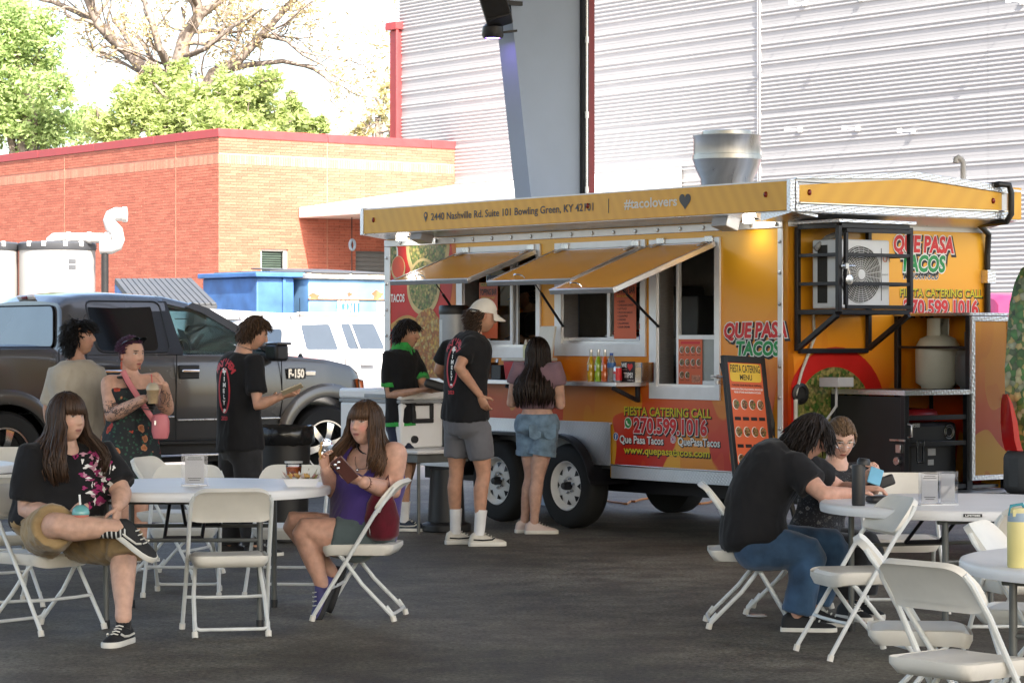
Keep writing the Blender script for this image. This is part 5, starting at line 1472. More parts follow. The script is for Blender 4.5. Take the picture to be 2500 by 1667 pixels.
 lettering('F-150', .085, m_chrome, tk, (V((3.18 if s < 0 else 3.5, s*1.012, 1.145)), V((-s, 0, 0)), V((0, 0, 1))), bold=.07, width=.19)
 MB().cbox((3.28 if s < 0 else 3.4, s*1.006, 1.185), (.22, .01, .11)).build('badge_plate', m_black_plastic, tk, bevel=.004)
 MB().cbox((3.45 if s < 0 else 3.2, s*1.008, 1.185), (.12, .012, .045)).build('badge_bar', m_chrome, tk, bevel=.004)
 car_wheel(tk, 0, s*.86, .43, .42, .26, 6, .262, m_chrome); car_wheel(tk, 3.67, s*.86, .43, .42, .26, 6, .262, m_chrome)
xr = lambda z: interp(((1.40, .612), (1.44, .622), (1.89, .69)), z) - .008
rw = round_poly(((-.78, 1.46), (.78, 1.46), (.66, 1.87), (-.66, 1.87)), .09)
MB().poly([V((xr(z), y, z)) for y, z in rw]).build('rear_window', M('mirror_rear_glass', (.13, .15, .18), .05, .6, var=.1, vs=2), tk, angle=0, fix=False)
MB().tube([V((xr(z) - .003, y, z)) for y, z in rw], .008, 6, closed=True).build('window_seal', m_seam, tk)
MB().cbox((.715, 0, 1.955), (.03, .36, .05), 0, Matrix.Rotation(radians(-35), 3, 'Y')).build('brake_light', M('brake_lens', (.62, .60, .60), .3), tk, bevel=.012)
MB().cbox((.70, 0, 1.955), (.025, .12, .03), 0, Matrix.Rotation(radians(-35), 3, 'Y')).build('brake_lens', m_marker, tk, bevel=.006)
MB().box((-1.1, -.88, 1.43), (.55, .88, 1.47)).build('bed_cover', m_black_plastic, tk, bevel=.02)
wsh = MB().poly([V((3.03, -.9, 1.40)), V((3.03, .9, 1.40)), V((2.32, .73, 1.86)), V((2.32, -.73, 1.86))]).build('windshield', m_glass_green, tk, angle=0, fix=False)
MB().box((2.75, -.85, 1.1), (3.05, .85, 1.40)).build('dashboard', m_dark_inside, tk, bevel=.03)
for y in (-.4, .4):
 MB().cbox((2.0, y, 1.2), (.14, .48, .75), 0, Matrix.Rotation(radians(-10), 3, 'Y')).cbox((1.93, y, 1.66), (.09, .26, .2)).build('seat', m_dark_inside, tk, bevel=.04)
MB().cbox((2.5, 0, 1.78), (.03, .24, .07)).tube([(2.52, 0, 1.8), (2.5, 0, 1.88)], .01, 6).build('rear_view_mirror', m_black_plastic, tk, bevel=.01)
MB().tube([V((2.72 + .0, .38, 1.36)) + V((.06*sin(a)*.6, .17*cos(a), .17*sin(a))) for a in [2*pi*k/20 for k in range(20)]], .014, 6, closed=True).build('steering_wheel', m_black_plastic, tk)
ax_, az_ = 3.42, 1.345
MB().lathe([(.05, 0), (.03, .02), (.014, .05)], 12, (ax_, -.86, az_ - .01)).tube([(ax_, -.86, az_ + .03), (ax_ - .01, -.86, az_ + .62)], .004, 6).build('antenna', m_black_plastic, tk)
MB().box((4.18, -.72, .62), (4.27, .72, 1.0)).build('grille', m_chrome, tk, bevel=.03)
MB().box((3.9, -.95, .42), (4.34, .95, .62)).build('front_bumper', m_chrome, tk, bevel=.06)
MB().box((-1.3, -.95, .5), (-1.1, .95, .72)).build('rear_bumper', m_chrome, tk, bevel=.05)
MB().box((-1.1, -.8, .3), (4.1, .8, .52)).build('chassis', m_black_metal, tk, angle=0)
# ---- cars behind: one builder, own numbers each
def wagon(name, label, cat, O_, rot, paint, H=1.82, belt=1.22, L0=-.95, L1=3.75, cabx=(-.9, -.72, 1.9, 2.75), wb=.9, wr=.70, wins=(), rack=True, hood=1.08, glass=m_glass_blue, group=None):
 P = dict(x0=L0, x1=L1, xs=(), wz=.37, zs=.35, bulge=.05, crown=.03, arches=((0, .42), (2.8, .42)),
   top=((L0, belt - .03), (L0 + .05, belt - .005), (cabx[3] - .2, belt - .005), (cabx[3], hood + .06), (L1 - .35, hood - .02), (L1 - .08, hood - .12), (L1, hood - .3)),
   bot=((L0, .45), (L1, .4)), width=((L0, .84), (L0 + .12, .92), (L1 - .6, .92), (L1 - .15, .84), (L1, .70)),
   belt=belt - .006, roof=H, wb=wb - .01, wr=wr, cab=((cabx[0], belt), (cabx[1], H - .06), (cabx[1] + .15, H - .01), ((cabx[1] + cabx[2]) / 2, H), (cabx[2], H - .06), (cabx[3], belt)))
 r = thing(name, label, cat, O_, rot, group)
 body_shell(P).build('body', paint, r, angle=38)
 c_, _ = cab_shell(P, cabx[0], cabx[3]); c_.build('cabin', paint, r, angle=40)
 for s in (-1, 1):
  for w in wins:
   pl = round_poly(w, .045)
   MB().poly(side_poly(P, pl, .005, s)).build('window', glass, r, angle=0, fix=False)
   MB().tube([V((x, s*(cab_y(P, z) + .004), z)) for x, z in pl], .008, 5, closed=True).build('window_seal', m_seam if not rack else m_white_trim, r)
  t = MB()
  for x in [w[1][0] + .06 for w in wins]:
   t.tube([V((x, s*(interp(P['width'], x) + .001), belt - .02)), V((x + .02, s*(interp(P['width'], x) + .001), .6))], .005, 4)
  t.build('door_seam', m_seam, r)
  for w in wins[1:]:
   MB().cbox((w[0][0] + .25, s*.94, belt - .14), (.2, .035, .04)).build('door_handle', paint, r, bevel=.01)
  for hx, rr_ in P['arches']: car_wheel(r, hx, s*.80, .37, .36, .22, 5, .21, m_zinc, 28)
  if rack:
   MB().tube([(cabx[1] + .12, s*(wr - .1), H + .005), (cabx[1] + .22, s*(wr - .1), H + .055), (cabx[2] - .2, s*(wr - .1), H + .055), (cabx[2] - .08, s*(wr - .1), H + .01)], .022, 8).build('roof_rail', M('rail_grey', (.35, .33, .31), .5), r)
  MB().box((L0 - .006, s*.72, belt - .25), (L0 + .1, s*.90, belt - .05)).build('tail_light', m_marker, r, bevel=.01)
  MB().box((L1 - .25, s*.62, hood - .3), (L1 - .06, s*.84, hood - .16)).build('headlight', m_glass_blue, r, bevel=.02)
 xr_ = lambda z: lerp(cabx[0], cabx[1], (z - belt) / (H - .06 - belt)) - .008
 MB().poly([V((xr_(z), y, z)) for y, z in round_poly(((-wb + .12, belt + .05), (wb - .12, belt + .05), (wr - .06, H - .14), (-wr + .06, H - .14)), .07)]).build('rear_window', glass, r, angle=0, fix=False)
 xf_ = lambda z: lerp(cabx[3], cabx[2], (z - belt) / (H - .06 - belt)) + .012
 MB().poly([V((xf_(z), y, z)) for y, z in ((-wb + .1, belt + .03), (wb - .1, belt + .03), (wr - .04, H - .11), (-wr + .04, H - .11))]).build('windshield', glass, r, angle=0, fix=False)
 MB().box((L0 - .08, -.82, .42), (L0 + .06, .82, .66)).build('rear_bumper', paint, r, bevel=.04)
 MB().box((L1 - .1, -.72, .4), (L1 + .06, .72, .62)).build('front_bumper', paint, r, bevel=.04)
 MB().box((L0 + .1, -.78, .25), (L1 - .1, .78, .5)).build('chassis', m_black_metal, r, angle=0)
 return r
m_carwhite = M('white_car_paint', (.40, .40, .41), .22, var=.02, coat=.6)
RG2 = atan2(.604, .797)
suvY = 33.0
rc = V(((703 - CX) / FPX * suvY, suvY, 0))
suvO = rc + G1 * .9 + G2 * .9
def suv_at(px, py):
 q = hit(px, py, suvO - G1 * .82, -G1); return ((q - suvO).dot(G2), q.z)
wq = [suv_at(*p) for p in ((743, 855), (823, 855), (812, 790), (739, 793))]
wd_ = [suv_at(*p) for p in ((846, 853), (937, 853), (921, 789), (837, 789))]
x2 = wd_[1][0]
wins = [wq, wd_, [(x2 + .1, wd_[0][1]), (x2 + .9, wd_[0][1]), (x2 + .5, wd_[2][1]), (x2 + .06, wd_[2][1])]]
suv = wagon('white_suv', 'white estate car with roof rails parked behind the front of the pickup', 'car', suvO, RG2, m_carwhite, H=1.80, belt=1.36, wins=wins, cabx=(-.93, -.80, 2.1, 2.95), hood=1.12, L1=3.7, wb=.88, wr=.72, group='cars parked in the sun')
sv = MB().tube([V((p[0], -(.88 - .16*(p[1]-1.354)/(1.8-1.354)) - .008, p[1])) for p in [suv_at(873, 853), suv_at(862, 789)]], .012, 6).build('window_bar', m_white_trim, suv)
c2 = V(((520 - CX) / FPX * 35.5, 35.5, 0))
wagon('white_suv', 'taller white car seen over and through the cab of the pickup', 'car', c2 + G1 * 1.6 - G2 * .35, RG2, m_carwhite, H=1.95, belt=1.30, wb=.92, wr=.74,
 wins=[[(-.5, 1.36), (.5, 1.36), (.5, 1.8), (-.4, 1.8)], [(.62, 1.36), (1.55, 1.36), (1.5, 1.8), (.6, 1.8)], [(1.65, 1.36), (2.6, 1.36), (2.05, 1.8), (1.62, 1.8)]], cabx=(-.93, -.7, 2.1, 3.0), rack=False, hood=1.15, group='cars parked in the sun')
m_pink = M('pink_car_paint', (.62, .06, .2), .3, var=.03, coat=.6)
c3 = V(((2446 - CX) / FPX * 29.5, 29.5, 0))
wagon('pink_car', 'pink car half hidden behind the front end of the food trailer', 'car', c3 + G1 * .9 + G2 * .9, RG2, m_pink, H=2.05, belt=1.3, wb=.9, wr=.72,
 wins=[[(-.6, 1.36), (.5, 1.36), (.5, 1.9), (-.55, 1.9)], [(.62, 1.36), (1.55, 1.36), (1.5, 1.9), (.6, 1.9)]], cabx=(-.93, -.8, 2.1, 3.0), rack=False, group='cars parked in the sun')
# ---- wrapped van at the right edge of the photograph: rear corner with lamp and bumper
VY = 17.6
vp = V(((2462 - CX) / FPX * VY, VY, 0))
m_van_wrap = food_mat('van_food_wrap', [(.04, .11, .03), (.13, .22, .05), (.5, .4, .16), (.35, .4, .3), (.03, .07, .02), (.06, .2, .05)], 24.0)
van = thing('wrapped_van', 'van rear corner wrapped in greens with a red tail lamp, cut by the photo edge', 'van', vp, 0)
kk = VY / FPX
def vq(px, py): return ((px - 2462) * kk, CAM_H + (HY - py) * kk)
prof = [vq(2462, 1100), vq(2452, 1020), vq(2450, 900), vq(2455, 830), vq(2462, 740), vq(2474, 690), vq(2490, 655), vq(2510, 640)]
rings = []
for x, z in prof:
 e = max(0, z - .8)
 rings.append([V((x + 2.2, 1.75, z)), V((x + 1.0, 1.75, z)), V((x + .75, 1.6, z)), V((x + .36, .9, z)), V((x + .12, .35, z)), V((x + .03, .12, z)), V((x + .14, .01, z)), V((x + .4, -.05, z)), V((x + 2.2, -.06, z))])
MB().loft(rings, True).build('body', m_van_wrap, van, angle=60)
rl = []
for i, (px, py) in enumerate(((2456, 962), (2452, 985), (2451, 1030), (2455, 1075), (2462, 1100))):
 x, z = vq(px, py); w = (.005, .05, .085, .09, .09)[i]
 rl.append([V((x + .07, .3, z)), V((x - .012, .06, z)), V((x + w*.6, -.03, z)), V((x + w, -.03, z)), V((x + w, .05, z)), V((x + .11, .3, z))])
MB().loft(rl, True).build('tail_lamp', M('tail_lamp_red', (.35, .006, .006), .12, var=.1), van, angle=50)
x0_, z1_ = vq(2449, 1100); _, z0_ = vq(2449, 1205)
MB().prism([(x0_, 0.02), (x0_ + .12, -.1), (x0_ + 2.2, -.1), (x0_ + 2.2, 1.7), (x0_ + .75, 1.7), (x0_ + .1, .35)], lambda a, b_, d: V((a, b_, d)), z0_, z1_).build('bumper', M('bumper_black', (.025, .027, .03), .55, bump=.1), van, bevel=.05, seg=3)
MB().box((x0_ + .9, .0, .1), (x0_ + 2.0, 1.6, z0_)).build('underbody', m_black_metal, van, angle=0)
MB().lathe([(.2, -.11), (.33, -.1), (.34, 0), (.33, .1), (.2, .11)], 28, (x0_ + 1.2, .12, .34), Matrix.Rotation(radians(90), 3, 'X')).build('wheel', m_rubber, van, angle=40)
# ---- waste containers, tanks and pipes before the brick wall
DY = 41.0; kd = DY / FPX
dO = V(((594 - CX) / FPX * DY, DY, 0))
m_dblue = M('worn_blue_paint', (.05, .14, .34), .6, var=.35, vs=2.5, bump=.15, bs=12)
m_dpale = M('faded_blue_paint', (.13, .27, .45), .6, var=.3, vs=1.8, bump=.15, bs=12)
m_rust = M('rust', (.26, .12, .06), .8, var=.4, vs=9)
m_lid = M('bin_lid_plastic', (.06, .064, .07), .55, var=.1)
db = thing('dumpster', 'faded pale blue dumpster with rusty rim and white lettering', 'dumpster', dO + V((.13*0, 0, 0)), RG2)
zD = lambda py: CAM_H + (HY - py) * kd
wD = (833 - 648) * kd / .80
t = MB()
x0_ = (648 - 594) * kd / .80
t.box((x0_, -1.2, .12), (x0_ + wD, .5, zD(683)))
bd = t.build('bin_body', m_dpale, db, bevel=.02)
RD = Matrix.Rotation(RG2, 3, 'Z')
t = MB().box((x0_ - .03, -1.26, zD(683)), (x0_ + wD + .05, .55, zD(670)))
t.build('rim', M('dirty_white_rim', (.5, .47, .42), .7, var=.35, vs=7), db, bevel=.015)
for k in range(2):
 xa = x0_ + .01 + k * wD / 2; xb_ = xa + wD / 2 - .03
 MB().add([(xa, -1.28, zD(670)), (xb_, -1.28, zD(670)), (xb_, .5, zD(655)), (xa, .5, zD(655)), (xa, -1.28, zD(666)), (xb_, -1.28, zD(666)), (xb_, .5, zD(651)), (xa, .5, zD(651))],
   [(3,2,1,0),(4,5,6,7),(0,1,5,4),(1,2,6,5),(2,3,7,6),(3,0,4,7)]).build('lid', m_lid, db, bevel=.01)
MB().box((x0_ - .012, -1.225, zD(733)), (x0_ + wD + .012, -1.195, zD(730))).build('weld_strip', m_rust, db)
for xx, zz_, rx, rz in ((x0_ + wD - .2, zD(720), .1, .07), (x0_ + .1, zD(725), .09, .05), (x0_ + .75, zD(719), .05, .03)):
 MB().poly([V((xx + rx*(1 + .3*sin(5*a))*cos(a), -1.203, zz_ + rz*(1 + .3*cos(3*a))*sin(a))) for a in [2*pi*k/20 for k in range(20)]]).build('rust_patch', m_rust, db, angle=0, fix=False)
MB().box((x0_ + .5, -1.2035, zD(775)), (x0_ + .92, -1.2015, zD(739))).build('name_panel', M('panel_blue', (.03, .12, .36), .6, var=.2), db, angle=0)
lettering('SCOTT', .2, m_white_print, db, (V((x0_ + .51, -1.207, zD(764))), V((1, 0, 0)), V((0, 0, 1))), width=.4, bold=.06)
MB().box((x0_ + wD - .22, -1.2035, zD(790)), (x0_ + wD - .02, -1.2015, zD(736))).build('notice_panel', m_white_print, db, angle=0)
db2 = thing('dumpster', 'darker blue dumpster with overhanging rim at the brick corner', 'dumpster', dO, RG2)
x1_ = (636 - 594) * kd / .80; xa = -(594 - 547) * kd / .80
MB().box((xa, -1.0, .12), (x1_ - .04, .6, zD(680))).build('bin_body', m_dblue, db2, bevel=.02)
MB().box((xa - .06, -1.08, zD(680)), (x1_ + .16, .66, zD(668))).build('rim', m_dblue, db2, bevel=.015)
MB().box((xa + .45, -1.03, .2), (xa + .5, -1.0, zD(681))).build('post', m_dblue, db2, bevel=.005)
MB().box((xa + .2, -1.05, zD(668)), (x1_ + .14, .6, zD(664))).build('lid', m_lid, db2, bevel=.01)
d3 = thing('dumpster', 'dumpster with a sloping ribbed grey lid beyond the pickup roof', 'dumpster', V(((400 - CX) / FPX * 38.5, 38.5, 0)), RG2)
k3 = 38.5 / FPX
P3 = lambda px, py, dy=0: Matrix.Rotation(-RG2, 3, 'Z') @ (at(px, py, 38.5 + dy) - d3.location)
a, b_, c, d = P3(280, 684, 1.5), P3(468, 683, 1.5), P3(530, 745, 0), P3(328, 745, 0)
t = MB().add([a, b_, c, d, a - V((0,0,.05)), b_ - V((0,0,.05)), c - V((0,0,.05)), d - V((0,0,.05))], [(0,1,2,3),(7,6,5,4),(0,4,5,1),(1,5,6,2),(2,6,7,3),(3,7,4,0)])
d3lid = t.build('lid', m_lid, d3, angle=0)
t = MB()
for k in range(14):
 u = (k + .5) / 14
 t.bar(a.lerp(b_, u) + V((0, 0, .012)), d.lerp(c, u) + V((0, 0, .012)), .075, .035)
o = t.build('lid_ribs', m_lid, d3, bevel=.008); o['kind'] = 'stuff'
MB().loft([[a, d, V((d.x, d.y, .1)), V((a.x, a.y, .1))], [b_, c, V((c.x, c.y, .1)), V((b_.x, b_.y, .1))]]).xf(Matrix.Translation((0, 0, -.06))).build('bin_body', m_dblue, d3, angle=0)
TY = 45.0; kt = TY / FPX
m_tank = M('white_tank', (.34, .34, .335), .35, var=.04, vs=2)
m_band = M('dark_band', (.05, .053, .06), .5)
zT = lambda py: CAM_H + (HY - py) * kt
for px, lab, hx in ((140, 'white cylindrical tank with a dark lid band under the white pipe', 92), (-48, 'white cylindrical tank with dark lid band cut by the photo edge', 92)):
 c = V(((px - CX) / FPX * TY, TY, 0)); r = hx * kt
 tk_ = thing('storage_tank', lab, 'tank', c, 0, 'white tanks by the brick wall')
 MB().lathe([(r*.98, .02), (r, .06), (r, zT(612))], 48).build('shell', m_tank, tk_, angle=40)
 MB().lathe([(r + .012, zT(612)), (r + .02, zT(610)), (r + .02, zT(596)), (r - .02, zT(592)), (r - .1, zT(591)), (.001, zT(590))], 48, cap=False).build('lid_band', m_band, tk_, angle=40)
 for a in (-2.2, -1.2, -.75, -1.75):
  MB().cbox((r*cos(a)*1.01, r*sin(a)*1.01, zT(598)), (.06, .07, .09), 0, Matrix.Rotation(a, 3, 'Z')).build('lid_clip', m_white_paint, tk_, bevel=.01)
 for kx, a in enumerate((-1.0,)):
  for q in range(4):
   MB().cbox((r*cos(a + .03*(q%2)*3 - .05)*1.004, r*sin(a + .09*(q%2) - .05)*1.004, zT(640) - .1*(q//2)), (.07, .012, .07), 0, Matrix.Rotation(a + pi/2, 3, 'Z')).build('warning_label', m_grey_print, tk_, angle=0)
pp = thing('vent_pipe', 'fat white elbowed pipe rising beside the white tank', 'pipe', V(((265 - CX) / FPX * (TY - .3), TY - .3, 0)))
Yp = TY - .3
PP = lambda px, py, dy=0: at(px, py, Yp + dy) - pp.location
m_pvc = M('white_pvc', (.42, .42, .42), .35, var=.03)
rP = 17 * Yp / FPX
MB().tube([PP(124, 600), PP(124, 587), PP(132, 581), PP(150, 580), PP(272, 582)], rP * .72, 16).build('pipe', m_pvc, pp)
MB().tube([PP(245, 604), PP(270, 604), PP(284, 598), PP(288, 585), PP(284, 565), PP(272, 552), PP(268, 538), PP(272, 528), PP(284, 523), PP(306, 524)], rP, 18).build('pipe_elbow', m_pvc, pp)
for px in (168, 218, 262): MB().tube([PP(px - 5, 581), PP(px + 5, 581)], rP * .86, 16).build('pipe_collar', m_pvc, pp)
MB().tube([PP(300, 524), PP(310, 524)], rP * 1.12, 18).build('pipe_collar', m_pvc, pp)
MB().tube([PP(256, 618), V((PP(256, 618).x, 0, 0))], 9 * Yp / FPX, 12).build('black_standpipe', m_black_plastic, pp)
# ================================================================ TABLES AND CHAIRS
def face_rot(fx, fy): return atan2(-fx, fy)
def chair_proto():
 r = thing('folding_chair', 'x', 'chair')
 def sheet(outline, zf, th):
  top = [V((x, y, zf(x, y))) for x, y in outline]; c = V((0, sum(p.y for p in top)/len(top), 0))
  m = MB()
  r1 = [c + (p - c)*.82 for p in top]
  for p in r1: p.z = zf(p.x, p.y)
  r2 = [c + (p - c)*.45 for p in top]
  for p in r2: p.z = zf(p.x, p.y)
  d = V((0, 0, -th))
  m.loft([[p + d*.3 for p in r2], [p for p in r1], [p + V((0,0,.002)) for p in [c + (q - c)*.95 for q in top]], [p - V((0,0,.006)) for p in top], [p + d for p in top], [p + d*.75 for p in [c + (q - c)*.9 for q in top]]], True)
  return m
 out = round_poly([(-.195, -.20), (.195, -.20), (.205, .17), (.14, .205), (-.14, .205), (-.205, .17)], .06, 5)
 zs = lambda x, y: .425 - .012 * (1 - (x/.2)**2) * (1 - (y/.2)**2) - (.018 * max(0, (y - .12)/.085)**2)
 sheet(out, zs, .03).build('seat', m_white_plastic, r, angle=50)
 post = lambda s: [V((s*.225, .235, .03)), V((s*.218, .118, .225)), V((s*.213, .002, .415)), V((s*.212, -.098, .58)), V((s*.208, -.188, .70)), V((s*.193, -.208, .732))]
 posts = {}
 for s in (-1, 1):
  l = MB().tube(post(s), .0115, 8).build('leg', m_white_tube, r)
  MB().tube([V((s*.2265, .243, .002)), V((s*.2255, .235, .032))], .0165, 8).build('foot_cap', m_white_plastic, l)
 MB().tube([V((-.219, .15, .18)), V((-.1, .152, .176)), V((.1, .152, .176)), V((.219, .15, .18))], .009, 8).build('stretcher', m_white_tube, r)
 for s in (-1, 1):
  l = MB().tube([V((s*.165, .13, .39)), V((s*.17, .08, .34)), V((s*.185, -.03, .20)), V((s*.19, -.20, .03))], .0115, 8).build('leg', m_white_tube, r)
  MB().tube([V((s*.19, -.208, .002)), V((s*.19, -.20, .032))], .0165, 8).build('foot_cap', m_white_plastic, l)
 MB().tube([V((-.188, -.165, .085)), V((-.184, -.192, .05)), V((-.165, -.20, .042)), V((.165, -.20, .042)), V((.184, -.192, .05)), V((.188, -.165, .085))], .0095, 8).build('stretcher', m_white_tube, r)
 bo = round_poly([(-.212, .60), (.212, .60), (.220, .69), (.175, .765), (-.175, .765), (-.220, .69)], .06, 5)
 by = lambda x, z: -.100 - (z - .60) * .72 - .035 * (1 - (x/.215)**2)
 m = MB(); n = V((0, -.81, -.58))
 ring0 = [V((x*.86, by(x*.86, .685 + (z-.685)*.80), .685 + (z-.685)*.80)) for x, z in bo]
 ring1 = [V((x, by(x, z), z)) for x, z in bo]
 m.loft([[p + n*.008 for p in ring0], [p + n*.016 for p in ring1], [p - n*.014 for p in ring1], [p - n*.006 for p in ring0]], True)
 m.build('backrest', m_white_plastic, r, angle=55)
 return r
CH = [  # x, y, facing, label
 (-1.49, 13.93, (-.19, .98), 'white folding chair nearest on this side of the round table, seen from behind'),
 (-1.98, 16.05, (.02, -1), 'white folding chair behind the round table beside the floral dress'),
 (-1.35, 16.05, (-.1, -1), 'white folding chair across the table behind the orange drink'),
 (-.825, 14.7, (-.985, .13), 'white folding chair holding the dark red bag'),
 (-2.50, 14.08, (.8, -.6), 'white folding chair under the woman in tan shorts'),
 (-3.62, 18.7, (.2, -1), 'white folding chair at the far table by the pickup wheel'),
 (-2.97, 15.35, (-.5, .87), 'white folding chair directly behind the woman in tan shorts'),
 (-2.2, 17.3, (.9, -.3), 'white folding chair mostly hidden behind the acrylic sign and floral dress'),
 (1.26, 14.3, (1, -.03), 'white folding chair under the man in jeans leaning on the table'),
 (1.70, 12.98, (-.95, -.25), 'empty white folding chair turned away from the table near the black tumbler'),
 (1.60, 10.42, (1, -.12), 'white folding chair slid sideways under the table with the yellow bottle'),
 (1.60, 9.42, (.78, .63), 'largest white folding chair, closest to the camera'),
 (2.42, 12.50, (-.2, .98), 'white folding chair between the two tables facing the acrylic signs'),
 (2.18, 11.15, (.9, -.4), 'white folding chair partly hidden behind the yellow bottle'),
 (2.22, 15.1, (0, -1), 'white folding chair at the far side of the table with the two acrylic signs'),
 (1.55, 15.0, (1, -.2), 'white folding chair under the woman with glasses'),
 (2.98, 14.35, (-.8, -.6), 'white folding chair at the photo edge by the van bumper')]
c0 = chair_proto()
for i, (x, y, f, lab) in enumerate(CH):
 c = c0 if i == 0 else copy_tree(c0)
 c.location = (x, y, 0); c.rotation_euler = (0, 0, face_rot(*f)); c['label'] = lab; c['group'] = 'white folding chairs'
def table_proto():
 r = thing('round_table', 'x', 'table')
 R, zt = .765, .735
 MB().lathe([(.001, zt - .03), (R - .05, zt - .03), (R - .012, zt - .052), (R - .004, zt - .05), (R, zt - .035), (R, zt - .016), (R - .006, zt - .004), (R - .018, zt), (R - .06, zt), (.001, zt)], 72, cap=False).build('tabletop', m_table_top, r, angle=50)
 for sy in (-1, 1):
  for sx in (-1, 1):
   l = MB().tube([(sx*.41, sy*.55, .03), (sx*.41, sy*.55, zt - .05)], .016, 10).build('leg', m_grey_tube, r)
   MB().tube([(sx*.41, sy*.55, .0), (sx*.41, sy*.55, .045)], .020, 10).build('foot_cap', m_black_plastic, l)
  MB().tube([(-.41, sy*.55, .47), (.41, sy*.55, .47)], .011, 8).tube([(-.45, sy*.55, zt - .06), (.45, sy*.55, zt - .06)], .014, 8).build('leg_rail', m_grey_tube, r)
  MB().tube([(-.1, sy*.54, .48), (-.1, sy*.25, zt - .06)], .010, 8).tube([(.1, sy*.54, .48), (.1, sy*.25, zt - .06)], .010, 8).tube([(-.1, sy*.54, .48), (.1, sy*.54, .48)], .013, 8).build('brace', m_black_metal, r)
 for sx in (-1, 1): MB().bar((sx*.12, -.62, zt - .045), (sx*.12, .62, zt - .045), .03, .025).build('underside_rail', m_grey_tube, r)
 return r
TB = [(-1.77, 14.72, .02, 1.0, 'round white table with the orange drink and the paper food tray'),
 (2.35, 13.62, .3, .965, 'round white table with two acrylic signs and the black tumbler'),
 (2.47, 10.05, -.5, .965, 'round white table with the pale yellow bottle, nearest the camera'),
 (-4.03, 17.45, .1, .98, 'round white table cut off by the photo edge near the pickup')]
t0 = table_proto()
for i, (x, y, rz, kz, lab) in enumerate(TB):
 t = t0 if i == 0 else copy_tree(t0)
 t.location = (x, y, 0); t.rotation_euler = (0, 0, rz); t.scale = (1, 1, kz); t['label'] = lab; t['group'] = 'round white folding tables'
tt = [ (x, y, .735 * kz) for x, y, rz, kz, lab in TB]
# ================================================================ PEOPLE
def skin_mat(name, k=1.):
 m = M(name, (.5, .3, .22), .5, var=.13, vs=26, attr='col', sss=.12, spec=.4, bump=.05, bs=180)
 return m
m_skin = skin_mat('skin')
m_hair = M('hair', (.1, .06, .04), .5, var=.25, vs=30, attr='col', spec=.35, stretch=(3, 3, .4))
def cloth(name, c, var=.12, sheen=.2, vs=7, bump=.25, bs=26):
 return M(name, c, .85, var=var, vs=vs, bump=bump, bs=bs, sheen=sheen, spec=.25)
m_tee_black = cloth('black_cotton', (.0095, .0095, .011), sheen=.08)
m_tee_beige = cloth('beige_cotton', (.40, .355, .29))
m_tan = cloth('tan_canvas', (.30, .205, .10), var=.3)
m_purple = cloth('purple_knit', (.055, .032, .16))
m_greygreen = cloth('grey_green_twill', (.075, .10, .105))
m_grey_shorts = cloth('grey_shorts', (.125, .125, .14))
m_denim = cloth('light_denim', (.155, .24, .33), var=.35, vs=16)
m_jeans = cloth('blue_jeans', (.035, .075, .14), var=.55, vs=6)
m_navy = cloth('dark_navy', (.016, .022, .045))
m_black_pants = cloth('black_pants', (.018, .018, .02), var=.4)
m_lilac = cloth('lilac_rib', (.22, .135, .165), vs=9)
m_green = cloth('bright_green_cotton', (.03, .30, .06), var=.3, vs=20)
m_white_knit = cloth('white_sock', (.72, .72, .72))
m_cap = cloth('off_white_cap', (.62, .58, .52), bump=.1)
m_dark_red = cloth('dark_red_nylon', (.085, .005, .012), var=.35)
m_pinkbag = M('pink_leather', (.55, .16, .18), .45, var=.1)
m_rubber_white = M('white_rubber', (.66, .64, .58), .6, var=.08)
m_shoe_black = M('black_canvas_shoe', (.013, .013, .014), .7, var=.2)
m_shoe_white = M('off_white_shoe', (.58, .55, .48), .6, var=.12, vs=20)
m_shoe_pale = M('pale_pink_shoe', (.62, .5, .46), .6, var=.1)
m_shoe_navy = M('navy_shoe', (.02, .03, .05), .6, var=.2)
m_shoe_purple = M('blue_purple_shoe', (.055, .05, .17), .6, var=.15)
m_phone = M('phone_dark', (.03, .03, .035), .2, var=.05)
m_screen = M('phone_case_brown', (.09, .035, .03), .3)
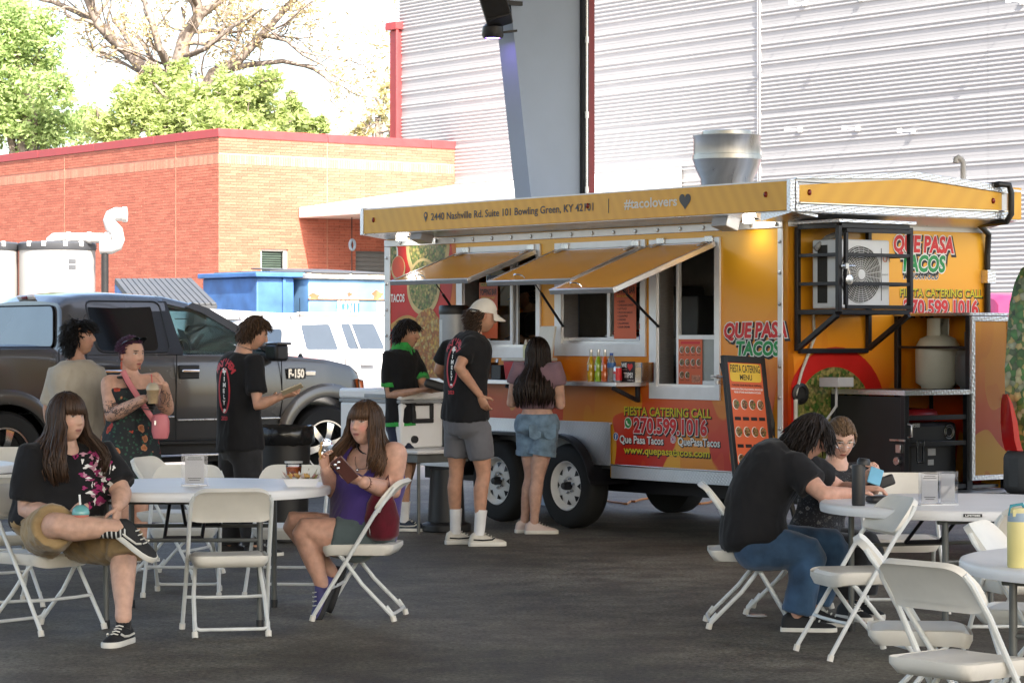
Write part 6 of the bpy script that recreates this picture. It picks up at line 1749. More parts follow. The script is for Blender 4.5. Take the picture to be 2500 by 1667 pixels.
def floral_mat(name, ground, flowers, leaf, scale):
 m = bpy.data.materials.new(name); m.use_nodes = True; MATS[name] = m
 nt = m.node_tree; N = nt.nodes; L = nt.links; b = N['Principled BSDF']; b.inputs['Roughness'].default_value = .8
 tc = N.new('ShaderNodeTexCoord')
 def vor(s, off):
  mp = N.new('ShaderNodeMapping'); mp.inputs['Location'].default_value = off; mp.inputs['Scale'].default_value = (1, .6, 1)
  nz = N.new('ShaderNodeTexNoise'); nz.inputs['Scale'].default_value = s * 2.2
  L.new(tc.outputs['Object'], nz.inputs['Vector'])
  sc = N.new('ShaderNodeVectorMath'); sc.operation = 'SCALE'; sc.inputs['Scale'].default_value = .55 / s
  ad = N.new('ShaderNodeVectorMath'); ad.operation = 'ADD'
  L.new(nz.outputs['Color'], sc.inputs[0]); L.new(tc.outputs['Object'], ad.inputs[0]); L.new(sc.outputs[0], ad.inputs[1]); L.new(ad.outputs[0], mp.inputs[0])
  v = N.new('ShaderNodeTexVoronoi'); v.inputs['Scale'].default_value = s; L.new(mp.outputs[0], v.inputs['Vector']); return v
 last = None
 a = vor(scale * 2.6, (3, 1, 2)); r = N.new('ShaderNodeValToRGB'); e = r.color_ramp.elements; r.color_ramp.interpolation = 'CONSTANT'
 e[0].color = (1, 1, 1, 1); e[1].position = .30; e[1].color = (0, 0, 0, 1); L.new(a.outputs['Distance'], r.inputs[0])
 mx = N.new('ShaderNodeMixRGB'); mx.inputs[1].default_value = (*ground, 1); mx.inputs[2].default_value = (*leaf, 1)
 L.new(r.outputs[0], mx.inputs[0]); last = mx.outputs[0]
 f = vor(scale, (0, 0, 0)); sp_ = N.new('ShaderNodeSeparateColor'); L.new(f.outputs['Color'], sp_.inputs[0])
 fr = N.new('ShaderNodeValToRGB'); fr.color_ramp.interpolation = 'CONSTANT'; e = fr.color_ramp.elements
 e[0].color = (*flowers[0], 1); e[1].position = .33; e[1].color = (*flowers[1], 1); k = e.new(.66); k.color = (*flowers[2], 1)
 L.new(sp_.outputs[1], fr.inputs[0])
 ring = N.new('ShaderNodeValToRGB'); e = ring.color_ramp.elements; e[0].color = (.25, .2, .15, 1); e[1].position = .3; e[1].color = (1, 1, 1, 1); k = e.new(.12); k.color = (.5, .4, .3, 1)
 L.new(f.outputs['Distance'], ring.inputs[0])
 fm = N.new('ShaderNodeMixRGB'); fm.blend_type = 'MULTIPLY'; fm.inputs[0].default_value = 1; L.new(fr.outputs[0], fm.inputs[1]); L.new(ring.outputs[0], fm.inputs[2])
 th = N.new('ShaderNodeMath'); th.operation = 'LESS_THAN'; th.inputs[1].default_value = .34; L.new(f.outputs['Distance'], th.inputs[0])
 pick = N.new('ShaderNodeMath'); pick.operation = 'GREATER_THAN'; pick.inputs[1].default_value = .45; L.new(sp_.outputs[0], pick.inputs[0])
 mu = N.new('ShaderNodeMath'); mu.operation = 'MULTIPLY'; L.new(th.outputs[0], mu.inputs[0]); L.new(pick.outputs[0], mu.inputs[1])
 m2 = N.new('ShaderNodeMixRGB'); L.new(mu.outputs[0], m2.inputs[0]); L.new(last, m2.inputs[1]); L.new(fm.outputs[0], m2.inputs[2])
 L.new(m2.outputs[0], b.inputs['Base Color'])
 return m
m_floral = floral_mat('floral_dress', (.010, .014, .016), ((.42, .05, .025), (.5, .2, .09), (.32, .03, .03)), (.02, .075, .05), 13)
m_speckle = floral_mat('black_patterned_shirt', (.010, .010, .012), ((.2, .2, .2), (.12, .12, .12), (.05, .05, .05)), (.05, .05, .055), 30)
def frame_from(f, up=(0, 0, 1)):
 f = V(f).normalized(); up = V(up); x = f.cross(up).normalized(); z = x.cross(f)
 return Matrix((x, f, z)).transposed()         # local x = to the figure's right, y = forward, z = up
def se_ring(c, lat, fwd, a, b, n=22, e=2.5):
 out = []
 for k in range(n):
  t = 2*pi*k/n; cs, sn = cos(t), sin(t)
  out.append(c + lat * (a * math.copysign(abs(cs)**(2/e), cs)) + fwd * (b * math.copysign(abs(sn)**(2/e), sn)))
 return out
def bez(p, q, r, t): return p.lerp(q, t).lerp(q.lerp(r, t), t)
class Person:
 def __init__(s, name_label, Y0, group=None):
  s.Y0 = Y0; s.label = name_label; s.seed = len(name_label)
  s.skin = (.50, .29, .21)
 def P(s, px, py, dy=0.): return at(px, py, s.Y0 + dy)
 def start(s, base):
  s.root = thing('person', s.label, 'person', base); s.o = V(base); return s
 def put(s, me, name, mat, parent=None, angle=60):
  me.transform(Matrix.Translation(-s.o))
  return finish(me, name, mat, parent or s.root, angle=angle, fix=False)
 # ---- trunk
 def trunk(s, pelvis, mid, neck, lat0, lat1, prof, hips=True):
  s.pel, s.mid, s.nck = pelvis, mid * 2 - (pelvis + neck) / 2, neck
  s.lat0, s.lat1, s.prof = V(lat0).normalized(), V(lat1).normalized(), prof
  s.top = neck
 def sect(s, t):
  c = bez(s.pel, s.mid, s.nck, t)
  d = (bez(s.pel, s.mid, s.nck, min(1, t + .05)) - bez(s.pel, s.mid, s.nck, max(0, t - .05))).normalized()
  if t > .8: d = d.lerp(V((0, 0, 1)), 0).normalized()
  lat = s.lat0.lerp(s.lat1, smoothstep(.1, .9, t)); lat = (lat - d * lat.dot(d)).normalized()
  fwd = d.cross(lat); fwd.normalize()
  a = interp([(p[0], p[1]) for p in s.prof], t); b = interp([(p[0], p[2]) for p in s.prof], t)
  off = interp([(p[0], p[3] if len(p) > 3 else 0) for p in s.prof], t)
  return c + fwd * off, lat, fwd, a, b
 def trunk_rings(s, t0, t1, ea=0., n=14, ts=None):
  out = []
  for k in range(n + 1):
   t = lerp(t0, t1, k / n); c, l, f, a, b = s.sect(t)
   out.append(se_ring(c, l, f, a + ea, b + ea))
  return out
 # ---- skin: one body, remeshed; head and hands joined to the same mesh
 def body(s, arms, legs, head, hk=1., face=None, hands=(), voxel=.0105, ar=1., lr=1.):
  s.arms, s.legs = arms, legs
  mb = MB(); mb.loft(s.trunk_rings(-.06, 1.0, -.012), True)
  hc, hf, hup = head
  s.hR = frame_from(hf, hup); s.hc = hc; s.hk = hk
  nk = hc + s.hR @ V((0, -.03, -.075)) * hk
  nr = (face or {}).get('neck', .056)
  mb.tube([s.nck - V((0, 0, .05)), s.nck.lerp(nk, .5), nk, nk.lerp(hc, .35)], [nr*1.25, nr, nr*.98, nr*.9], 14, round_=True)
  for (sh, el, wr) in arms:
   pts = [sh, sh.lerp(el, .25), sh.lerp(el, .6), el, el.lerp(wr, .22), el.lerp(wr, .6), wr]
   mb.tube(pts, [r * ar for r in (.058, .056, .048, .041, .043, .035, .027)], 12, round_=True)
   mb.tube([s.sect(.86)[0], sh], [.06, .058*ar], 12, round_=True)
  for (hp, kn, an) in legs:
   cb = (an - kn).cross(V((0, 0, 1)))
   back = -V((s.hR[0][1], s.hR[1][1], 0)).normalized() if abs((an-kn).normalized().z) > .7 else V((0, 0, -1))
   pts = [hp, hp.lerp(kn, .3), hp.lerp(kn, .65), hp.lerp(kn, .93), kn.lerp(an, .08), kn.lerp(an, .3) + back*.012, kn.lerp(an, .6) + back*.006, kn.lerp(an, .85), an]
   mb.tube(pts, [r * lr for r in (.092, .088, .073, .058, .054, .057, .048, .036, .036)], 14, round_=True)
  me = remesh(mb, voxel, 4)
  base = [ (v.co.copy()) for v in me.vertices]
  faces = [tuple(p.vertices) for p in me.polygons]
  out = MB(); out.v = base; out.f = [list(f) for f in faces]; out.m = [0]*len(faces); out.c = [s.skin]*len(base)
  bpy.data.meshes.remove(me)
  s.head(out, face or {})
  for (wr, d, pn, curl, side, k) in hands: s.hand(out, wr, d, pn, curl, side, k)
  s.body_me = out.mesh('body')
  s.bvh_body = BVHTree.FromPolygons(out.v, out.f)
  s.put(s.body_me, 'body', m_skin, angle=180)
 def head(s, out, F):
  k = s.hk; R = s.hR; c0 = s.hc
  fat = F.get('fat', 0.); nu, nv = 84, 66
  sk = V(s.skin); lip = V(F.get('lip', (.34, .12, .10))); brow = V(F.get('brow', (.06, .035, .02)))
  verts, cols = [], []
  nose = F.get('nose', 1.)
  male = F.get('male', 0)
  for i in range(nv + 1):
   th = pi * i / nv
   for j in range(nu):
    ph = 2*pi*j/nu
    d = V((sin(th)*sin(ph), sin(th)*cos(ph), cos(th)))
    x, y, z = d.x*.0745, d.y*.094, d.z*.116
    kk = max(0, -d.z)
    x *= 1 + .05*max(0, d.z)*(1-d.z) - (.26 - .24*fat)*kk**1.7
    if y < 0: y *= 1 - .55*smoothstep(.1, .9, kk)
    else:
     y *= 1 - .10*smoothstep(.35, 1, d.z)
     y += .010*kk*(1 - kk) + .012*kk**2
    if fat: x *= 1 + .10*fat*math.exp(-((d.z + .35)/.35)**2); y += .01*fat*kk if y > 0 else 0
    col = sk
    if d.y > .12:
     ax = abs(x)
     g = lambda u, w: math.exp(-(u/w)**2)
     gz = smoothstep(.022, -.020, z) * (1 - smoothstep(-.024, -.036, z)) if z < .03 else 0
     y += nose*.021*g(x, .0085 + .005*smoothstep(.0, -.026, z))*gz + .004*g(x, .012)*g(z - .01, .02)
     y -= .0085*g(ax - .030, .015)*g(z - .012, .011)
     y += (.003 + .002*male)*g(ax - .027, .022)*g(z - .030, .008)
     y += .0052*g(x, .021)*g(z + .058, .0085) - .0045*g(x, .02)*g(z + .0575, .0022)
     y += .006*g(x, .02)*g(z + .098, .014)
     y += .0035*g(ax - .040, .02)*g(z + .022, .024)
     y -= .003*g(x, .02)*g(z + .078, .008)
     e1 = ((ax - .030)/.0125)**2 + ((z - .012 + .12*(ax-.03)**2*60)/.0048)**2
     if e1 < 1: col = V((.55, .50, .47))
     if ((ax - .030)/.0052)**2 + ((z - .012)/.0055)**2 < 1: col = V((.035, .022, .015))
     if 1 <= e1 < 2.3 and z > .0125: col = sk*.35
     be = ((ax - .031)/.019)**2 + ((z - .031 - .05*(.031-ax))/.0042)**2
     if be < 1: col = brow
     le = (x/.0215)**2 + ((z + .058)/.0078)**2
     if le < 1: col = lip * (1. if abs(z + .0575) > .0014 else .45)
     fl = F.get('flush', .25)*g(ax - .042, .018)*g(z + .025, .02)
     if col is sk and fl > .02: col = V((sk.x*(1+.1*fl), sk.y*(1-.35*fl), sk.z*(1-.3*fl)))
     if col is sk and male and z < -.045: col = sk * .93
    verts.append(V((x, y, z))); cols.append(tuple(col))
  n0 = len(out.v)
  out.v += [c0 + R @ (p * k) for p in verts]; out.c += cols
  for i in range(nv):
   for j in range(nu):
    j2 = (j + 1) % nu
    out.f.append([n0 + i*nu + j, n0 + (i+1)*nu + j, n0 + (i+1)*nu + j2, n0 + i*nu + j2]); out.m.append(0)
  for sx in (-1, 1):
   Re = Matrix.Rotation(sx*radians(-18), 3, 'Z') @ Matrix.Rotation(radians(-8), 3, 'X')
   e = MB(); e.ball((0, 0, 0), (.010, .0185, .031), 12, 10, Re); e.ball((sx*.006, .003, .002), (.006, .010, .019), 10, 8, Re)
   e.v = [c0 + R @ ((p + V((sx*.0745, -.006, -.006))) * k) for p in e.v]
   n1 = len(out.v); out.v += e.v; out.c += [tuple(V((sk.x*1.02, sk.y*.86, sk.z*.84)))]*len(e.v)
   out.f += [[q + n1 for q in f] for f in e.f]; out.m += [0]*len(e.f)
 def hand(s, out, wr, d, pn, curl, side, k):
  """d: along the fingers, pn: the way the palm faces, curl 0..1, side +1 thumb on local +x"""
  d = V(d).normalized(); pn = V(pn); pn = (pn - d * pn.dot(d)).normalized(); x = d.cross(pn).normalized() * side
  T = lambda p: wr + (x * p[0] + d * p[1] - pn * p[2]) * k
  m = MB()
  sec = [(0, .026, .019), (.02, .030, .018), (.05, .040, .016), (.085, .042, .012)]
  m.loft([[T((a*cos(2*pi*i/12), y, b*sin(2*pi*i/12))) for i in range(12)] for y, a, b in [(-.03, .025, .021)] + sec + [(.094, .036, .007)]])
  for fx, L_, dc in ((.030, .066, .0), (.010, .074, .05), (-.010, .069, .1), (-.029, .054, .18)):
   p = V((fx, .083, .0)); a = 0; pts = [p - V((0, .014, 0)), p.copy()]
   for q, fr in enumerate((.45, .32, .23)):
    a += (curl + dc) * (.75, .95, .7)[q]
    p = p + V((fx*.06, cos(a), -sin(a))) * L_ * fr; pts.append(p.copy())
   m.tube([T(q) for q in pts], [r * k for r in (.0095, .0092, .0085, .0078, .006)], 7)
  t0 = V((.026, .022, -.004)); dirt = V((.72, .62, -.34 - .3*curl)).normalized(); t1 = t0 + dirt*.042; t2 = t1 + (dirt + V((-.3*curl - .1, .35, -.1))).normalized()*.030
  m.tube([T(q) for q in (t0 - dirt*.012, t0, t1, t2)], [r * k for r in (.013, .0125, .0100, .0075)], 8)
  n1 = len(out.v); out.v += m.v; out.c += [s.skin]*len(m.v); out.f += [[q + n1 for q in f] for f in m.f]; out.m += [0]*len(m.f)
 # ---- clothing
 def garment(s, name, mat, mb, voxel=.013, fold=.005, sm=4, fs=(9, 9, 4), detail=True, seed=0):
  me = remesh(mb, voxel, sm)
  if fold:
   me.calc_loop_triangles() if hasattr(me, 'calc_loop_triangles') else None
   nrm = [v.normal.copy() for v in me.vertices]
   for v, n in zip(me.vertices, nrm):
    p = v.co + V((seed*3.1, s.seed, 0))
    q = V((p.x*fs[0], p.y*fs[1], p.z*fs[2]))
    a = noise.noise(q); b = 1 - abs(noise.noise(q*2.1 + V((5, 1, 3))))*2
    v.co += n * fold * (a*1.1 + b*.55)
  s.last_bvh = BVHTree.FromPolygons([v.co.copy() for v in me.vertices], [tuple(p.vertices) for p in me.polygons])
  return s.put(me, name, mat, angle=180)
 def shirt(s, name, mat, t0=.08, t1=.97, ea=.014, sleeve=.62, sr=.068, flare=.0, collar=True, fold=.009, tank=False, drape=0., voxel=.013):
  mb = MB()
  rings = []
  n = 14
  for k in range(n + 1):
   t = lerp(t0, t1, k / n); c, l, f, a, b = s.sect(t)
   g = ea + flare * (1 - k/n)**2 + (-.006 if t > .93 else 0)
   rings.append(se_ring(c, l, f, a + g, b + g))
  mb.loft(rings)
  if not tank:
   for (sh, el, wr) in s.arms:
    e = sh.lerp(el, sleeve)
    q = s.sect(.84)[0]
    mb.tube([q.lerp(sh, .1), q.lerp(sh, .6), sh + V((0,0,.004)), sh.lerp(el, sleeve*.5), e], [sr*.95, sr*.98, sr*1.02, sr*1.02, sr*1.06], 14)
  o = s.garment(name, mat, mb, voxel=voxel, fold=fold)
  return o
 def bottoms(s, name, mat, t1=.28, frac=.8, r0=.10, r1=.085, ea=.014, below=None, fold=.005, knee=None):
  mb = MB(); mb.loft(s.trunk_rings(-.07, t1, ea, 6))
  for (hp, kn, an) in s.legs:
   mb.ball(hp, max(r0, .103), 14, 10)
   if below is None:
    e = hp.lerp(kn, frac)
    mb.tube([hp + (hp-kn).normalized()*.02, hp.lerp(kn, frac*.5), e], [r0, lerp(r0, r1, .5), r1], 16)
   else:
    e = kn.lerp(an, below)
    kr = knee or r1*1.05
    mb.tube([hp + (hp-kn).normalized()*.02, hp.lerp(kn, .5), hp.lerp(kn, .93), kn.lerp(an, .1), kn.lerp(an, .5), e], [r0, lerp(r0, kr, .6), kr, kr*.98, r1, r1*.98], 16)
  return s.garment(name, mat, mb, fold=fold, fs=(8, 8, 6), seed=2)
 def skirt_dress(s, name, mat, t0, z_hem, ra, rb, ea=.012):
  mb = MB(); rings = []
  c, l, f, a, b = s.sect(t0 if t0 > 0 else 0)
  c0, l0, f0, a0, b0 = s.sect(.02)
  hem = V((c0.x, c0.y, z_hem))
  for k in range(6):
   u = k / 5; rings.append(se_ring(hem.lerp(c0, u), l0, f0, lerp(ra, a0 + ea, u), lerp(rb, b0 + ea, u)))
  for k in range(1, 13):
   t = lerp(.02, t0, k / 12); c, l, f, a, b = s.sect(t); rings.append(se_ring(c, l, f, a + ea, b + ea))
  mb.loft(rings)
  return s.garment(name, mat, mb, fold=.008, fs=(10, 10, 2))
 def drape_mesh(s, me, name, mat, parent, origin, right, up, view, bvh=None, lift=.004):
  """lay flat print onto the last garment"""
  right = V(right).normalized(); up = V(up).normalized(); view = V(view).normalized(); bvh = bvh or s.last_bvh
  for v in me.vertices:
   p = origin + right * v.co.x + up * v.co.y
   h = bvh.ray_cast(p - view * .6, view)
   v.co = (h[0] - view * lift) if h[0] is not None else p
  me.materials.append(mat)
  me.transform(Matrix.Translation(-s.o))
  o = bpy.data.objects.new(name, me); COL.objects.link(o); o.parent = parent
  return o
 def shoe(s, an, toe, k=1., mat=m_shoe_black, sole=m_rubber_white, up=(0, 0, 1), h=.09, stripe=None, sock=None, sock_h=.12, leg=None):
  f = V(toe).normalized(); up = V(up); up = (up - f*up.dot(f)).normalized(); x = f.cross(up)
  T = lambda a, y, z: an + (x*a + f*y + up*(z - h)) * k
  sec = [(-.075, .020, .055), (-.068, .032, .085), (-.04, .037, .105), (0, .038, .108), (.04, .039, .09), (.09, .044, .066), (.14, .045, .054), (.175, .038, .046), (.195, .022, .036), (.2, .008, .03)]
  def ring(y, a, zt, n=14):
   out = []
   for q in range(n):
    t = pi * q / (n - 1); out.append(T(a*cos(t), y, .022 + (zt - .022)*max(0, sin(t))**.75))
   return out
  r = MB().loft([ring(*q) for q in sec], True)
  o = s.put(r.mesh('shoe'), 'shoe', mat, angle=70)
  sl = MB(); outl = [(-.08, .022), (-.07, .036), (-.03, .041), (.03, .042), (.09, .048), (.14, .049), (.18, .042), (.203, .022)]
  rr_ = []
  for z, g in ((.0, -.003), (.006, 0), (.026, 0), (.03, -.003)):
   rr_.append([T(a + g, y, z) for y, a in outl] + [T(-a - g, y, z) for y, a in outl[::-1]])
  sl.loft(rr_, True)
  s.put(sl.mesh('sole'), 'sole', sole, o, angle=60)
  lc_ = MB()
  for q in range(4):
   y = .045 + .022*q; z = .092 - .011*q
   lc_.tube([T(-.02, y, z), T(0, y + .006, z + .006), T(.02, y, z)], .0035*k, 5)
  s.put(lc_.mesh('laces'), 'laces', m_rubber_white, o, angle=60)
  if stripe:
   st = MB()
   for sx in (-1, 1): st.tube([T(sx*.036, -.05, .05), T(sx*.040, .02, .045), T(sx*.046, .09, .05), T(sx*.036, .11, .062)], .006*k, 6)
   s.put(st.mesh('side_stripe'), 'side_stripe', stripe, o, angle=60)
  if sock is not None:
   d = (leg - an).normalized() if leg is not None else up
   m = MB().tube([an - d*.02, an + d*.03, an + d*sock_h*.6, an + d*sock_h], [.040, .041, .043, .047], 14)
   s.put(m.mesh('sock'), 'sock', sock, angle=60)
  return o
 # ---- hair
 def locks(s, gen, n, col, seed, cap=None, tip=1.0, w=.011, name='hair', flat=.5, kseg=5):
  rng = random.Random(seed); mb = MB(); R, c0, k = s.hR, s.hc, s.hk
  if cap:
   nu, nv = 40, 26; vs, idx = [], {}
   fs_ = []
   grid = []
   for i in range(nv + 1):
    row = []
    for j in range(nu):
     th = pi*i/nv*.86; ph = 2*pi*j/nu
     d = V((sin(th)*sin(ph), sin(th)*cos(ph), cos(th))); row.append((d, cap(d)))
    grid.append(row)
   for i in range(nv + 1):
    for j in range(nu):
     d, ok = grid[i][j]; kk = max(0, -d.z)
     p = V((d.x*.0805, d.y*.0985*(1 - .35*kk if d.y < 0 else 1), d.z*.121))
     vs.append(c0 + R @ (p * k))
   for i in range(nv):
    for j in range(nu):
     j2 = (j + 1) % nu
     if all(grid[a][b][1] for a, b in ((i, j), (i+1, j), (i+1, j2), (i, j2))): fs_.append((i*nu + j, (i+1)*nu + j, (i+1)*nu + j2, i*nu + j2))
   mb.add(vs, fs_, 0, tuple(V(col) * .75))
  for q in range(n):
   pts = gen(rng)
   if not pts: continue
   v = rng.uniform(.6, 1.35)
   bv = getattr(s, 'last_bvh', None)
   W = [c0 + R @ (p * k) for p in pts]
   if bv is not None and len(pts) > 8:
    for i in range(4, len(W)):
     h = bv.find_nearest(W[i])
     if h[0] is not None and (W[i] - h[0]).dot(h[1]) < .010: W[i] = h[0] + h[1] * rng.uniform(.010, .022)
   ww = w * rng.uniform(.7, 1.3)
   m = len(pts)
   n0 = len(mb.v)
   mb.tube(W, [ww * (.55 + .6*sin(pi*min(1, .15 + .85*i/(m-1)))) * (1 if i < m-1 else .35) for i in range(m)], kseg, flat=flat, up=R @ V((rng.uniform(-.3,.3), rng.uniform(-.3,.3), 1)) )
   for i in range(n0, len(mb.v)):
    u = ((i - n0)//kseg) / (m - 1)
    t_ = lerp(1, tip, smoothstep(.2, 1, u)) * v
    mb.c[i] = (col[0]*t_, col[1]*t_, col[2]*t_)
  me = mb.mesh(name)
  return s.put(me, name, m_hair, angle=180)
def scalp(d, lift=.006):
 kk = max(0, -d.z)
 return V((d.x*(.0775 + lift), d.y*(.096 + lift)*(1 - .4*kk if d.y < 0 else 1), d.z*(.118 + lift)))
def rdir(rng, ok):
 for _ in range(200):
  d = V((rng.gauss(0, 1), rng.gauss(0, 1), rng.gauss(0, 1))).normalized()
  if ok(d): return d
 return V((0, 0, 1))
def hl_short(d):
 if d.y > .25: return d.z > .52 + .1*(d.y > .6)
 return d.z > -.12 - .38*smoothstep(.1, -.5, d.y) + .35*smoothstep(-.1, .25, d.y)
def hl_full(d):
 if d.y > .3: return d.z > .48
 return d.z > -.35 - .4*smoothstep(.1, -.4, d.y) + .5*smoothstep(-.05, .3, d.y)
def gen_short(length=.06, puff=.5, curl=.3, fwd=0., down=.5, ok=hl_short, seg=5):
 def g(rng):
  d = rdir(rng, ok); p = scalp(d, .002); n = d.copy()
  flow = V((d.x*.3, fwd + (.25 if d.y > .2 else -.2), -down)).normalized()
  L_ = length * rng.uniform(.6, 1.2); v = (n*puff + flow*(1-puff) + V((rng.gauss(0, .2), rng.gauss(0, .2), rng.gauss(0, .15)))).normalized()
  pts = [p]; ph = rng.uniform(0, 6.28)
  for i in range(seg):
   v = (v + flow*.22 + V((cos(ph + i*1.9), sin(ph + i*1.9), sin(ph*2 + i*1.4)))*curl).normalized()
   q = pts[-1] + v * L_ / seg
   e = V((q.x/.083, q.y/.102, q.z/.124)).length
   if e < 1: q = q / e
   pts.append(q)
  return pts
 return g
def gen_long(L_=.42, bangs=.25, wave=.006, spread=.10, front=.35, part=0.):
 def g(rng):
  if rng.random() < bangs:
   az = rng.uniform(-.85, .85); th0 = rng.uniform(.15, .55)
   pts = []
   for i in range(6):
    t = lerp(th0, 1.28 + rng.uniform(-.05, .05), i/5); d = V((sin(t)*sin(az*(1 + .1*i/5)), sin(t)*cos(az), cos(t)))
    pts.append(scalp(d, .010 + .006*sin(pi*i/5)))
   pts[-1] += V((0, .004, -.012))
   return pts
  az = rng.uniform(-pi, pi)
  if abs(az) < .95: az = math.copysign(rng.uniform(.95, 1.5), az)
  th0 = rng.uniform(.08, 1.0); pts = []
  te = 1.75 if abs(az) > 1.3 else 1.6
  lift = rng.uniform(.004, .018)
  for i in range(5):
   t = lerp(th0, te, i/4); d = V((sin(t)*sin(az), sin(t)*cos(az), cos(t))); pts.append(scalp(d, lift + .006*i/4))
  p = pts[-1]; out = V((p.x, p.y, 0)).normalized()
  ph = rng.uniform(0, 6.28); LL = L_ * rng.uniform(.82, 1.08); m = 7
  fr = math.copysign(1, p.x)
  for i in range(1, m + 1):
   u = i/m
   bulge = spread * (smoothstep(.15, .75, u) - .35*smoothstep(.7, 1, u))
   q = p + out*bulge*(.75 + .5*abs(out.y)) + V((wave*sin(ph + 5*u), front*max(0, u - .25)*.12*(1 if p.y > -.02 else -1) + wave*cos(ph*1.3 + 4*u), -LL*u))
   pts.append(q)
  return pts
 return g
MALE = [(-.06, .12, .10), (.0, .165, .115), (.12, .165, .115), (.3, .150, .105), (.5, .158, .112), (.7, .178, .12), (.82, .182, .115), (.9, .15, .095), (.955, .10, .075), (1.0, .066, .062)]
FEM = [(-.06, .13, .105), (.0, .172, .125), (.12, .17, .12), (.32, .128, .095), (.5, .135, .105), (.68, .155, .13), (.82, .16, .105), (.9, .13, .085), (.955, .09, .07), (1.0, .056, .055)]
BIG = [(-.06, .17, .15), (.0, .225, .19), (.12, .23, .20), (.3, .215, .195), (.5, .21, .185), (.68, .215, .19), (.82, .20, .145), (.9, .165, .11), (.955, .115, .09), (1.0, .072, .068)]
def lettering_arc(s, text, parent, mat, c, R_, right, up, view, h, a0, a1, flip=1):
 n = len(text)
 for i, ch in enumerate(text):
  if ch == ' ': continue
  a = lerp(a0, a1, i / (n - 1))
  me = text_mesh(ch, h, 1, 0, .06, align='CENTER')
  rot = Matrix.Rotation(-(a), 4, 'Z'); me.transform(Matrix.Translation((sin(a)*R_, cos(a)*R_, 0)) @ rot)
  s.drape_mesh(me, 'lettering', mat, parent, c, right, up, view)
m_redtee = M('red_tee_print', (.5, .025, .035), .6, var=.05)
def mayhem(s, sh, c, right, view, k=1.):
 up = V((0, 0, 1))
 lettering_arc(s, "MAY'HEM", sh, m_redtee, c, .085*k, right, up, view, .05*k, -1.0, 1.0)
 ring = MB(); ov = [(.062*k*cos(a), -.09*k + .155*k*sin(a)) for a in [2*pi*i/40 for i in range(41)]]
 for (x0, y0), (x1, y1) in zip(ov, ov[1:]):
  d = V((x1-x0, y1-y0, 0)).normalized(); n = V((-d.y, d.x, 0))*.009*k
  ring.add([(x0-n.x, y0-n.y, 0), (x1-n.x, y1-n.y, 0), (x1+n.x, y1+n.y, 0), (x0+n.x, y0+n.y, 0)], [(0,1,2,3)])
 s.drape_mesh(ring.mesh('oval_print'), 'oval_print', m_redtee, sh, c, right, up, view)
 for i, ch in enumerate('TIMELY'):
  me = text_mesh(ch, .03*k, 1, 0, .08, align='CENTER'); me.transform(Matrix.Translation((rng_t.uniform(-.006, .006), .02*k - .042*k*i, 0)))
  s.drape_mesh(me, 'lettering', m_white_print, sh, c, right, up, view)
 bl = MB()
 for x, y, w, h in ((0, .052, .05, .02), (0, -.235, .04, .016)):
  bl.poly([V((x*k + w*k*(.6 + .4*abs(sin(3*a)))*cos(a)*.6, y*k + h*k*sin(a), 0)) for a in [2*pi*i/14 for i in range(14)]])
 s.drape_mesh(bl.mesh('white_print'), 'white_print', m_white_print, sh, c, right, up, view)
 me = text_mesh('2023', .028*k, 1, 0, .05, align='CENTER'); me.transform(Matrix.Translation((0, -.30*k, 0)))
 s.drape_mesh(me, 'lettering', m_redtee, sh, c, right, up, view)
rng_t = random.Random(4)
UP = V((0, 0, 1))
def lat_of(f): f = V((*f, 0)).normalized(); return V((f.y, -f.x, 0))       # to the figure's right
# ---- tall young man with the cap, at the trailer
s = Person('tall young man in off-white cap, black printed tee and grey shorts at the hatch', 19.8); P = s.P
s.skin = (.47, .25, .165); s.start(V((P(1135, 1040).x, 19.8, 0)))
r = lat_of((.797, .604))
s.trunk(P(1137, 1045, .0), P(1137, 925, -.02), P(1156, 812, .06), r, r, MALE)
arms = [(P(1150, 842, -.13), P(1120, 897, -.26), P(1172, 965, -.18)), (P(1096, 850, .16), P(1071, 905, .2), P(1098, 930, .38))]
legs = [(P(1166, 1050, -.05), P(1181, 1155, -.02), P(1170, 1285, -.04)), (P(1118, 1050, .08), P(1114, 1150, .1), P(1112, 1285, .14))]
s.body(arms, legs, (P(1178, 772, .05), V((.93, .28, -.22)), UP), 1.03, dict(male=1, brow=(.05, .03, .02), flush=.2),
 [(arms[0][2], (.35, .1, -.9), (.4, .8, .2), .5, 1, 1.0), (arms[1][2], (.6, .7, .1), (0, 0, -1), .5, -1, 1.0)])
sh = s.shirt('shirt', m_tee_black, t0=.09, t1=.965, sleeve=.66, sr=.066, ea=.02, flare=.012)
mayhem(s, sh, P(1104, 868, -.1), V((.88, .1, 0)) , V((.35, .94, 0)), .95)
s.bottoms('shorts', m_grey_shorts, t1=.16, frac=.66, r0=.105, r1=.098, ea=.02)
for lg in legs:
 s.shoe(V((lg[2].x, lg[2].y, .10)), (.96, .2, 0), 1.0, m_shoe_white, m_rubber_white, h=.10, stripe=m_shoe_black, sock=m_white_knit, sock_h=.17, leg=lg[1])
s.locks(gen_short(.07, .2, .25, -.4, .7, lambda d: d.z < .35 and d.y < -.1 and d.z > -.75), 420, (.05, .028, .016), 3, cap=None, w=.0045)
cp = MB(); k = s.hk; R, c0 = s.hR, s.hc
rings = []
for i in range(12):
 th = radians(lerp(2, 84, i/11)); rings.append([c0 + R @ (V((sin(th)*sin(2*pi*j/32)*.088, sin(th)*cos(2*pi*j/32)*.106 - .004, cos(th)*.122 + .012 + .012*cos(2*pi*j/32)*sin(th)))*k) for j in range(32)])
cp.loft(rings, True)
bill = []
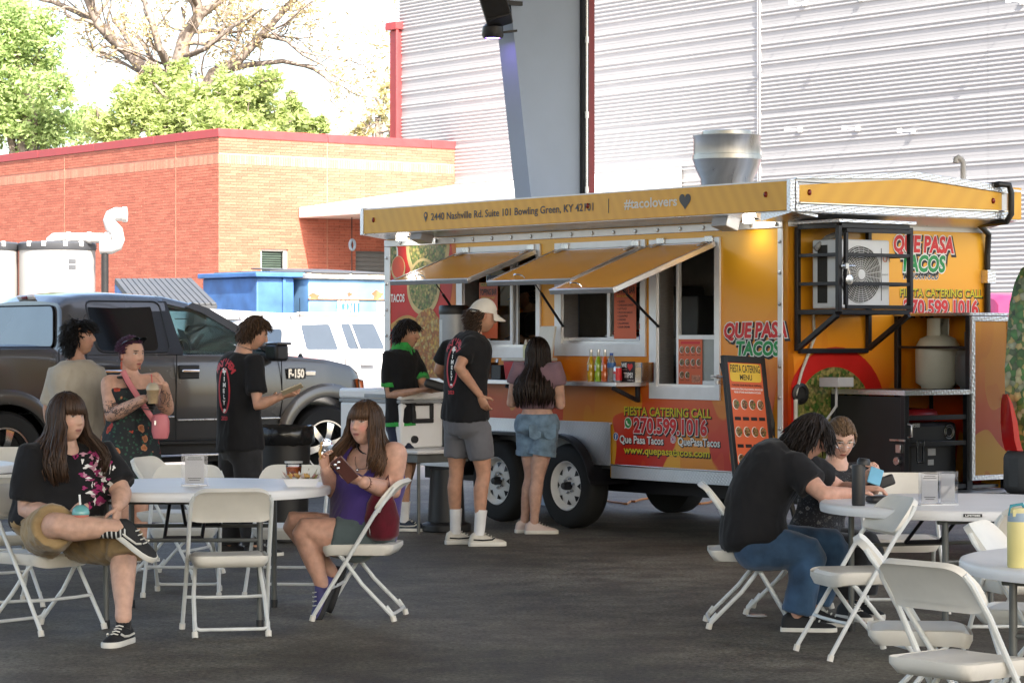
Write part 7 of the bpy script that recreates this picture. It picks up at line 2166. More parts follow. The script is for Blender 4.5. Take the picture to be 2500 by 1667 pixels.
for i in range(7):
 u = i/6; row = []
 for j in range(11):
  a = lerp(-1.0, 1.0, j/10); rr_ = 1 + .75*u*cos(a*1.2)
  row.append(c0 + R @ (V((sin(a)*.086*(1 + .05*u), cos(a)*.104*rr_ - .004*u, .026 - .030*u - .02*u*abs(sin(a)) + .012*cos(a)))*k))
 bill.append(row)
cp.loft([b for b in bill] , False, closed=False); cp.loft([[p - V((0, 0, .004)) for p in b] for b in bill], False, closed=False)
cap_o = s.put(cp.mesh('cap'), 'cap', m_cap, angle=50)
MB_ = MB().tube([c0 + R @ (V((.045 + .012*t_, .092 - .01*t_, .055 + .006*abs(t_)))*k) for t_ in (-1, 0, 1)], .003, 5); s.put(MB_.mesh('cap_mark'), 'cap_mark', m_black_print, cap_o)
MB_ = MB().tube([c0 + R @ (V((sin(a)*.09, cos(a)*.108, .028))*k) for a in [radians(q) for q in range(120, 241, 12)]], .006, 6); s.put(MB_.mesh('cap_strap'), 'cap_strap', m_black_print, cap_o)
# ---- girl in lilac top seen from behind
s = Person('young woman with long dark hair, lilac cropped top and denim shorts seen from behind', 21.0); P = s.P
s.skin = (.56, .34, .26); s.start(V((P(1310, 1040).x, 21.0, 0)))
r = lat_of((.42, .9))
s.trunk(P(1312, 1050), P(1311, 970), P(1311, 886), r, r, FEM)
arms = [(P(1357, 900, -.05), P(1369, 990, -.04), P(1345, 972, .25)), (P(1266, 900, .05), P(1248, 985, .06), P(1275, 968, .3))]
legs = [(P(1331, 1055), P(1312, 1166), P(1304, 1275)), (P(1293, 1055, .06), P(1297, 1160, .1), P(1280, 1272, .12))]
s.body(arms, legs, (P(1313, 862, .02), V((.42, .9, -.05)), UP), .98, dict(), [(arms[0][2], (-.3, .9, .1), (-1, 0, 0), .5, 1, .9), (arms[1][2], (.3, .9, .1), (1, 0, 0), .5, -1, .9)], ar=.98, lr=.98)
s.shirt('crop_top', m_lilac, t0=.33, t1=.965, sleeve=.45, sr=.070, ea=.012, fold=.003)
s.bottoms('denim_shorts', m_denim, t1=.25, frac=.46, r0=.108, r1=.112, ea=.014, fold=.006)
hem = MB()
for hp, kn, an in legs: hem.tube([hp.lerp(kn, .40), hp.lerp(kn, .50)], .117, 20)
o = s.put(hem.mesh('rolled_hem'), 'rolled_hem', m_denim)
pk = MB()
for cx in (1296, 1333):
 h = s.last_bvh.ray_cast(P(cx, 1055, -.5), V((.1, 1, 0)))
 if h[0]:
  q = h[0]; pk.add([q + V((-.05, -.006, .05)), q + V((.05, -.006, .05)), q + V((.045, -.006, -.05)), q + V((0, -.006, -.075)), q + V((-.045, -.006, -.05))], [(0,1,2,3,4)])
if pk.v: s.put(pk.mesh('pocket'), 'pocket', m_denim, angle=0)
for lg, tdir in zip(legs, ((.97, .1, 0), (.95, .2, 0))):
 s.shoe(V((lg[2].x, lg[2].y, .085)), tdir, .95, m_shoe_pale, m_rubber_white, h=.09)
s.locks(gen_long(.40, 0, .004, .09, 0), 700, (.014, .0075, .005), 5, cap=lambda d: d.z > -.55 and not (d.y > .45 and d.z < .5), tip=1.5, w=.0055, kseg=4)
# ---- boy with green collar
s = Person('boy in black polo with bright green collar, cuffs and hem holding a dark case', 21.4); P = s.P
s.skin = (.46, .25, .165); s.start(V((P(990, 1030).x, 21.4, 0)))
r = lat_of((.9, -.42))
s.trunk(P(988, 1035), P(984, 940), P(982, 846), r, r, [(t, a*.93, b*.95) for t, a, b in MALE])
arms = [(P(950, 872, -.1), P(951, 965, -.1), P(1022, 953, -.3)), (P(1010, 868, .1), P(1035, 945, -.05), P(1055, 953, -.25))]
legs = [(P(972, 1040, -.04), P(992, 1140, -.12), P(986, 1268, -.08)), (P(1006, 1040, .08), P(1000, 1140, .1), P(972, 1262, .3))]
s.body(arms, legs, (P(993, 815, .0), V((.93, -.32, -.08)), UP), 1.0, dict(male=1, brow=(.03, .02, .015)), [(arms[0][2], (.97, -.1, .1), (-.1, .3, 1), .45, -1, .95), (arms[1][2], (.9, -.3, .05), (0, .2, 1), .5, 1, .95)], ar=.92, lr=.95)
sh = s.shirt('polo_shirt', m_tee_black, t0=.02, t1=.965, sleeve=.72, sr=.062, ea=.02, flare=.012)
for a in arms[:2]: s.put(MB().tube([a[0].lerp(a[1], .66), a[0].lerp(a[1], .78)], [.068, .069], 16).mesh('green_cuff'), 'green_cuff', m_green, sh)
c, l, f, a, b = s.sect(.95)
cl = MB(); top = s.sect(1.0)[0] + V((0, 0, .035))
cl.loft([se_ring(c + V((0, 0, -.005)), l, f, .108, .09), se_ring(top, l, f, .072, .07), se_ring(top - V((0, 0, .004)), l, f, .064, .062)], False)
cl.tube([c + f*.088 + l*.03 + V((0, 0, -.0)), c + f*.11 + l*.02 - V((0, 0, .08))], [.03, .012], 6, flat=.4); cl.tube([c + f*.088 - l*.03, c + f*.11 - l*.02 - V((0, 0, .08))], [.03, .012], 6, flat=.4)
s.put(cl.mesh('green_collar'), 'green_collar', m_green, sh)
c, l, f, a, b = s.sect(.03)
hm = MB().loft([se_ring(c - V((0, 0, .03)), l, f, a + .028, b + .028), se_ring(c + V((0, 0, .01)), l, f, a + .026, b + .026)], False); s.put(hm.mesh('green_hem'), 'green_hem', m_green, sh)
s.bottoms('denim_shorts', m_navy, t1=.12, frac=.82, r0=.098, r1=.094, ea=.014)
for lg in legs: s.shoe(V((lg[2].x, lg[2].y, .09)), (.95, -.15, 0), 1.02, m_shoe_navy, m_rubber_white, stripe=m_rubber_white, sock=m_white_knit, sock_h=.15, leg=lg[1], h=.095)
s.locks(gen_short(.075, .32, .22, .1, .6, lambda d: hl_short(d) or (d.y < -.2 and d.z > -.7)), 1000, (.010, .006, .0045), 7, cap=hl_short, w=.005, kseg=4)
cs = thing('black_case', 'small black card reader case held by the boy with green collar', 'case', P(1062, 940, -.38))
MB().cbox((0, 0, 0), (.17, .12, .07), 0, Matrix.Rotation(.3, 3, 'Y')).build('case_body', m_black_plastic, cs, bevel=.02)
MB().tube([(.07, -.02, -.03), (.12, -.03, -.05), (.15, -.03, -.05)], .008, 6).build('strap', m_black_plastic, cs)
# ---- young man looking at his phone
s = Person('young man with short brown hair in black printed tee looking at his phone', 18.9); P = s.P
s.skin = (.53, .29, .20); s.start(V((P(590, 1100).x, 18.9, 0)))
r = lat_of((.84, .54))
s.trunk(P(588, 1105), P(584, 970), P(594, 856), r, r, MALE)
arms = [(P(622, 886, -.15), P(629, 990, -.24), P(688, 966, -.3)), (P(556, 892, .17), P(566, 990, .2), P(660, 975, .1))]
legs = [(P(604, 1110, -.06), P(607, 1222, -.06), P(622, 1335, -.04)), (P(570, 1110, .08), P(566, 1222, .08), P(556, 1335, .1))]
s.body(arms, legs, (P(619, 812, -.01), V((.86, .22, -.38)), UP), 1.02, dict(male=1, brow=(.12, .07, .04), flush=.35), [(arms[0][2], (.95, -.15, .22), (-.1, .5, .85), .55, -1, 1.), (arms[1][2], (.9, -.2, .1), (0, .1, 1), .5, 1, 1.)])
sh = s.shirt('shirt', m_tee_black, t0=.02, t1=.965, sleeve=.72, sr=.07, ea=.022, flare=.012)
mayhem(s, sh, P(548, 922, -.1), V((.8, .1, 0)), V((.3, .95, 0)), 1.0)
s.bottoms('trousers', m_black_pants, t1=.1, below=.93, r0=.11, r1=.088, ea=.016)
for lg in legs: s.shoe(V((lg[2].x, lg[2].y, .085)), (.9, .3, 0), 1.02, m_shoe_black, m_rubber_white)
s.locks(gen_short(.062, .35, .12, .35, .5), 1100, (.058, .031, .016), 9, cap=hl_short, w=.0048, kseg=4)
ck = MB().tube([s.sect(.985)[0] + s.sect(.985)[1]*.072*cos(a) + s.sect(.985)[2]*.066*sin(a) + V((0, 0, .03 - .012*sin(a))) for a in [2*pi*i/24 for i in range(24)]], .0028, 5, closed=True); s.put(ck.mesh('necklace'), 'necklace', m_chrome)
ph = thing('phone', 'pale phone held out by the young man with short brown hair', 'phone', P(713, 950, -.38))
MB().cbox((0, 0, 0), (.155, .07, .009), 0, Matrix.Rotation(radians(-22), 3, 'Y') @ Matrix.Rotation(radians(-25), 3, 'X')).build('phone_body', M('phone_pale', (.5, .42, .3), .3), ph, bevel=.003)
# ---- woman in floral dress
s = Person('woman with cropped purple hair in dark floral dress drinking an iced coffee', 18.5); P = s.P
s.skin = (.55, .32, .235); s.start(V((P(315, 1090).x, 18.5, 0)))
r = lat_of((.75, -.66))
PF = [(t, a*1.16 + .008, b*1.18) for t, a, b in FEM]
s.trunk(P(318, 1092), P(316, 1000, .02), P(320, 912, .02), r, r, PF)
arms = [(P(270, 938, -.06), P(272, 1015, -.16), P(352, 973, -.36)), (P(372, 934, .06), P(408, 1000, -.1), P(400, 940, -.3))]
legs = [(P(300, 1100, -.05), P(302, 1230, -.1), P(300, 1345, .0)), (P(336, 1100, .06), P(342, 1230, .0), P(346, 1345, .05))]
s.body(arms, legs, (P(321, 864, -.0), V((.74, -.66, -.12)), UP), 1.02, dict(fat=.35, lip=(.36, .10, .10), brow=(.05, .03, .025)), [(arms[0][2], (.95, -.1, .15), (0, -.5, .8), .6, -1, .95), (arms[1][2], (-.45, -.25, .85), (-.6, .2, -.5), .65, 1, .9)], ar=1.22, lr=1.08)
dr = s.skirt_dress('floral_dress', m_floral, .80, P(320, 1185).z, .26, .22, .01)
st = MB()
for sx in (-1, 1):
 c, l, f, a, b = s.sect(.80); c2, l2, f2, a2, b2 = s.sect(.93)
 st.tube([c + f*(b + .008) + l*sx*.1, c2 + f2*(b2*.8) + l2*sx*.105 + V((0, 0, .012)), c2 - f2*(b2*.8) + l2*sx*.1, c - f*(b + .01) + l*sx*.09], .034, 8, flat=.35, up=f)
s.put(st.mesh('dress_strap'), 'dress_strap', m_floral, dr)
s.locks(gen_short(.038, .14, .2, -.5, .1, lambda d: d.z > .1 and d.y < .35 or (d.z > .7)), 800, (.05, .012, .034), 12, cap=lambda d: hl_short(d), w=.005, kseg=4)
gl = MB(); k = s.hk
for sx in (-1, 1):
 q = [s.hc + s.hR @ (V((sx*(.034 + .027*cos(a)), .070 + .010*sin(a), .112 + .014*sin(a)))*k) for a in [2*pi*i/14 for i in range(14)]]
 gl.poly(q); gl.tube(q, .0035, 5, closed=True); gl.tube([s.hc + s.hR @ (V((sx*.06, .065, .112))*k), s.hc + s.hR @ (V((sx*.086, .01, .08))*k), s.hc + s.hR @ (V((sx*.082, -.03, .04))*k)], .004, 5)
s.put(gl.mesh('sunglasses'), 'sunglasses', m_glass_dark, angle=30)
er = MB()
for sx in (-1, 1):
 b0 = s.hc + s.hR @ (V((sx*.08, -.004, -.04))*k); er.ball(b0, .007, 8, 6); er.cbox(b0 - V((0, 0, .04)), (.012, .008, .055))
s.put(er.mesh('earrings'), 'earrings', M('earring_red', (.4, .06, .03), .4))
tat = MB(); rg = random.Random(2)
for arm, lo, hi, nn in ((arms[0], .45, .98, 30), (arms[0], 1.05, 1.8, 26), (arms[1], 1.0, 1.7, 22)):
 for _ in range(nn):
  u = rg.uniform(lo, hi); p = arm[0].lerp(arm[1], u) if u < 1 else arm[1].lerp(arm[2], u - 1)
  d = V((rg.uniform(-.8, .8), -1, rg.uniform(-.6, .6))).normalized(); pts = []
  for q in range(5):
   w_ = p + V((rg.gauss(0, .018), 0, rg.gauss(0, .018))); h = s.bvh_body.ray_cast(w_ + d*.3, -d)
   if h[0] is not None: pts.append(h[0] + d*.0012)
  if len(pts) > 2: tat.tube(pts[:3], .0022, 4)
s.put(tat.mesh('tattoo'), 'tattoo', M('tattoo_ink', (.05, .05, .055), .6))
for lg in legs: s.shoe(V((lg[2].x, lg[2].y, .08)), (.6, -.7, 0), .95, M('green_shoe', (.16, .30, .05), .6), m_rubber_white)
bag = thing('shoulder_bag', 'small pink crossbody bag with strap over the floral dress', 'bag', P(392, 1042, -.22))
bg = MB(); kb = 18.3/FPX
prof = [(.02, 34), (.75, 30), (1., 15), (1., -12), (.8, -28), (.02, -32)]
bg.loft([[V((22*kb*a*cos(t), .045*a*sin(t), z*kb)) for t in [2*pi*i/20 for i in range(20)]] for a, z in prof]); bg.build('bag_body', m_pinkbag, bag, angle=50)
MB().cbox((-.03, -.046, .03), (.012, .008, .03)).build('clasp', m_chrome, bag)
o0 = bag.location
sp_ = []
for px, py in ((300, 905), (312, 930), (328, 955), (344, 980), (360, 1005), (378, 1030)):
 q = P(px, py, -1.0); h = s.last_bvh.ray_cast(q, V((0, 1, 0)))
 sp_.append((h[0] + V((0, -.012, 0)) if h[0] is not None else P(px, py, -.2)) - o0)
MB().tube(sp_, .02, 8, flat=.25, up=(0, -1, 0)).build('strap', m_pinkbag, bag)
cup = thing('iced_coffee', 'clear domed cup of iced coffee with a straw in the tattooed hands', 'drink', P(373, 985, -.42))
MB().lathe([(.001, 0), (.032, 0), (.043, .09), (.045, .095)], 24).build('cup', M('coffee_cup', (.34, .24, .14), .25, var=.2, vs=18), cup)
MB().lathe([(.047, .093), (.047, .1), (.043, .115), (.03, .135), (.012, .142), (.010, .142)], 24, cap=False).build('dome_lid', M('cream_foam', (.45, .38, .27), .25), cup)
MB().tube([(0, 0, .1), (-.01, 0, .2)], .005, 8).build('straw', M('straw_red', (.5, .1, .08), .4), cup)
# ---- boy in beige tee
s = Person('boy with curly black hair in loose beige tee standing by the pickup', 18.85); P = s.P
s.skin = (.44, .24, .165); s.start(V((P(190, 1080).x, 18.85, 0)))
r = lat_of((.55, -.83))
s.trunk(P(190, 1085), P(188, 980), P(186, 874), r, r, MALE)
arms = [(P(134, 916, -.02), P(118, 1000, .03), P(132, 1085, -.05)), (P(238, 914, .06), P(258, 1000, .1), P(255, 1085, .0))]
legs = [(P(168, 1095), P(170, 1220), P(172, 1335)), (P(212, 1095, .08), P(214, 1220, .1), P(216, 1335, .1))]
s.body(arms, legs, (P(195, 826, 0), V((.97, -.1, .08)), UP), 1.0, dict(male=1, brow=(.02, .015, .012)), [(arms[0][2], (.05, 0, -1), (.9, .2, 0), .5, 1, 1.), (arms[1][2], (.05, 0, -1), (-.9, .2, 0), .5, -1, 1.)])
s.shirt('shirt', m_tee_beige, t0=.04, t1=.97, sleeve=.85, sr=.066, ea=.024, flare=.02, fold=.009)
s.bottoms('trousers', m_navy, t1=.1, below=.93, r0=.11, r1=.085)
for lg in legs: s.shoe(V((lg[2].x, lg[2].y, .085)), (.6, -.75, 0), 1.02, m_shoe_black, m_rubber_white)
s.locks(gen_short(.085, .5, .55, 0, .35, lambda d: hl_full(d)), 1300, (.006, .0045, .004), 14, cap=hl_short, w=.0055, kseg=4)
# ---- woman in tan shorts, seated, legs crossed
s = Person('seated woman with long brown hair, black graphic tee and tan shorts, legs crossed', 13.95); P = s.P
s.skin = (.54, .33, .245); s.start(V((P(150, 1300).x, 14.0, 0)))
r = lat_of((.8, -.6))
s.trunk(P(140, 1298, .02), P(150, 1195, .05), P(163, 1092, -.02), r, lat_of((.72, -.7)), BIG)
arms = [(P(80, 1122, -.12), P(66, 1245, -.12), P(160, 1258, -.38)), (P(250, 1118, .12), P(298, 1205, .0), P(288, 1236, -.12))]
legs = [(P(112, 1300, -.12), P(135, 1282, -.50), P(292, 1288, -.52)), (P(190, 1308, .06), P(306, 1330, -.32), P(301, 1508, -.50))]
s.body(arms, legs, (P(163, 1020, -.06), V((.78, -.62, -.03)), UP), 1.04, dict(fat=.7, lip=(.36, .15, .13), brow=(.09, .05, .03), flush=.3, neck=.06), [(arms[0][2], (.95, -.2, .05), (0, -.4, .9), .7, -1, 1.), (arms[1][2], (-.08, -.15, -1), (-.8, .3, 0), .35, -1, 1.)], ar=1.30, lr=1.22)
sh = s.shirt('shirt', m_tee_black, t0=-.01, t1=.985, sleeve=.80, sr=.098, ea=.02, flare=.006, fold=.008)
rg = random.Random(21)
m_mag = M('magenta_print', (.30, .02, .12), .6, var=.2, vs=20); m_pk = M('pale_pink_print', (.5, .26, .34), .6, var=.15, vs=20)
view = V((0, 1, 0)); rt = V((1, 0, 0)); oc = P(200, 1180, -.5)
for mm, nn, spread in ((m_mag, 34, (.075, .14)), (m_pk, 12, (.08, .14)), (m_white_print, 16, (.085, .14))):
 pr = MB()
 for _ in range(nn):
  cx, cy = rg.gauss(0, spread[0]*.55), rg.uniform(-spread[1], spread[1]); w, h = rg.uniform(.008, .028), rg.uniform(.008, .03)
  if mm is m_white_print and rg.random() < .5: w *= .3
  pr.poly([V((cx + w*(.6 + .4*sin(a*3 + cx*90))*cos(a), cy + h*(.7 + .3*cos(a*2 + cy*70))*sin(a), 0)) for a in [2*pi*i/14 for i in range(14)]])
 s.drape_mesh(pr.mesh('graphic_print'), 'graphic_print', mm, sh, oc, rt, UP, view, lift=.004 + .001*(mm is m_pk) + .002*(mm is m_white_print))['kind'] = 'stuff'
mb = MB(); mb.loft(s.trunk_rings(-.07, .14, .016, 6))
mb.tube([legs[0][0], legs[0][0].lerp(legs[0][1], .5), legs[0][0].lerp(legs[0][1], .93)], [.13, .125, .112], 18); mb.tube([legs[1][0], legs[1][0].lerp(legs[1][1], .6), legs[1][1] + V((0, 0, .01)), legs[1][1].lerp(legs[1][2], .18)], [.13, .12, .095, .10], 18)
s.garment('shorts', m_tan, mb, fold=.012, fs=(14, 14, 10))
m_stripe = M('striped_sock', (.6, .6, .6), .8); nt = m_stripe.node_tree
wv = nt.nodes.new('ShaderNodeTexWave'); wv.bands_direction = 'X'; wv.inputs['Scale'].default_value = 14; wv.inputs['Distortion'].default_value = .4
tcn = nt.nodes.new('ShaderNodeTexCoord'); nt.links.new(tcn.outputs['Object'], wv.inputs['Vector'])
rp = nt.nodes.new('ShaderNodeValToRGB'); rp.color_ramp.elements[0].position = .68; rp.color_ramp.elements[0].color = (.012, .012, .013, 1); rp.color_ramp.elements[1].position = .78; rp.color_ramp.elements[1].color = (.6, .6, .58, 1)
nt.links.new(wv.outputs['Fac'], rp.inputs[0]); nt.links.new(rp.outputs[0], nt.nodes['Principled BSDF'].inputs['Base Color'])
s.shoe(legs[0][2] + V((.04, 0, -.02)), (.80, -.25, -.55), 1.0, m_shoe_black, m_rubber_white, up=(.5, -.35, .8), h=.05, stripe=m_rubber_white, sock=m_stripe, sock_h=.17, leg=legs[0][1])
s.shoe(V((legs[1][2].x, legs[1][2].y, .09)), (-.25, -.97, 0), 1.03, m_shoe_black, m_rubber_white, stripe=m_rubber_white, sock=cloth('black_sock', (.012, .012, .013)), sock_h=.15, leg=legs[1][1])
s.locks(gen_long(.29, .24, .010, .09, .5), 1100, (.036, .019, .011), 17, cap=lambda d: d.z > -.5 and not (d.y > .42 and d.z < .42), tip=1.5, w=.0058, kseg=4)
cup = thing('iced_drink', 'small drink with clear teal dome lid held by the woman in tan shorts', 'drink', P(197, 1272, -.50))
MB().lathe([(.001, -.04), (.033, -.04), (.042, .035)], 24).build('cup', M('pink_smoothie', (.5, .17, .13), .3), cup)
MB().lathe([(.045, .034), (.046, .044), (.04, .066), (.022, .082), (.010, .084)], 24, cap=False).build('dome_lid', M('teal_dome', (.12, .36, .36), .12, coat=.5), cup)
MB().tube([(0, 0, .05), (-.006, 0, .135)], .0055, 8).build('straw', m_white_print, cup)
# ---- woman in purple tank top, seated
s = Person('seated woman with long light brown hair and purple tank top holding food and phone', 14.76); P = s.P
s.skin = (.56, .32, .24); s.start(V((P(880, 1320).x, 14.65, 0)))
s.trunk(P(884, 1318, 0), P(895, 1210, .05), P(908, 1094, -.02), lat_of((-.85, -.1)), lat_of((-.6, -.8)), [(t, a*.95, b*.92) for t, a, b in BIG])
arms = [(P(858, 1108, .12), P(820, 1205, .12), P(795, 1148, -.1)), (P(962, 1110, -.10), P(956, 1200, -.08), P(886, 1176, -.40))]
legs = [(P(866, 1312, .10), P(708, 1272, .08), P(812, 1400, .18)), (P(872, 1318, -.10), P(736, 1290, -.12), P(786, 1425, -.10))]
s.body(arms, legs, (P(893, 1034, -.06), V((-.56, -.82, .02)), UP), 1.0, dict(fat=.6, lip=(.40, .13, .12), brow=(.10, .06, .04), flush=.8, neck=.06), [(arms[0][2], (-.12, -.25, .95), (.6, -.6, .1), .75, 1, .95), (arms[1][2], (-.85, -.15, .32), (-.2, .6, .75), .45, 1, .98)], ar=1.32, lr=1.22)
tk_ = s.shirt('tank_top', m_purple, t0=.0, t1=.80, ea=.012, tank=True, fold=.006)
st = MB()
for sx in (-1, 1):
 c, l, f, a, b = s.sect(.79); c2, l2, f2, a2, b2 = s.sect(.93)
 st.tube([c + f*(b + .006) + l*sx*.105, c2 + f2*(b2*.85) + l2*sx*.12 + V((0, 0, .006)), c2 + l2*sx*.118 + V((0, 0, .05)), c2 - f2*(b2*.85) + l2*sx*.11, c - f*(b + .006) + l*sx*.09], .03, 8, flat=.4, up=f)
s.put(st.mesh('strap'), 'strap', m_purple, tk_)
s.bottoms('shorts', m_greygreen, t1=.12, frac=.44, r0=.128, r1=.116, ea=.014)
s.shoe(legs[1][2] + V((0, 0, -.02)), (-.35, -.35, -.85), .98, m_shoe_purple, m_shoe_black, up=(-.7, -.4, .5), h=.06)
s.shoe(legs[0][2] + V((0, 0, -.02)), (-.3, -.2, -.9), .95, m_shoe_black, m_shoe_black, up=(-.8, -.2, .4), h=.06)
s.locks(gen_long(.25, .22, .014, .07, .3), 1000, (.055, .028, .014), 23, cap=lambda d: d.z > -.5 and not (d.y > .42 and d.z < .42), tip=1.5, w=.0055, kseg=4)
nl = MB(); c, l, f, a, b = s.sect(.975)
nl.tube([c + l*.078*cos(t) + f*.076*sin(t) + V((0, 0, .03 - .02*sin(t))) for t in [2*pi*i/24 for i in range(24)]], .005, 6, closed=True)
nl2 = MB().tube([c + l*.08*cos(t) + f*(.085 + .03*sin(t))*max(.4, sin(t)) + V((0, 0, .02 - .085*sin(t))) for t in [pi*i/14 for i in range(15)]], .0018, 5).ball(c + f*.125 + V((0, 0, -.07)), .009, 8, 6)
s.put(nl.mesh('choker'), 'choker', m_black_plastic); s.put(nl2.mesh('necklace'), 'necklace', m_chrome)
wb_ = MB()
d = (arms[1][1] - arms[1][2]).normalized()
for q in range(3): wb_.tube([arms[1][2] + d*(.02 + .014*q), arms[1][2] + d*(.03 + .014*q)], .037, 14)
s.put(wb_.mesh('wristband'), 'wristband', M('red_brown_band', (.10, .025, .015), .6))
hb = MB(); d = (arms[0][1] - arms[0][2]).normalized(); hb.tube([arms[0][2] + d*.02, arms[0][2] + d*.028], .036, 14); s.put(hb.mesh('hair_tie'), 'hair_tie', m_black_plastic)
ph = thing('phone', 'phone with triple camera in brown case held by the woman in purple', 'phone', P(841, 1146, -.52))
Rp = Matrix.Rotation(radians(38), 3, 'Y') @ Matrix.Rotation(radians(-20), 3, 'X')
MB().cbox((0, 0, 0), (.078, .011, .155), 0, Rp.inverted()).build('phone_body', m_screen, ph, bevel=.006)
cm = MB()
for dx, dz in ((-.018, .055), (.006, .055), (-.018, .03)): cm.ball(Rp.inverted() @ V((dx, -.009, dz)), (.009, .005, .009), 10, 6)
cm.build('camera_lens', m_chrome, ph)
nc = thing('food_strip', 'bitten tortilla strip held up by the woman in purple', 'food', P(783, 1103, -.17))
MB().tube([(0, 0, -.04), (-.006, 0, 0), (.004, 0, .03), (.0, 0, .05)], [.012, .016, .013, .006], 8, flat=.5).build('strip', M('fried_tortilla', (.5, .28, .09), .6, var=.25, vs=30), nc)
# ---- man in jeans leaning on the table
s = Person('man with dark shaggy hair, black tee and blue jeans leaning on the table', 14.15); P = s.P
s.skin = (.55, .31, .23); s.start(V((P(1845, 1330).x, 14.2, 0)))
r = lat_of((1, -.02))
s.trunk(P(1842, 1322), P(1856, 1205), P(1940, 1100), r, r, [(t, a*1.08, b*1.18) for t, a, b in MALE])
arms = [(P(1940, 1142, -.17), P(2012, 1208, -.28), P(2078, 1203, -.22)), (P(1950, 1130, .17), P(2055, 1196, .3), P(2105, 1193, .05))]
legs = [(P(1850, 1336, -.10), P(1978, 1348, -.13), P(1944, 1505, -.12)), (P(1850, 1332, .10), P(2040, 1328, .14), P(1985, 1482, .14))]
s.body(arms, legs, (P(1976, 1064, .0), V((.83, .1, -.52)), UP), 1.05, dict(male=1), [(arms[0][2], (.95, .2, .05), (0, .1, -1), .5, 1, 1.), (arms[1][2], (.95, -.2, .05), (0, .1, -1), .5, -1, 1.)], ar=1.12, lr=1.05)
s.shirt('shirt', m_tee_black, t0=-.04, t1=.965, sleeve=.62, sr=.085, ea=.03, flare=.02, fold=.009)
s.bottoms('jeans', m_jeans, t1=.22, below=.93, r0=.125, r1=.088, ea=.014, knee=.095, fold=.008)
for lg, y in zip(legs, (0, 0)): s.shoe(V((lg[2].x, lg[2].y, .085)), (.98, -.1, 0), 1.06, m_shoe_black, m_rubber_white)
s.locks(gen_short(.10, .22, .22, .3, .8, lambda d: hl_full(d) or d.z > .3), 1800, (.012, .007, .005), 27, cap=hl_full, w=.0042, kseg=4)
# ---- woman with glasses behind him
s = Person('woman with glasses and tied-back fair hair in black patterned shirt reading her phone', 14.9); P = s.P
s.skin = (.56, .34, .26); s.start(V((P(2015, 1320).x, 14.95, 0)))
r = lat_of((.55, -.83))
s.trunk(P(1990, 1318), P(2012, 1220), P(2042, 1128, -.04), lat_of((.9, -.4)), r, [(t, a*1.06, b*1.1) for t, a, b in FEM])
arms = [(P(2000, 1158, -.08), P(2014, 1222, -.25), P(2104, 1180, -.42)), (P(2092, 1156, .0), P(2118, 1215, -.15), P(2146, 1172, -.36))]
legs = [(P(1990, 1335, -.1), P(2090, 1345, -.35), P(2070, 1465, -.3)), (P(2010, 1330, .08), P(2120, 1335, -.15), P(2100, 1455, -.15))]
s.body(arms, legs, (P(2051, 1070, -.06), V((.18, -.86, -.42)), UP), 1.0, dict(fat=.2, lip=(.42, .14, .12), brow=(.14, .09, .05), flush=.3), [(arms[0][2], (.6, -.2, .6), (.3, .5, .3), .65, -1, .9), (arms[1][2], (-.3, -.3, .85), (-.6, .4, .0), .65, 1, .9)], lr=1.0)
s.shirt('patterned_shirt', m_speckle, t0=.0, t1=.955, sleeve=.7, sr=.066, ea=.016)
s.bottoms('trousers', m_black_pants, t1=.12, below=.93, r0=.115, r1=.09)
for lg in legs: s.shoe(V((lg[2].x, lg[2].y, .085)), (.5, -.8, 0), .95, m_shoe_black, m_rubber_white)
def gen_tied(rng):
 d = rdir(rng, lambda d: d.z > -.1 and (d.y < .5 or d.z > .45)); pts = []
 for i in range(6):
  e = d.lerp(V((0, -1, -.05)), i/5*.95).normalized(); pts.append(scalp(e, .006 + .006*rng.random()))
 return pts
s.locks(gen_tied, 700, (.115, .068, .036), 31, cap=lambda d: hl_short(d), w=.0045, kseg=4)
g = MB(); k = s.hk
for sx in (-1, 1):
 g.tube([s.hc + s.hR @ (V((sx*(.031 + .023*cos(a)), .098 - .006*abs(cos(a)), .010 + .020*sin(a)))*k) for a in [2*pi*i/20 for i in range(20)]], .0020, 5, closed=True)
 g.tube([s.hc + s.hR @ (V((sx*.054, .092, .014))*k), s.hc + s.hR @ (V((sx*.08, .01, .01))*k)], .002, 5)
g.tube([s.hc + s.hR @ (V((-.008, .103, .014))*k), s.hc + s.hR @ (V((.008, .103, .014))*k)], .002, 5)
s.put(g.mesh('glasses'), 'glasses', m_zinc)
ph = thing('phone', 'phone in light blue case held by the woman with glasses', 'phone', P(2137, 1162, -.5))
MB().cbox((0, 0, 0), (.075, .010, .10), 0, Matrix.Rotation(.35, 3, 'Y') @ Matrix.Rotation(-.5, 3, 'X')).build('phone_body', M('phone_light_blue', (.16, .42, .6), .35), ph, bevel=.01)
cg = thing('games_console', 'black handheld device held over the table by the woman with glasses', 'device', P(2160, 1176, -.48))
MB().cbox((0, 0, 0), (.11, .02, .06), 0, Matrix.Rotation(-.35, 3, 'Y')).cbox((-.06, 0, -.02), (.1, .02, .05), 0, Matrix.Rotation(-.5, 3, 'Y')).build('device_body', m_black_plastic, cg, bevel=.012)
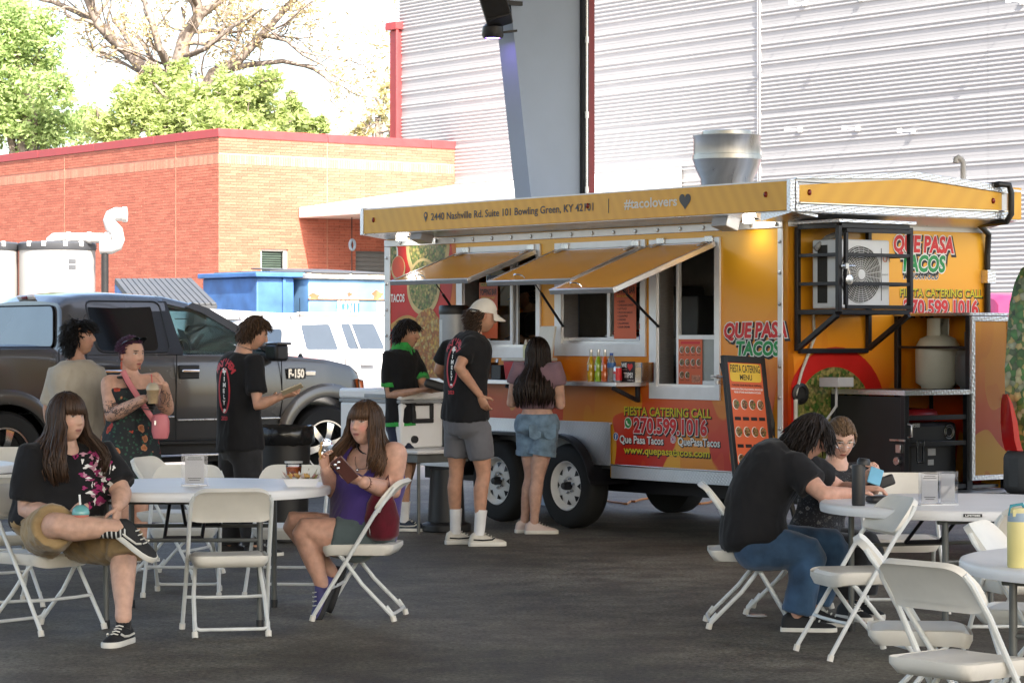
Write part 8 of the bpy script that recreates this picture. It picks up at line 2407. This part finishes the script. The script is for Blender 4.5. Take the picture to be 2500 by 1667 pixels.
# ---- cook inside the trailer
s = Person('cook in black cap and black shirt working inside the open first hatch', 23.3); P = s.P
s.skin = (.34, .19, .12); s.start(V((P(1292, 800).x, 23.3, .56)))
r = lat_of((-.95, -.3))
s.trunk(P(1300, 905), P(1300, 830), P(1294, 757), r, r, [(t, a*1.05, b*1.05) for t, a, b in MALE])
arms = [(P(1290, 778, .18), P(1290, 840, .15), P(1262, 835, 0)), (P(1300, 780, -.18), P(1303, 840, -.22), P(1268, 826, -.32))]
legs = [(P(1294, 912, .08), P(1294, 1000, .08), P(1296, 1072, .08)), (P(1304, 912, -.08), P(1304, 1000, -.08), P(1304, 1072, -.08))]
s.body(arms, legs, (P(1283, 722), V((-.95, -.22, -.22)), UP), .98, dict(male=1, brow=(.02, .015, .01)), [(arms[0][2], (-.9, -.2, -.2), (.2, -.8, 0), .6, 1, 1.), (arms[1][2], (-.9, 0, -.25), (.2, .8, 0), .6, -1, 1.)])
s.shirt('shirt', m_tee_black, t0=.0, t1=.965, sleeve=.66, sr=.066, ea=.02)
s.bottoms('trousers', m_black_pants, t1=.1, below=.95, r0=.11, r1=.085)
for lg in legs: s.shoe(V((lg[2].x, lg[2].y, .56 + .085)), (-.95, -.2, 0), 1., m_shoe_black, m_shoe_black)
s.locks(gen_short(.05, .15, .2, -.2, .6, lambda d: d.z < .3 and d.y < .0 and d.z > -.5), 90, (.015, .010, .008), 3, w=.010)
cp = MB(); k = s.hk; R, c0 = s.hR, s.hc; rings = []
for i in range(10):
 th = radians(lerp(2, 82, i/9)); rings.append([c0 + R @ (V((sin(th)*sin(2*pi*j/28)*.087, sin(th)*cos(2*pi*j/28)*.105 - .004, cos(th)*.118 + .018))*k) for j in range(28)])
cp.loft(rings, True)
bl_ = [[c0 + R @ (V((sin(a)*.084, cos(a)*.104*(1 + .7*u*cos(a)), .032 - .03*u))*k) for a in [lerp(-1, 1, j/8) for j in range(9)]] for u in (0, .35, .7, 1)]
cp.loft(bl_, False, closed=False); cp.loft([[p - V((0, 0, .004)) for p in b] for b in bl_], False, closed=False)
s.put(cp.mesh('cap'), 'cap', m_tee_black, angle=50)
# ================================================================ THINGS ON THE TABLES, THE SHELF AND THE GROUND
RT3 = Matrix.Rotation(TROT, 3, 'Z')
def on_shelf(px, name, label, cat, y=-.16, z=1.206, group=None):
 x, _ = on_side(px, 900, y)
 return thing(name, label, cat, TR0 + RT3 @ V((x, y, z)), TROT, group)
def acrylic(px, py, Y, zt, w, h, label, rot=0.):
 b = at(px, py, Y); b.z = zt + .001
 r = thing('acrylic_sign', label, 'table sign', b, rot, 'acrylic sign holders')
 MB().box((-w/2, -.045, 0), (w/2, .045, .004)).build('stand_foot', M('acrylic_edge', (.7, .72, .76), .15, spec=.6), r)
 MB().box((-w/2, -.004, .004), (w/2, -.001, h)).box((-w/2, .003, .004), (w/2, .006, h)).build('acrylic_sheet', m_acrylic, r, angle=0)
 p = MB().box((-w*.36, -.0008, .012), (w*.36, .0025, h*.93)).build('paper_insert', m_paper, r, angle=0)
 t = MB()
 for z, ww in ((.86, .5), (.8, .6), (.22, .5), (.16, .4)): t.box((-w*ww/2, -.0016, h*z), (w*ww/2, -.0009, h*z + .004))
 if 'blank' not in label: o = t.build('print_line', m_grey_print, p, angle=0); o['kind'] = 'stuff'
 return r
acrylic(475, 1184, 14.62, tt[0][2], .145, .178, 'clear acrylic sign with a printed sheet on the round table by the orange drink', .06)
acrylic(2270, 1222, 13.35, tt[1][2], .115, .165, 'clear acrylic sign nearer the black tumbler, printed sheet inside', .1)
acrylic(2312, 1221, 13.38, tt[1][2], .108, .168, 'clear acrylic sign with an almost blank sheet, farther from the tumbler', -.08)
b = at(717, 1166, 14.9); b.z = tt[0][2] + .001
q = thing('orange_drink', 'plastic cup of orange red drink standing on the round table', 'drink', b)
MB().lathe([(.001, .003), (.034, .003), (.044, .092), (.001, .093)], 28).build('drink', M('orange_tea', (.55, .12, .015), .12, coat=.6), q)
MB().lathe([(.036, 0), (.047, .112), (.049, .113), (.049, .118), (.046, .118), (.046, .1)], 28, cap=False).build('cup', m_acrylic, q)
MB().lathe([(.0485, .112), (.051, .114), (.051, .121), (.0475, .121)], 28, cap=False).build('cup_rim', M('milky_rim', (.6, .6, .58), .3), q)
MB().lathe([(.001, 0), (.02, 0), (.001, .001)], 16, (0, -.0435, .05), Matrix.Rotation(radians(83), 3, 'X')).build('cup_logo', M('logo_brown', (.16, .03, .015), .5), q)
b = at(735, 1183, 14.55); b.z = tt[0][2] + .001
q = thing('food_tray', 'white paper food tray lined with printed paper and chips', 'food tray', b, .1)
MB().loft([[V((x*.075, y*.05, 0)) for x, y in ((-1,-1),(1,-1),(1,1),(-1,1))], [V((x*.1, y*.07, .045)) for x, y in ((-1,-1),(1,-1),(1,1),(-1,1))], [V((x*.095, y*.065, .045)) for x, y in ((-1,-1),(1,-1),(1,1),(-1,1))], [V((x*.07, y*.045, .006)) for x, y in ((-1,-1),(1,-1),(1,1),(-1,1))]]).build('tray', m_paper, q, angle=20)
rg = random.Random(5); t = MB()
for k in range(14):
 a = 2*pi*k/14; t.poly([V((.085*cos(a), .058*sin(a), .035)), V((.085*cos(a+.5), .058*sin(a+.5), .035)), V((.125*cos(a+.3), .08*sin(a+.3), .055 + .03*rg.random() + (.02 if cos(a) > .5 else 0)))])
t.build('liner_paper', food_mat('liner_print', [(.7, .68, .66), (.72, .7, .68), (.5, .08, .05), (.7, .7, .66), (.3, .25, .08)], 40), q, angle=0)
t = MB()
for k in range(26):
 c = V((rg.uniform(-.075, .045), rg.uniform(-.04, .04), .045 + .015*rg.random())); d = V((rg.gauss(0, 1), rg.gauss(0, 1), rg.gauss(0, .5))).normalized()*.02; e = d.orthogonal().normalized()*.014
 t.add([c-d, c+e, c+d, c-e+V((0,0,.006))], [(0,1,2),(0,2,3)])
o = t.build('chips', M('fried_chips', (.5, .3, .1), .6, var=.3, vs=40), q, angle=0); o['kind'] = 'stuff'
b = at(2096, 1228, 13.3); b.z = tt[1][2] + .001
q = thing('tumbler', 'tall black drinking tumbler on the table beside the leaning arm', 'tumbler', b)
MB().lathe([(.001, 0), (.032, 0), (.034, .01), (.034, .2), (.033, .205)], 28).build('body', m_black_plastic, q)
MB().lathe([(.034, .205), (.034, .225), (.026, .238), (.001, .238)], 28, R=Matrix.Rotation(.12, 3, 'Y')).build('lid', m_black_plastic, q)
b = at(2150, 1208, 13.5); b.z = tt[1][2] + .02
q = thing('black_pouch', 'flat black pouch lying on the table between tumbler and acrylic signs', 'pouch', b, .3)
MB().cbox((0, 0, 0), (.14, .09, .036)).build('pouch_body', m_black_plastic, q, bevel=.014)
b = at(2487, 1372, 9.72); b.z = tt[2][2] + .001
q = thing('yellow_bottle', 'pale yellow insulated bottle with grey collar and blue lid', 'bottle', b)
MB().lathe([(.001, 0), (.040, 0), (.042, .006), (.042, .16), (.040, .168)], 28).build('body', M('pale_yellow', (.60, .53, .22), .4), q)
MB().lathe([(.0405, .168), (.0405, .182), (.038, .2)], 28, cap=False).build('collar', M('blue_grey', (.22, .3, .38), .4), q)
MB().lathe([(.038, .2), (.036, .218), (.001, .22)], 28, cap=False).cbox((-.012, -.02, .2), (.03, .03, .025)).build('lid', M('pale_yellow_lid', (.55, .5, .25), .4), q)
MB().tube([(-.036, -.01, .19), (-.03, -.012, .226), (.01, -.012, .232), (.032, -.01, .2)], .006, 6).build('handle_loop', M('teal_loop', (.03, .25, .32), .4), q)
q = thing('backpack', 'dark red bag squeezed behind the woman in purple on her chair', 'bag', (-.715, 14.575, .44)); q.scale = (.56, .6, .84)
t = MB(); rr_ = []
for z, a, c in ((0, .10, .09), (.03, .16, .12), (.14, .17, .125), (.24, .14, .10), (.31, .09, .06), (.335, .03, .02)):
 rr_.append([V((a*cos(u)*(1 + .06*sin(5*u + z*20)), c*sin(u)*(1 + .08*cos(4*u + z*15)), z)) for u in [2*pi*i/26 for i in range(26)]])
t.loft(rr_); t.build('bag_body', m_dark_red, q, angle=70)
MB().tube([(-.06, -.118, .20), (-.1, -.122, .16), (-.12, -.115, .09), (-.11, -.11, .04)], .004, 6).build('zip', m_zinc, q)
MB().tube([(.02, -.03, .3), (.08, -.08, .36), (.06, .0, .42), (-.02, .04, .34)], .012, 6, flat=.3).build('strap', m_dark_red, q)
b = V(((692 - CX)/FPX*20.2, 20.2, 0))
q = thing('litter_bin', 'black waste bin with a shiny black bag folded over its rim', 'bin', b)
MB().lathe([(.001, .01), (.18, .01), (.21, .82)], 32).build('bin_body', m_black_plastic, q)
rg = random.Random(8); rr_ = []
for z, r in ((.74, .222), (.76, .235), (.82, .238), (.875, .232), (.885, .22), (.86, .2)):
 rr_.append([V(((r + .012*noise.noise(V((cos(u)*4, sin(u)*4, z*30))))*cos(u), (r + .012*noise.noise(V((cos(u)*4, sin(u)*4, z*30 + 4))))*sin(u), z + .012*noise.noise(V((cos(u)*5, sin(u)*5, 2))))) for u in [2*pi*i/48 for i in range(48)]])
t = MB().loft(rr_, False); t.lathe([(.2, .84), (.001, .8)], 32, cap=False)
t.build('bin_bag', M('bag_film', (.012, .012, .013), .18, bump=.5, bs=16), q, angle=80)
CK = TR0 + RT3 @ V((-3.12, -1.3, 0))
q = thing('side_table', 'white folding table carrying the big cool box beside the trailer', 'table', CK, TROT)
MB().box((-.98, -.06, .63), (.32, .52, .665)).build('tabletop', m_table_top, q, bevel=.012)
MB().box((-.9, -.02, .56), (.26, .48, .628)).build('apron', m_grey_tube, q, bevel=.004)
for x in (-.85, .22):
 for y in (.02, .44): MB().tube([(x, y, 0), (x, y, .6)], .014, 8).build('leg', m_grey_tube, q)
q = thing('cool_box', 'large white cool box with grey lid seam and black side latch', 'cool box', CK + V((0, 0, .667)), TROT)
m_cool = M('cooler_white', (.8, .8, .8), .4, var=.03)
MB().box((-.88, 0, .0), (0, .42, .36)).build('box_body', m_cool, q, bevel=.02)
MB().box((-.885, -.005, .36), (.005, .425, .385)).build('gasket', M('cooler_grey', (.3, .32, .34), .5), q, bevel=.004)
MB().box((-.89, -.01, .385), (.01, .43, .47)).build('lid', m_cool, q, bevel=.022)
MB().box((-.5, -.016, .40), (-.1, -.008, .43)).build('lid_recess', M('cooler_grey', (.3,)*3), q, bevel=.003)
MB().box((.0, .10, .2), (.025, .31, .235)).box((.0, .10, .235), (.025, .13, .34)).box((.0, .28, .235), (.025, .31, .34)).box((.0, .10, .34), (.025, .31, .357)).build('side_handle', m_black_plastic, q, bevel=.006)
MB().lathe([(.03, 0), (.03, .02), (.001, .022)], 16, (0, .13, .07), Matrix.Rotation(radians(90), 3, 'Y')).build('drain_plug', m_black_plastic, q)
b = TR0 + RT3 @ V((-2.98, -.95, 0))
q = thing('black_tub', 'tall black tapered tub standing under the cool box table', 'tub', b)
MB().lathe([(.001, .08), (.15, .08), (.13, .5), (.001, .5)], 24).build('tub_body', m_black_plastic, q)
MB().lathe([(.001, 0), (.2, 0), (.2, .06), (.15, .08)], 24).build('base', m_black_plastic, q, bevel=.01)
q = on_shelf(1108, 'drink_dispenser', 'tall grey drink dispenser with black lid on the service shelf', 'dispenser')
MB().lathe([(.001, 0), (.118, 0), (.122, .02), (.122, .55)], 32).build('body', M('dispenser_grey', (.32, .34, .37), .38, .3), q)
MB().lathe([(.127, .545), (.129, .56), (.127, .61), (.118, .622), (.001, .625)], 32, cap=False).build('lid', m_black_plastic, q)
MB().loft([[V((.1235*cos(a), .1235*sin(a), z)) for z in (.12, .5)] for a in [lerp(-2.7, -1.55, i/12) for i in range(13)]], False, closed=False).build('label_panel', M('label_silver', (.5, .52, .55), .3, .3, var=.3, vs=9), q, fix=False)
q = on_shelf(1196, 'tea_pitcher', 'clear pitcher of brown iced tea on the shelf', 'pitcher')
MB().lathe([(.001, 0), (.055, 0), (.07, .14), (.001, .141)], 24).build('tea', M('iced_tea', (.13, .04, .012), .15, coat=.5), q)
MB().lathe([(.058, 0), (.076, .165), (.079, .168), (.074, .17)], 24, cap=False).build('pitcher', m_acrylic, q)
q = on_shelf(1221, 'black_box', 'small black box next to the iced tea pitcher', 'box'); MB().cbox((0, 0, .06), (.13, .09, .12)).build('box_body', m_black_plastic, q, bevel=.006)
q = on_shelf(1292, 'red_tub', 'red plastic tub with white lid behind the girl in lilac', 'tub', -.17)
MB().loft([[V((x*.19, y*.105, 0)) for x, y in ((-1,-1),(1,-1),(1,1),(-1,1))], [V((x*.205, y*.118, .155)) for x, y in ((-1,-1),(1,-1),(1,1),(-1,1))]]).build('tub_body', M('red_plastic', (.5, .02, .03), .4), q, bevel=.012)
MB().cbox((0, 0, .168), (.43, .255, .026)).build('lid', m_white_plastic, q, bevel=.008)
q = on_shelf(1330, 'menu_stand', 'white tilted price board standing on the red tub', 'menu stand', -.15, 1.388)
t = MB().cbox((.02, 0, .13), (.2, .02, .26), 0, Matrix.Rotation(-.18, 3, 'X')); t.build('board', m_white_plastic, q, bevel=.004)
for i, (px, lab) in enumerate(((1284, 'pale squeeze bottle standing farther out on the red tub'), (1293, 'second squeeze bottle, nearer the white price board'))):
 q = on_shelf(px, 'squeeze_bottle', lab, 'bottle', -.2 + .05*i, 1.388, 'squeeze bottles on the red tub')
 MB().lathe([(.001, 0), (.026, 0), (.027, .09), (.02, .105), (.014, .11)], 16).build('bottle_body', M('pale_sauce', (.55, .56, .36), .4), q); MB().lathe([(.014, .108), (.015, .12), (.004, .15), (.001, .15)], 12).build('nozzle', m_white_plastic, q)
for px, c, lab in ((1443, (.58, .33, .01), 'yellow soda bottle, first of the three by the hatch'), (1461, (.28, .45, .01), 'lime green soda bottle between yellow and orange ones'), (1477, (.62, .10, .005), 'orange soda bottle next to the water bottle')):
 q = on_shelf(px, 'soda_bottle', lab, 'bottle', -.2, group='soda bottles on the shelf')
 MB().lathe([(.001, 0), (.029, 0), (.031, .01), (.031, .06), (.029, .075), (.031, .09), (.031, .135), (.024, .165), (.013, .2), (.012, .2)], 20).build('soda', M('soda_%d' % px, c, .1, coat=.6), q)
 MB().lathe([(.013, .2), (.0115, .235), (.001, .236)], 16, cap=False).build('bottle_neck', M('clear_neck', (.45, .45, .42), .1), q)
 MB().lathe([(.0145, .234), (.0145, .252), (.001, .254)], 12, cap=False).build('cap', m_zinc, q)
 p = MB().loft([[V((.0316*cos(a), .0316*sin(a), z)) for z in (.085, .13)] for a in [lerp(-2.9, -1.3, i/8) for i in range(9)]], False, closed=False).build('paper_label', m_paper, q, fix=False)
q = on_shelf(1493, 'water_bottle', 'clear water bottle with blue label and blue cap', 'bottle', -.19)
MB().lathe([(.001, 0), (.032, 0), (.034, .01), (.031, .06), (.034, .1), (.034, .15), (.022, .19), (.013, .21)], 20).build('bottle_body', M('water_plastic', (.5, .5, .5), .1, trans=.6, coat=.4), q)
MB().lathe([(.0345, .11), (.0345, .15)], 20, cap=False).build('label_band', M('label_blue', (.02, .11, .32), .4), q); MB().lathe([(.015, .208), (.015, .226), (.001, .227)], 12).build('cap', M('cap_blue', (.02, .08, .35), .4), q)
q = on_shelf(1508, 'drink_can', 'silver and red drink can beside the tips sign', 'can', -.2)
MB().lathe([(.001, 0), (.024, 0), (.033, .012), (.033, .11), (.027, .122), (.001, .122)], 24).build('can_body', m_alu, q)
t = MB().loft([[V((.0334*cos(a), .0334*sin(a), z)) for z in (.012, .11)] for a in [lerp(-1.2, 1.2, i/10) for i in range(11)]], False, closed=False); t.build('red_panel', m_red_print, q, fix=False)
lettering('Coke', .026, m_red_print, q, (V((-.02, -.0345, .065)), V((1, 0, 0)), UP), width=.034, bold=.06)
q = on_shelf(1546, 'tips_box', 'clear box with a black tips sign and red heart on its front', 'tips box', -.15)
MB().box((-.13, -.002, 0), (.13, .1, .155)).build('clear_box', m_acrylic, q, angle=0)
p = MB().box((-.135, -.012, 0), (.03, -.004, .16)).build('sign_card', m_black_print, q, bevel=.002)
ft = lambda x, z: (V((x, -.0135, z)), V((1, 0, 0)), UP)
lettering('WE', .034, m_white_print, p, ft(-.13, .115), bold=.05, width=.066); lettering('TIPS!', .04, m_white_print, p, ft(-.10, .035), bold=.05, width=.11)
lettering('and appreciate', .010, m_white_print, p, ft(-.13, .095), width=.07); lettering('THANK YOU', .011, m_white_print, p, ft(-.055, .008), width=.075)
MB().poly([V((-.024 + u*.0021, -.0136, .118 + v*.0021)) for u, v in heart_pts]).build('heart', m_red_print, p, angle=0, fix=False)
BLc = at(1800, 1212, 19.12); TLc = at(1779, 867, 19.32)
rgt = V((.335, .32, -.02)); upv = TLc - BLc; upv = upv - rgt * (upv.dot(rgt) / rgt.dot(rgt))
BLc.z += 0
q = thing('menu_board', 'tall black framed menu board with orange sheet leaning at the trailer corner', 'menu board', BLc)
ru, uu = rgt.normalized(), upv.normalized(); nn_ = ru.cross(uu); BW, BH = rgt.length, upv.length
MBd = Matrix((ru, uu, nn_)).transposed().to_4x4()
def bd(mb, *a, **k): return mb.xf(MBd).build(*a, **k)
ze = BLc.z / uu.z
fr_ = MB()
for a, c in (((0, -ze), (.045, BH)), ((BW - .045, -ze), (BW, BH)), ((.045, BH - .05), (BW - .045, BH)), ((.045, 0), (BW - .045, .05))): fr_.box((a[0], a[1], -.03), (c[0], c[1], .0))
bd(fr_, 'frame', m_black_plastic, q, bevel=.004)
for x in (.02, BW - .04): MB().bar(ru*x + uu*(BH*.95) - nn_*.035, V((ru.x*x, ru.y*x, -BLc.z)) + V((.22, .28, 0))*1. + (uu*0), .03, .03).build('rear_leg', m_black_plastic, q)
sheet_ = bd(MB().box((.046, .051, -.015), (BW - .046, BH - .051, -.006)), 'menu_sheet', m_poster, q, angle=0)
sw, sh_ = BW - .092, BH - .102
fb = lambda u, v, l=-.0035: (ru*(.046 + u*sw) + uu*(.051 + v*sh_) + nn_*l, ru, uu)
bd(MB().prism(round_poly([(.046 + .04*sw, .051 + .85*sh_), (.046 + .96*sw, .051 + .85*sh_), (.046 + .96*sw, .05 + .995*sh_), (.046 + .04*sw, .05 + .995*sh_)], .03), lambda a, b_, d: V((a, b_, d)), -.0055, -.0045), 'title_panel', m_poster_y, sheet_, angle=0)
lettering('FIESTA CATERING', .06*sh_, m_black_print, sheet_, fb(.06, .925), width=.88*sw, bold=.02); lettering('MENU', .045*sh_, m_black_print, sheet_, fb(.32, .865), width=.36*sw, bold=.02)
lettering('CHOOSE YOUR PROTEIN & TOPPINGS', .016*sh_, m_black_print, sheet_, fb(.06, .815), width=.88*sw, bold=.03)
lettering('CARNE ASADA (STEAK), POLLO (CHICKEN), GROUND BEEF', .014*sh_, m_white_print, sheet_, fb(.02, .785), width=.95*sw, bold=.04)
lettering('VEGGIE OPTIONS: BLACK BEANS & AVOCADO', .014*sh_, m_white_print, sheet_, fb(.1, .76), width=.8*sw, bold=.04)
for rI in range(3):
 for cI in range(4):
  if rI == 2 and cI > 1: continue
  u, v = .14 + .24*cI, .67 - .215*rI
  for rad, mm, lf_, dx in ((.098, m_white_print, -.0048, -.012), (.09, m_food_small, -.0042, 0)):
   c = fb(u + dx, v, lf_)[0]; MB().poly([c + ru*(rad*sw*cos(a)) + uu*(rad*sw*1.05*sin(a)) for a in [2*pi*k/20 for k in range(20)]]).build('dish_print', mm, sheet_, angle=0, fix=False)
  bd(MB().box((.046 + (u-.09)*sw, .051 + (v-.125)*sh_, -.005), (.046 + (u+.09)*sw, .051 + (v-.098)*sh_, -.004)), 'price_bar', m_black_print, sheet_, angle=0)
lettering('DRINKS', .02*sh_, m_white_print, sheet_, fb(.64, .31), width=.24*sw, bold=.05)
for k in range(6):
 bd(MB().box((.046 + (.56 + .065*k)*sw, .051 + .19*sh_, -.005), (.046 + (.605 + .065*k)*sw, .051 + .28*sh_, -.004)), 'drink_print', M('menu_drink_%d' % k, ((.12, .02, .05), (.3, .05, .2), (.5, .2, .02), (.55, .35, .05), (.5, .08, .02), (.2, .1, .3))[k], .5), sheet_, angle=0)
c = fb(.32, .07)[0]; MB().poly([c + ru*(.02*cos(a)) + uu*(.02*sin(a)) for a in [2*pi*k/16 for k in range(16)]]).build('icon', m_black_print, sheet_, angle=0, fix=False); lettering('f', .025, m_white_print, sheet_, fb(.295, .058, -.002), bold=.06)
pts = []; rg = random.Random(3)
for k in range(26):
 u = k/25; p = ground_at(1478 + 300*u + 12*sin(u*17), 1226 + 7*sin(u*11) + rg.uniform(-2, 2)); pts.append(V((p.x, p.y, .016)))
o = MB().tube(pts, .011, 6).build('extension_cord', M('cord_orange_brown', (.30, .12, .03), .6), None); tag(o, 'brown-orange extension cord lying on the ground under the trailer', 'cord')
g_ = ground_at(1847, 1506)
o = MB().lathe([(.001, .012), (.045, .012), (.05, .004), (.058, .003), (.058, .006), (.048, .008)], 20, cap=False).build('plastic_lid', M('clear_litter', (.45, .45, .44), .2), None, loc=(g_.x, g_.y, .004)); tag(o, 'flattened clear plastic lid lying on the asphalt', 'litter')
tb2 = [o for o in COL.objects if o.get('label', '').startswith('round white table with two')][0]
aa = atan2(-1, -.15) - .3
p = MB().box((-.045, -.004, -.008), (.045, .0, .008)); M4 = Matrix.Translation((.768*cos(aa), .768*sin(aa), .715)) @ Matrix.Rotation(aa + pi/2, 4, 'Z')
p = p.xf(M4).build('maker_plate', m_black_print, tb2); lettering('LIFETIME', .009, m_white_print, p, (M4 @ V((-.036, -.0048, -.0045)), M4.to_3x3() @ V((1, 0, 0)), UP), width=.072, bold=.04)
for o in list(TMP.collection.objects): TMP.collection.objects.unlink(o)
bpy.data.scenes.remove(TMP)
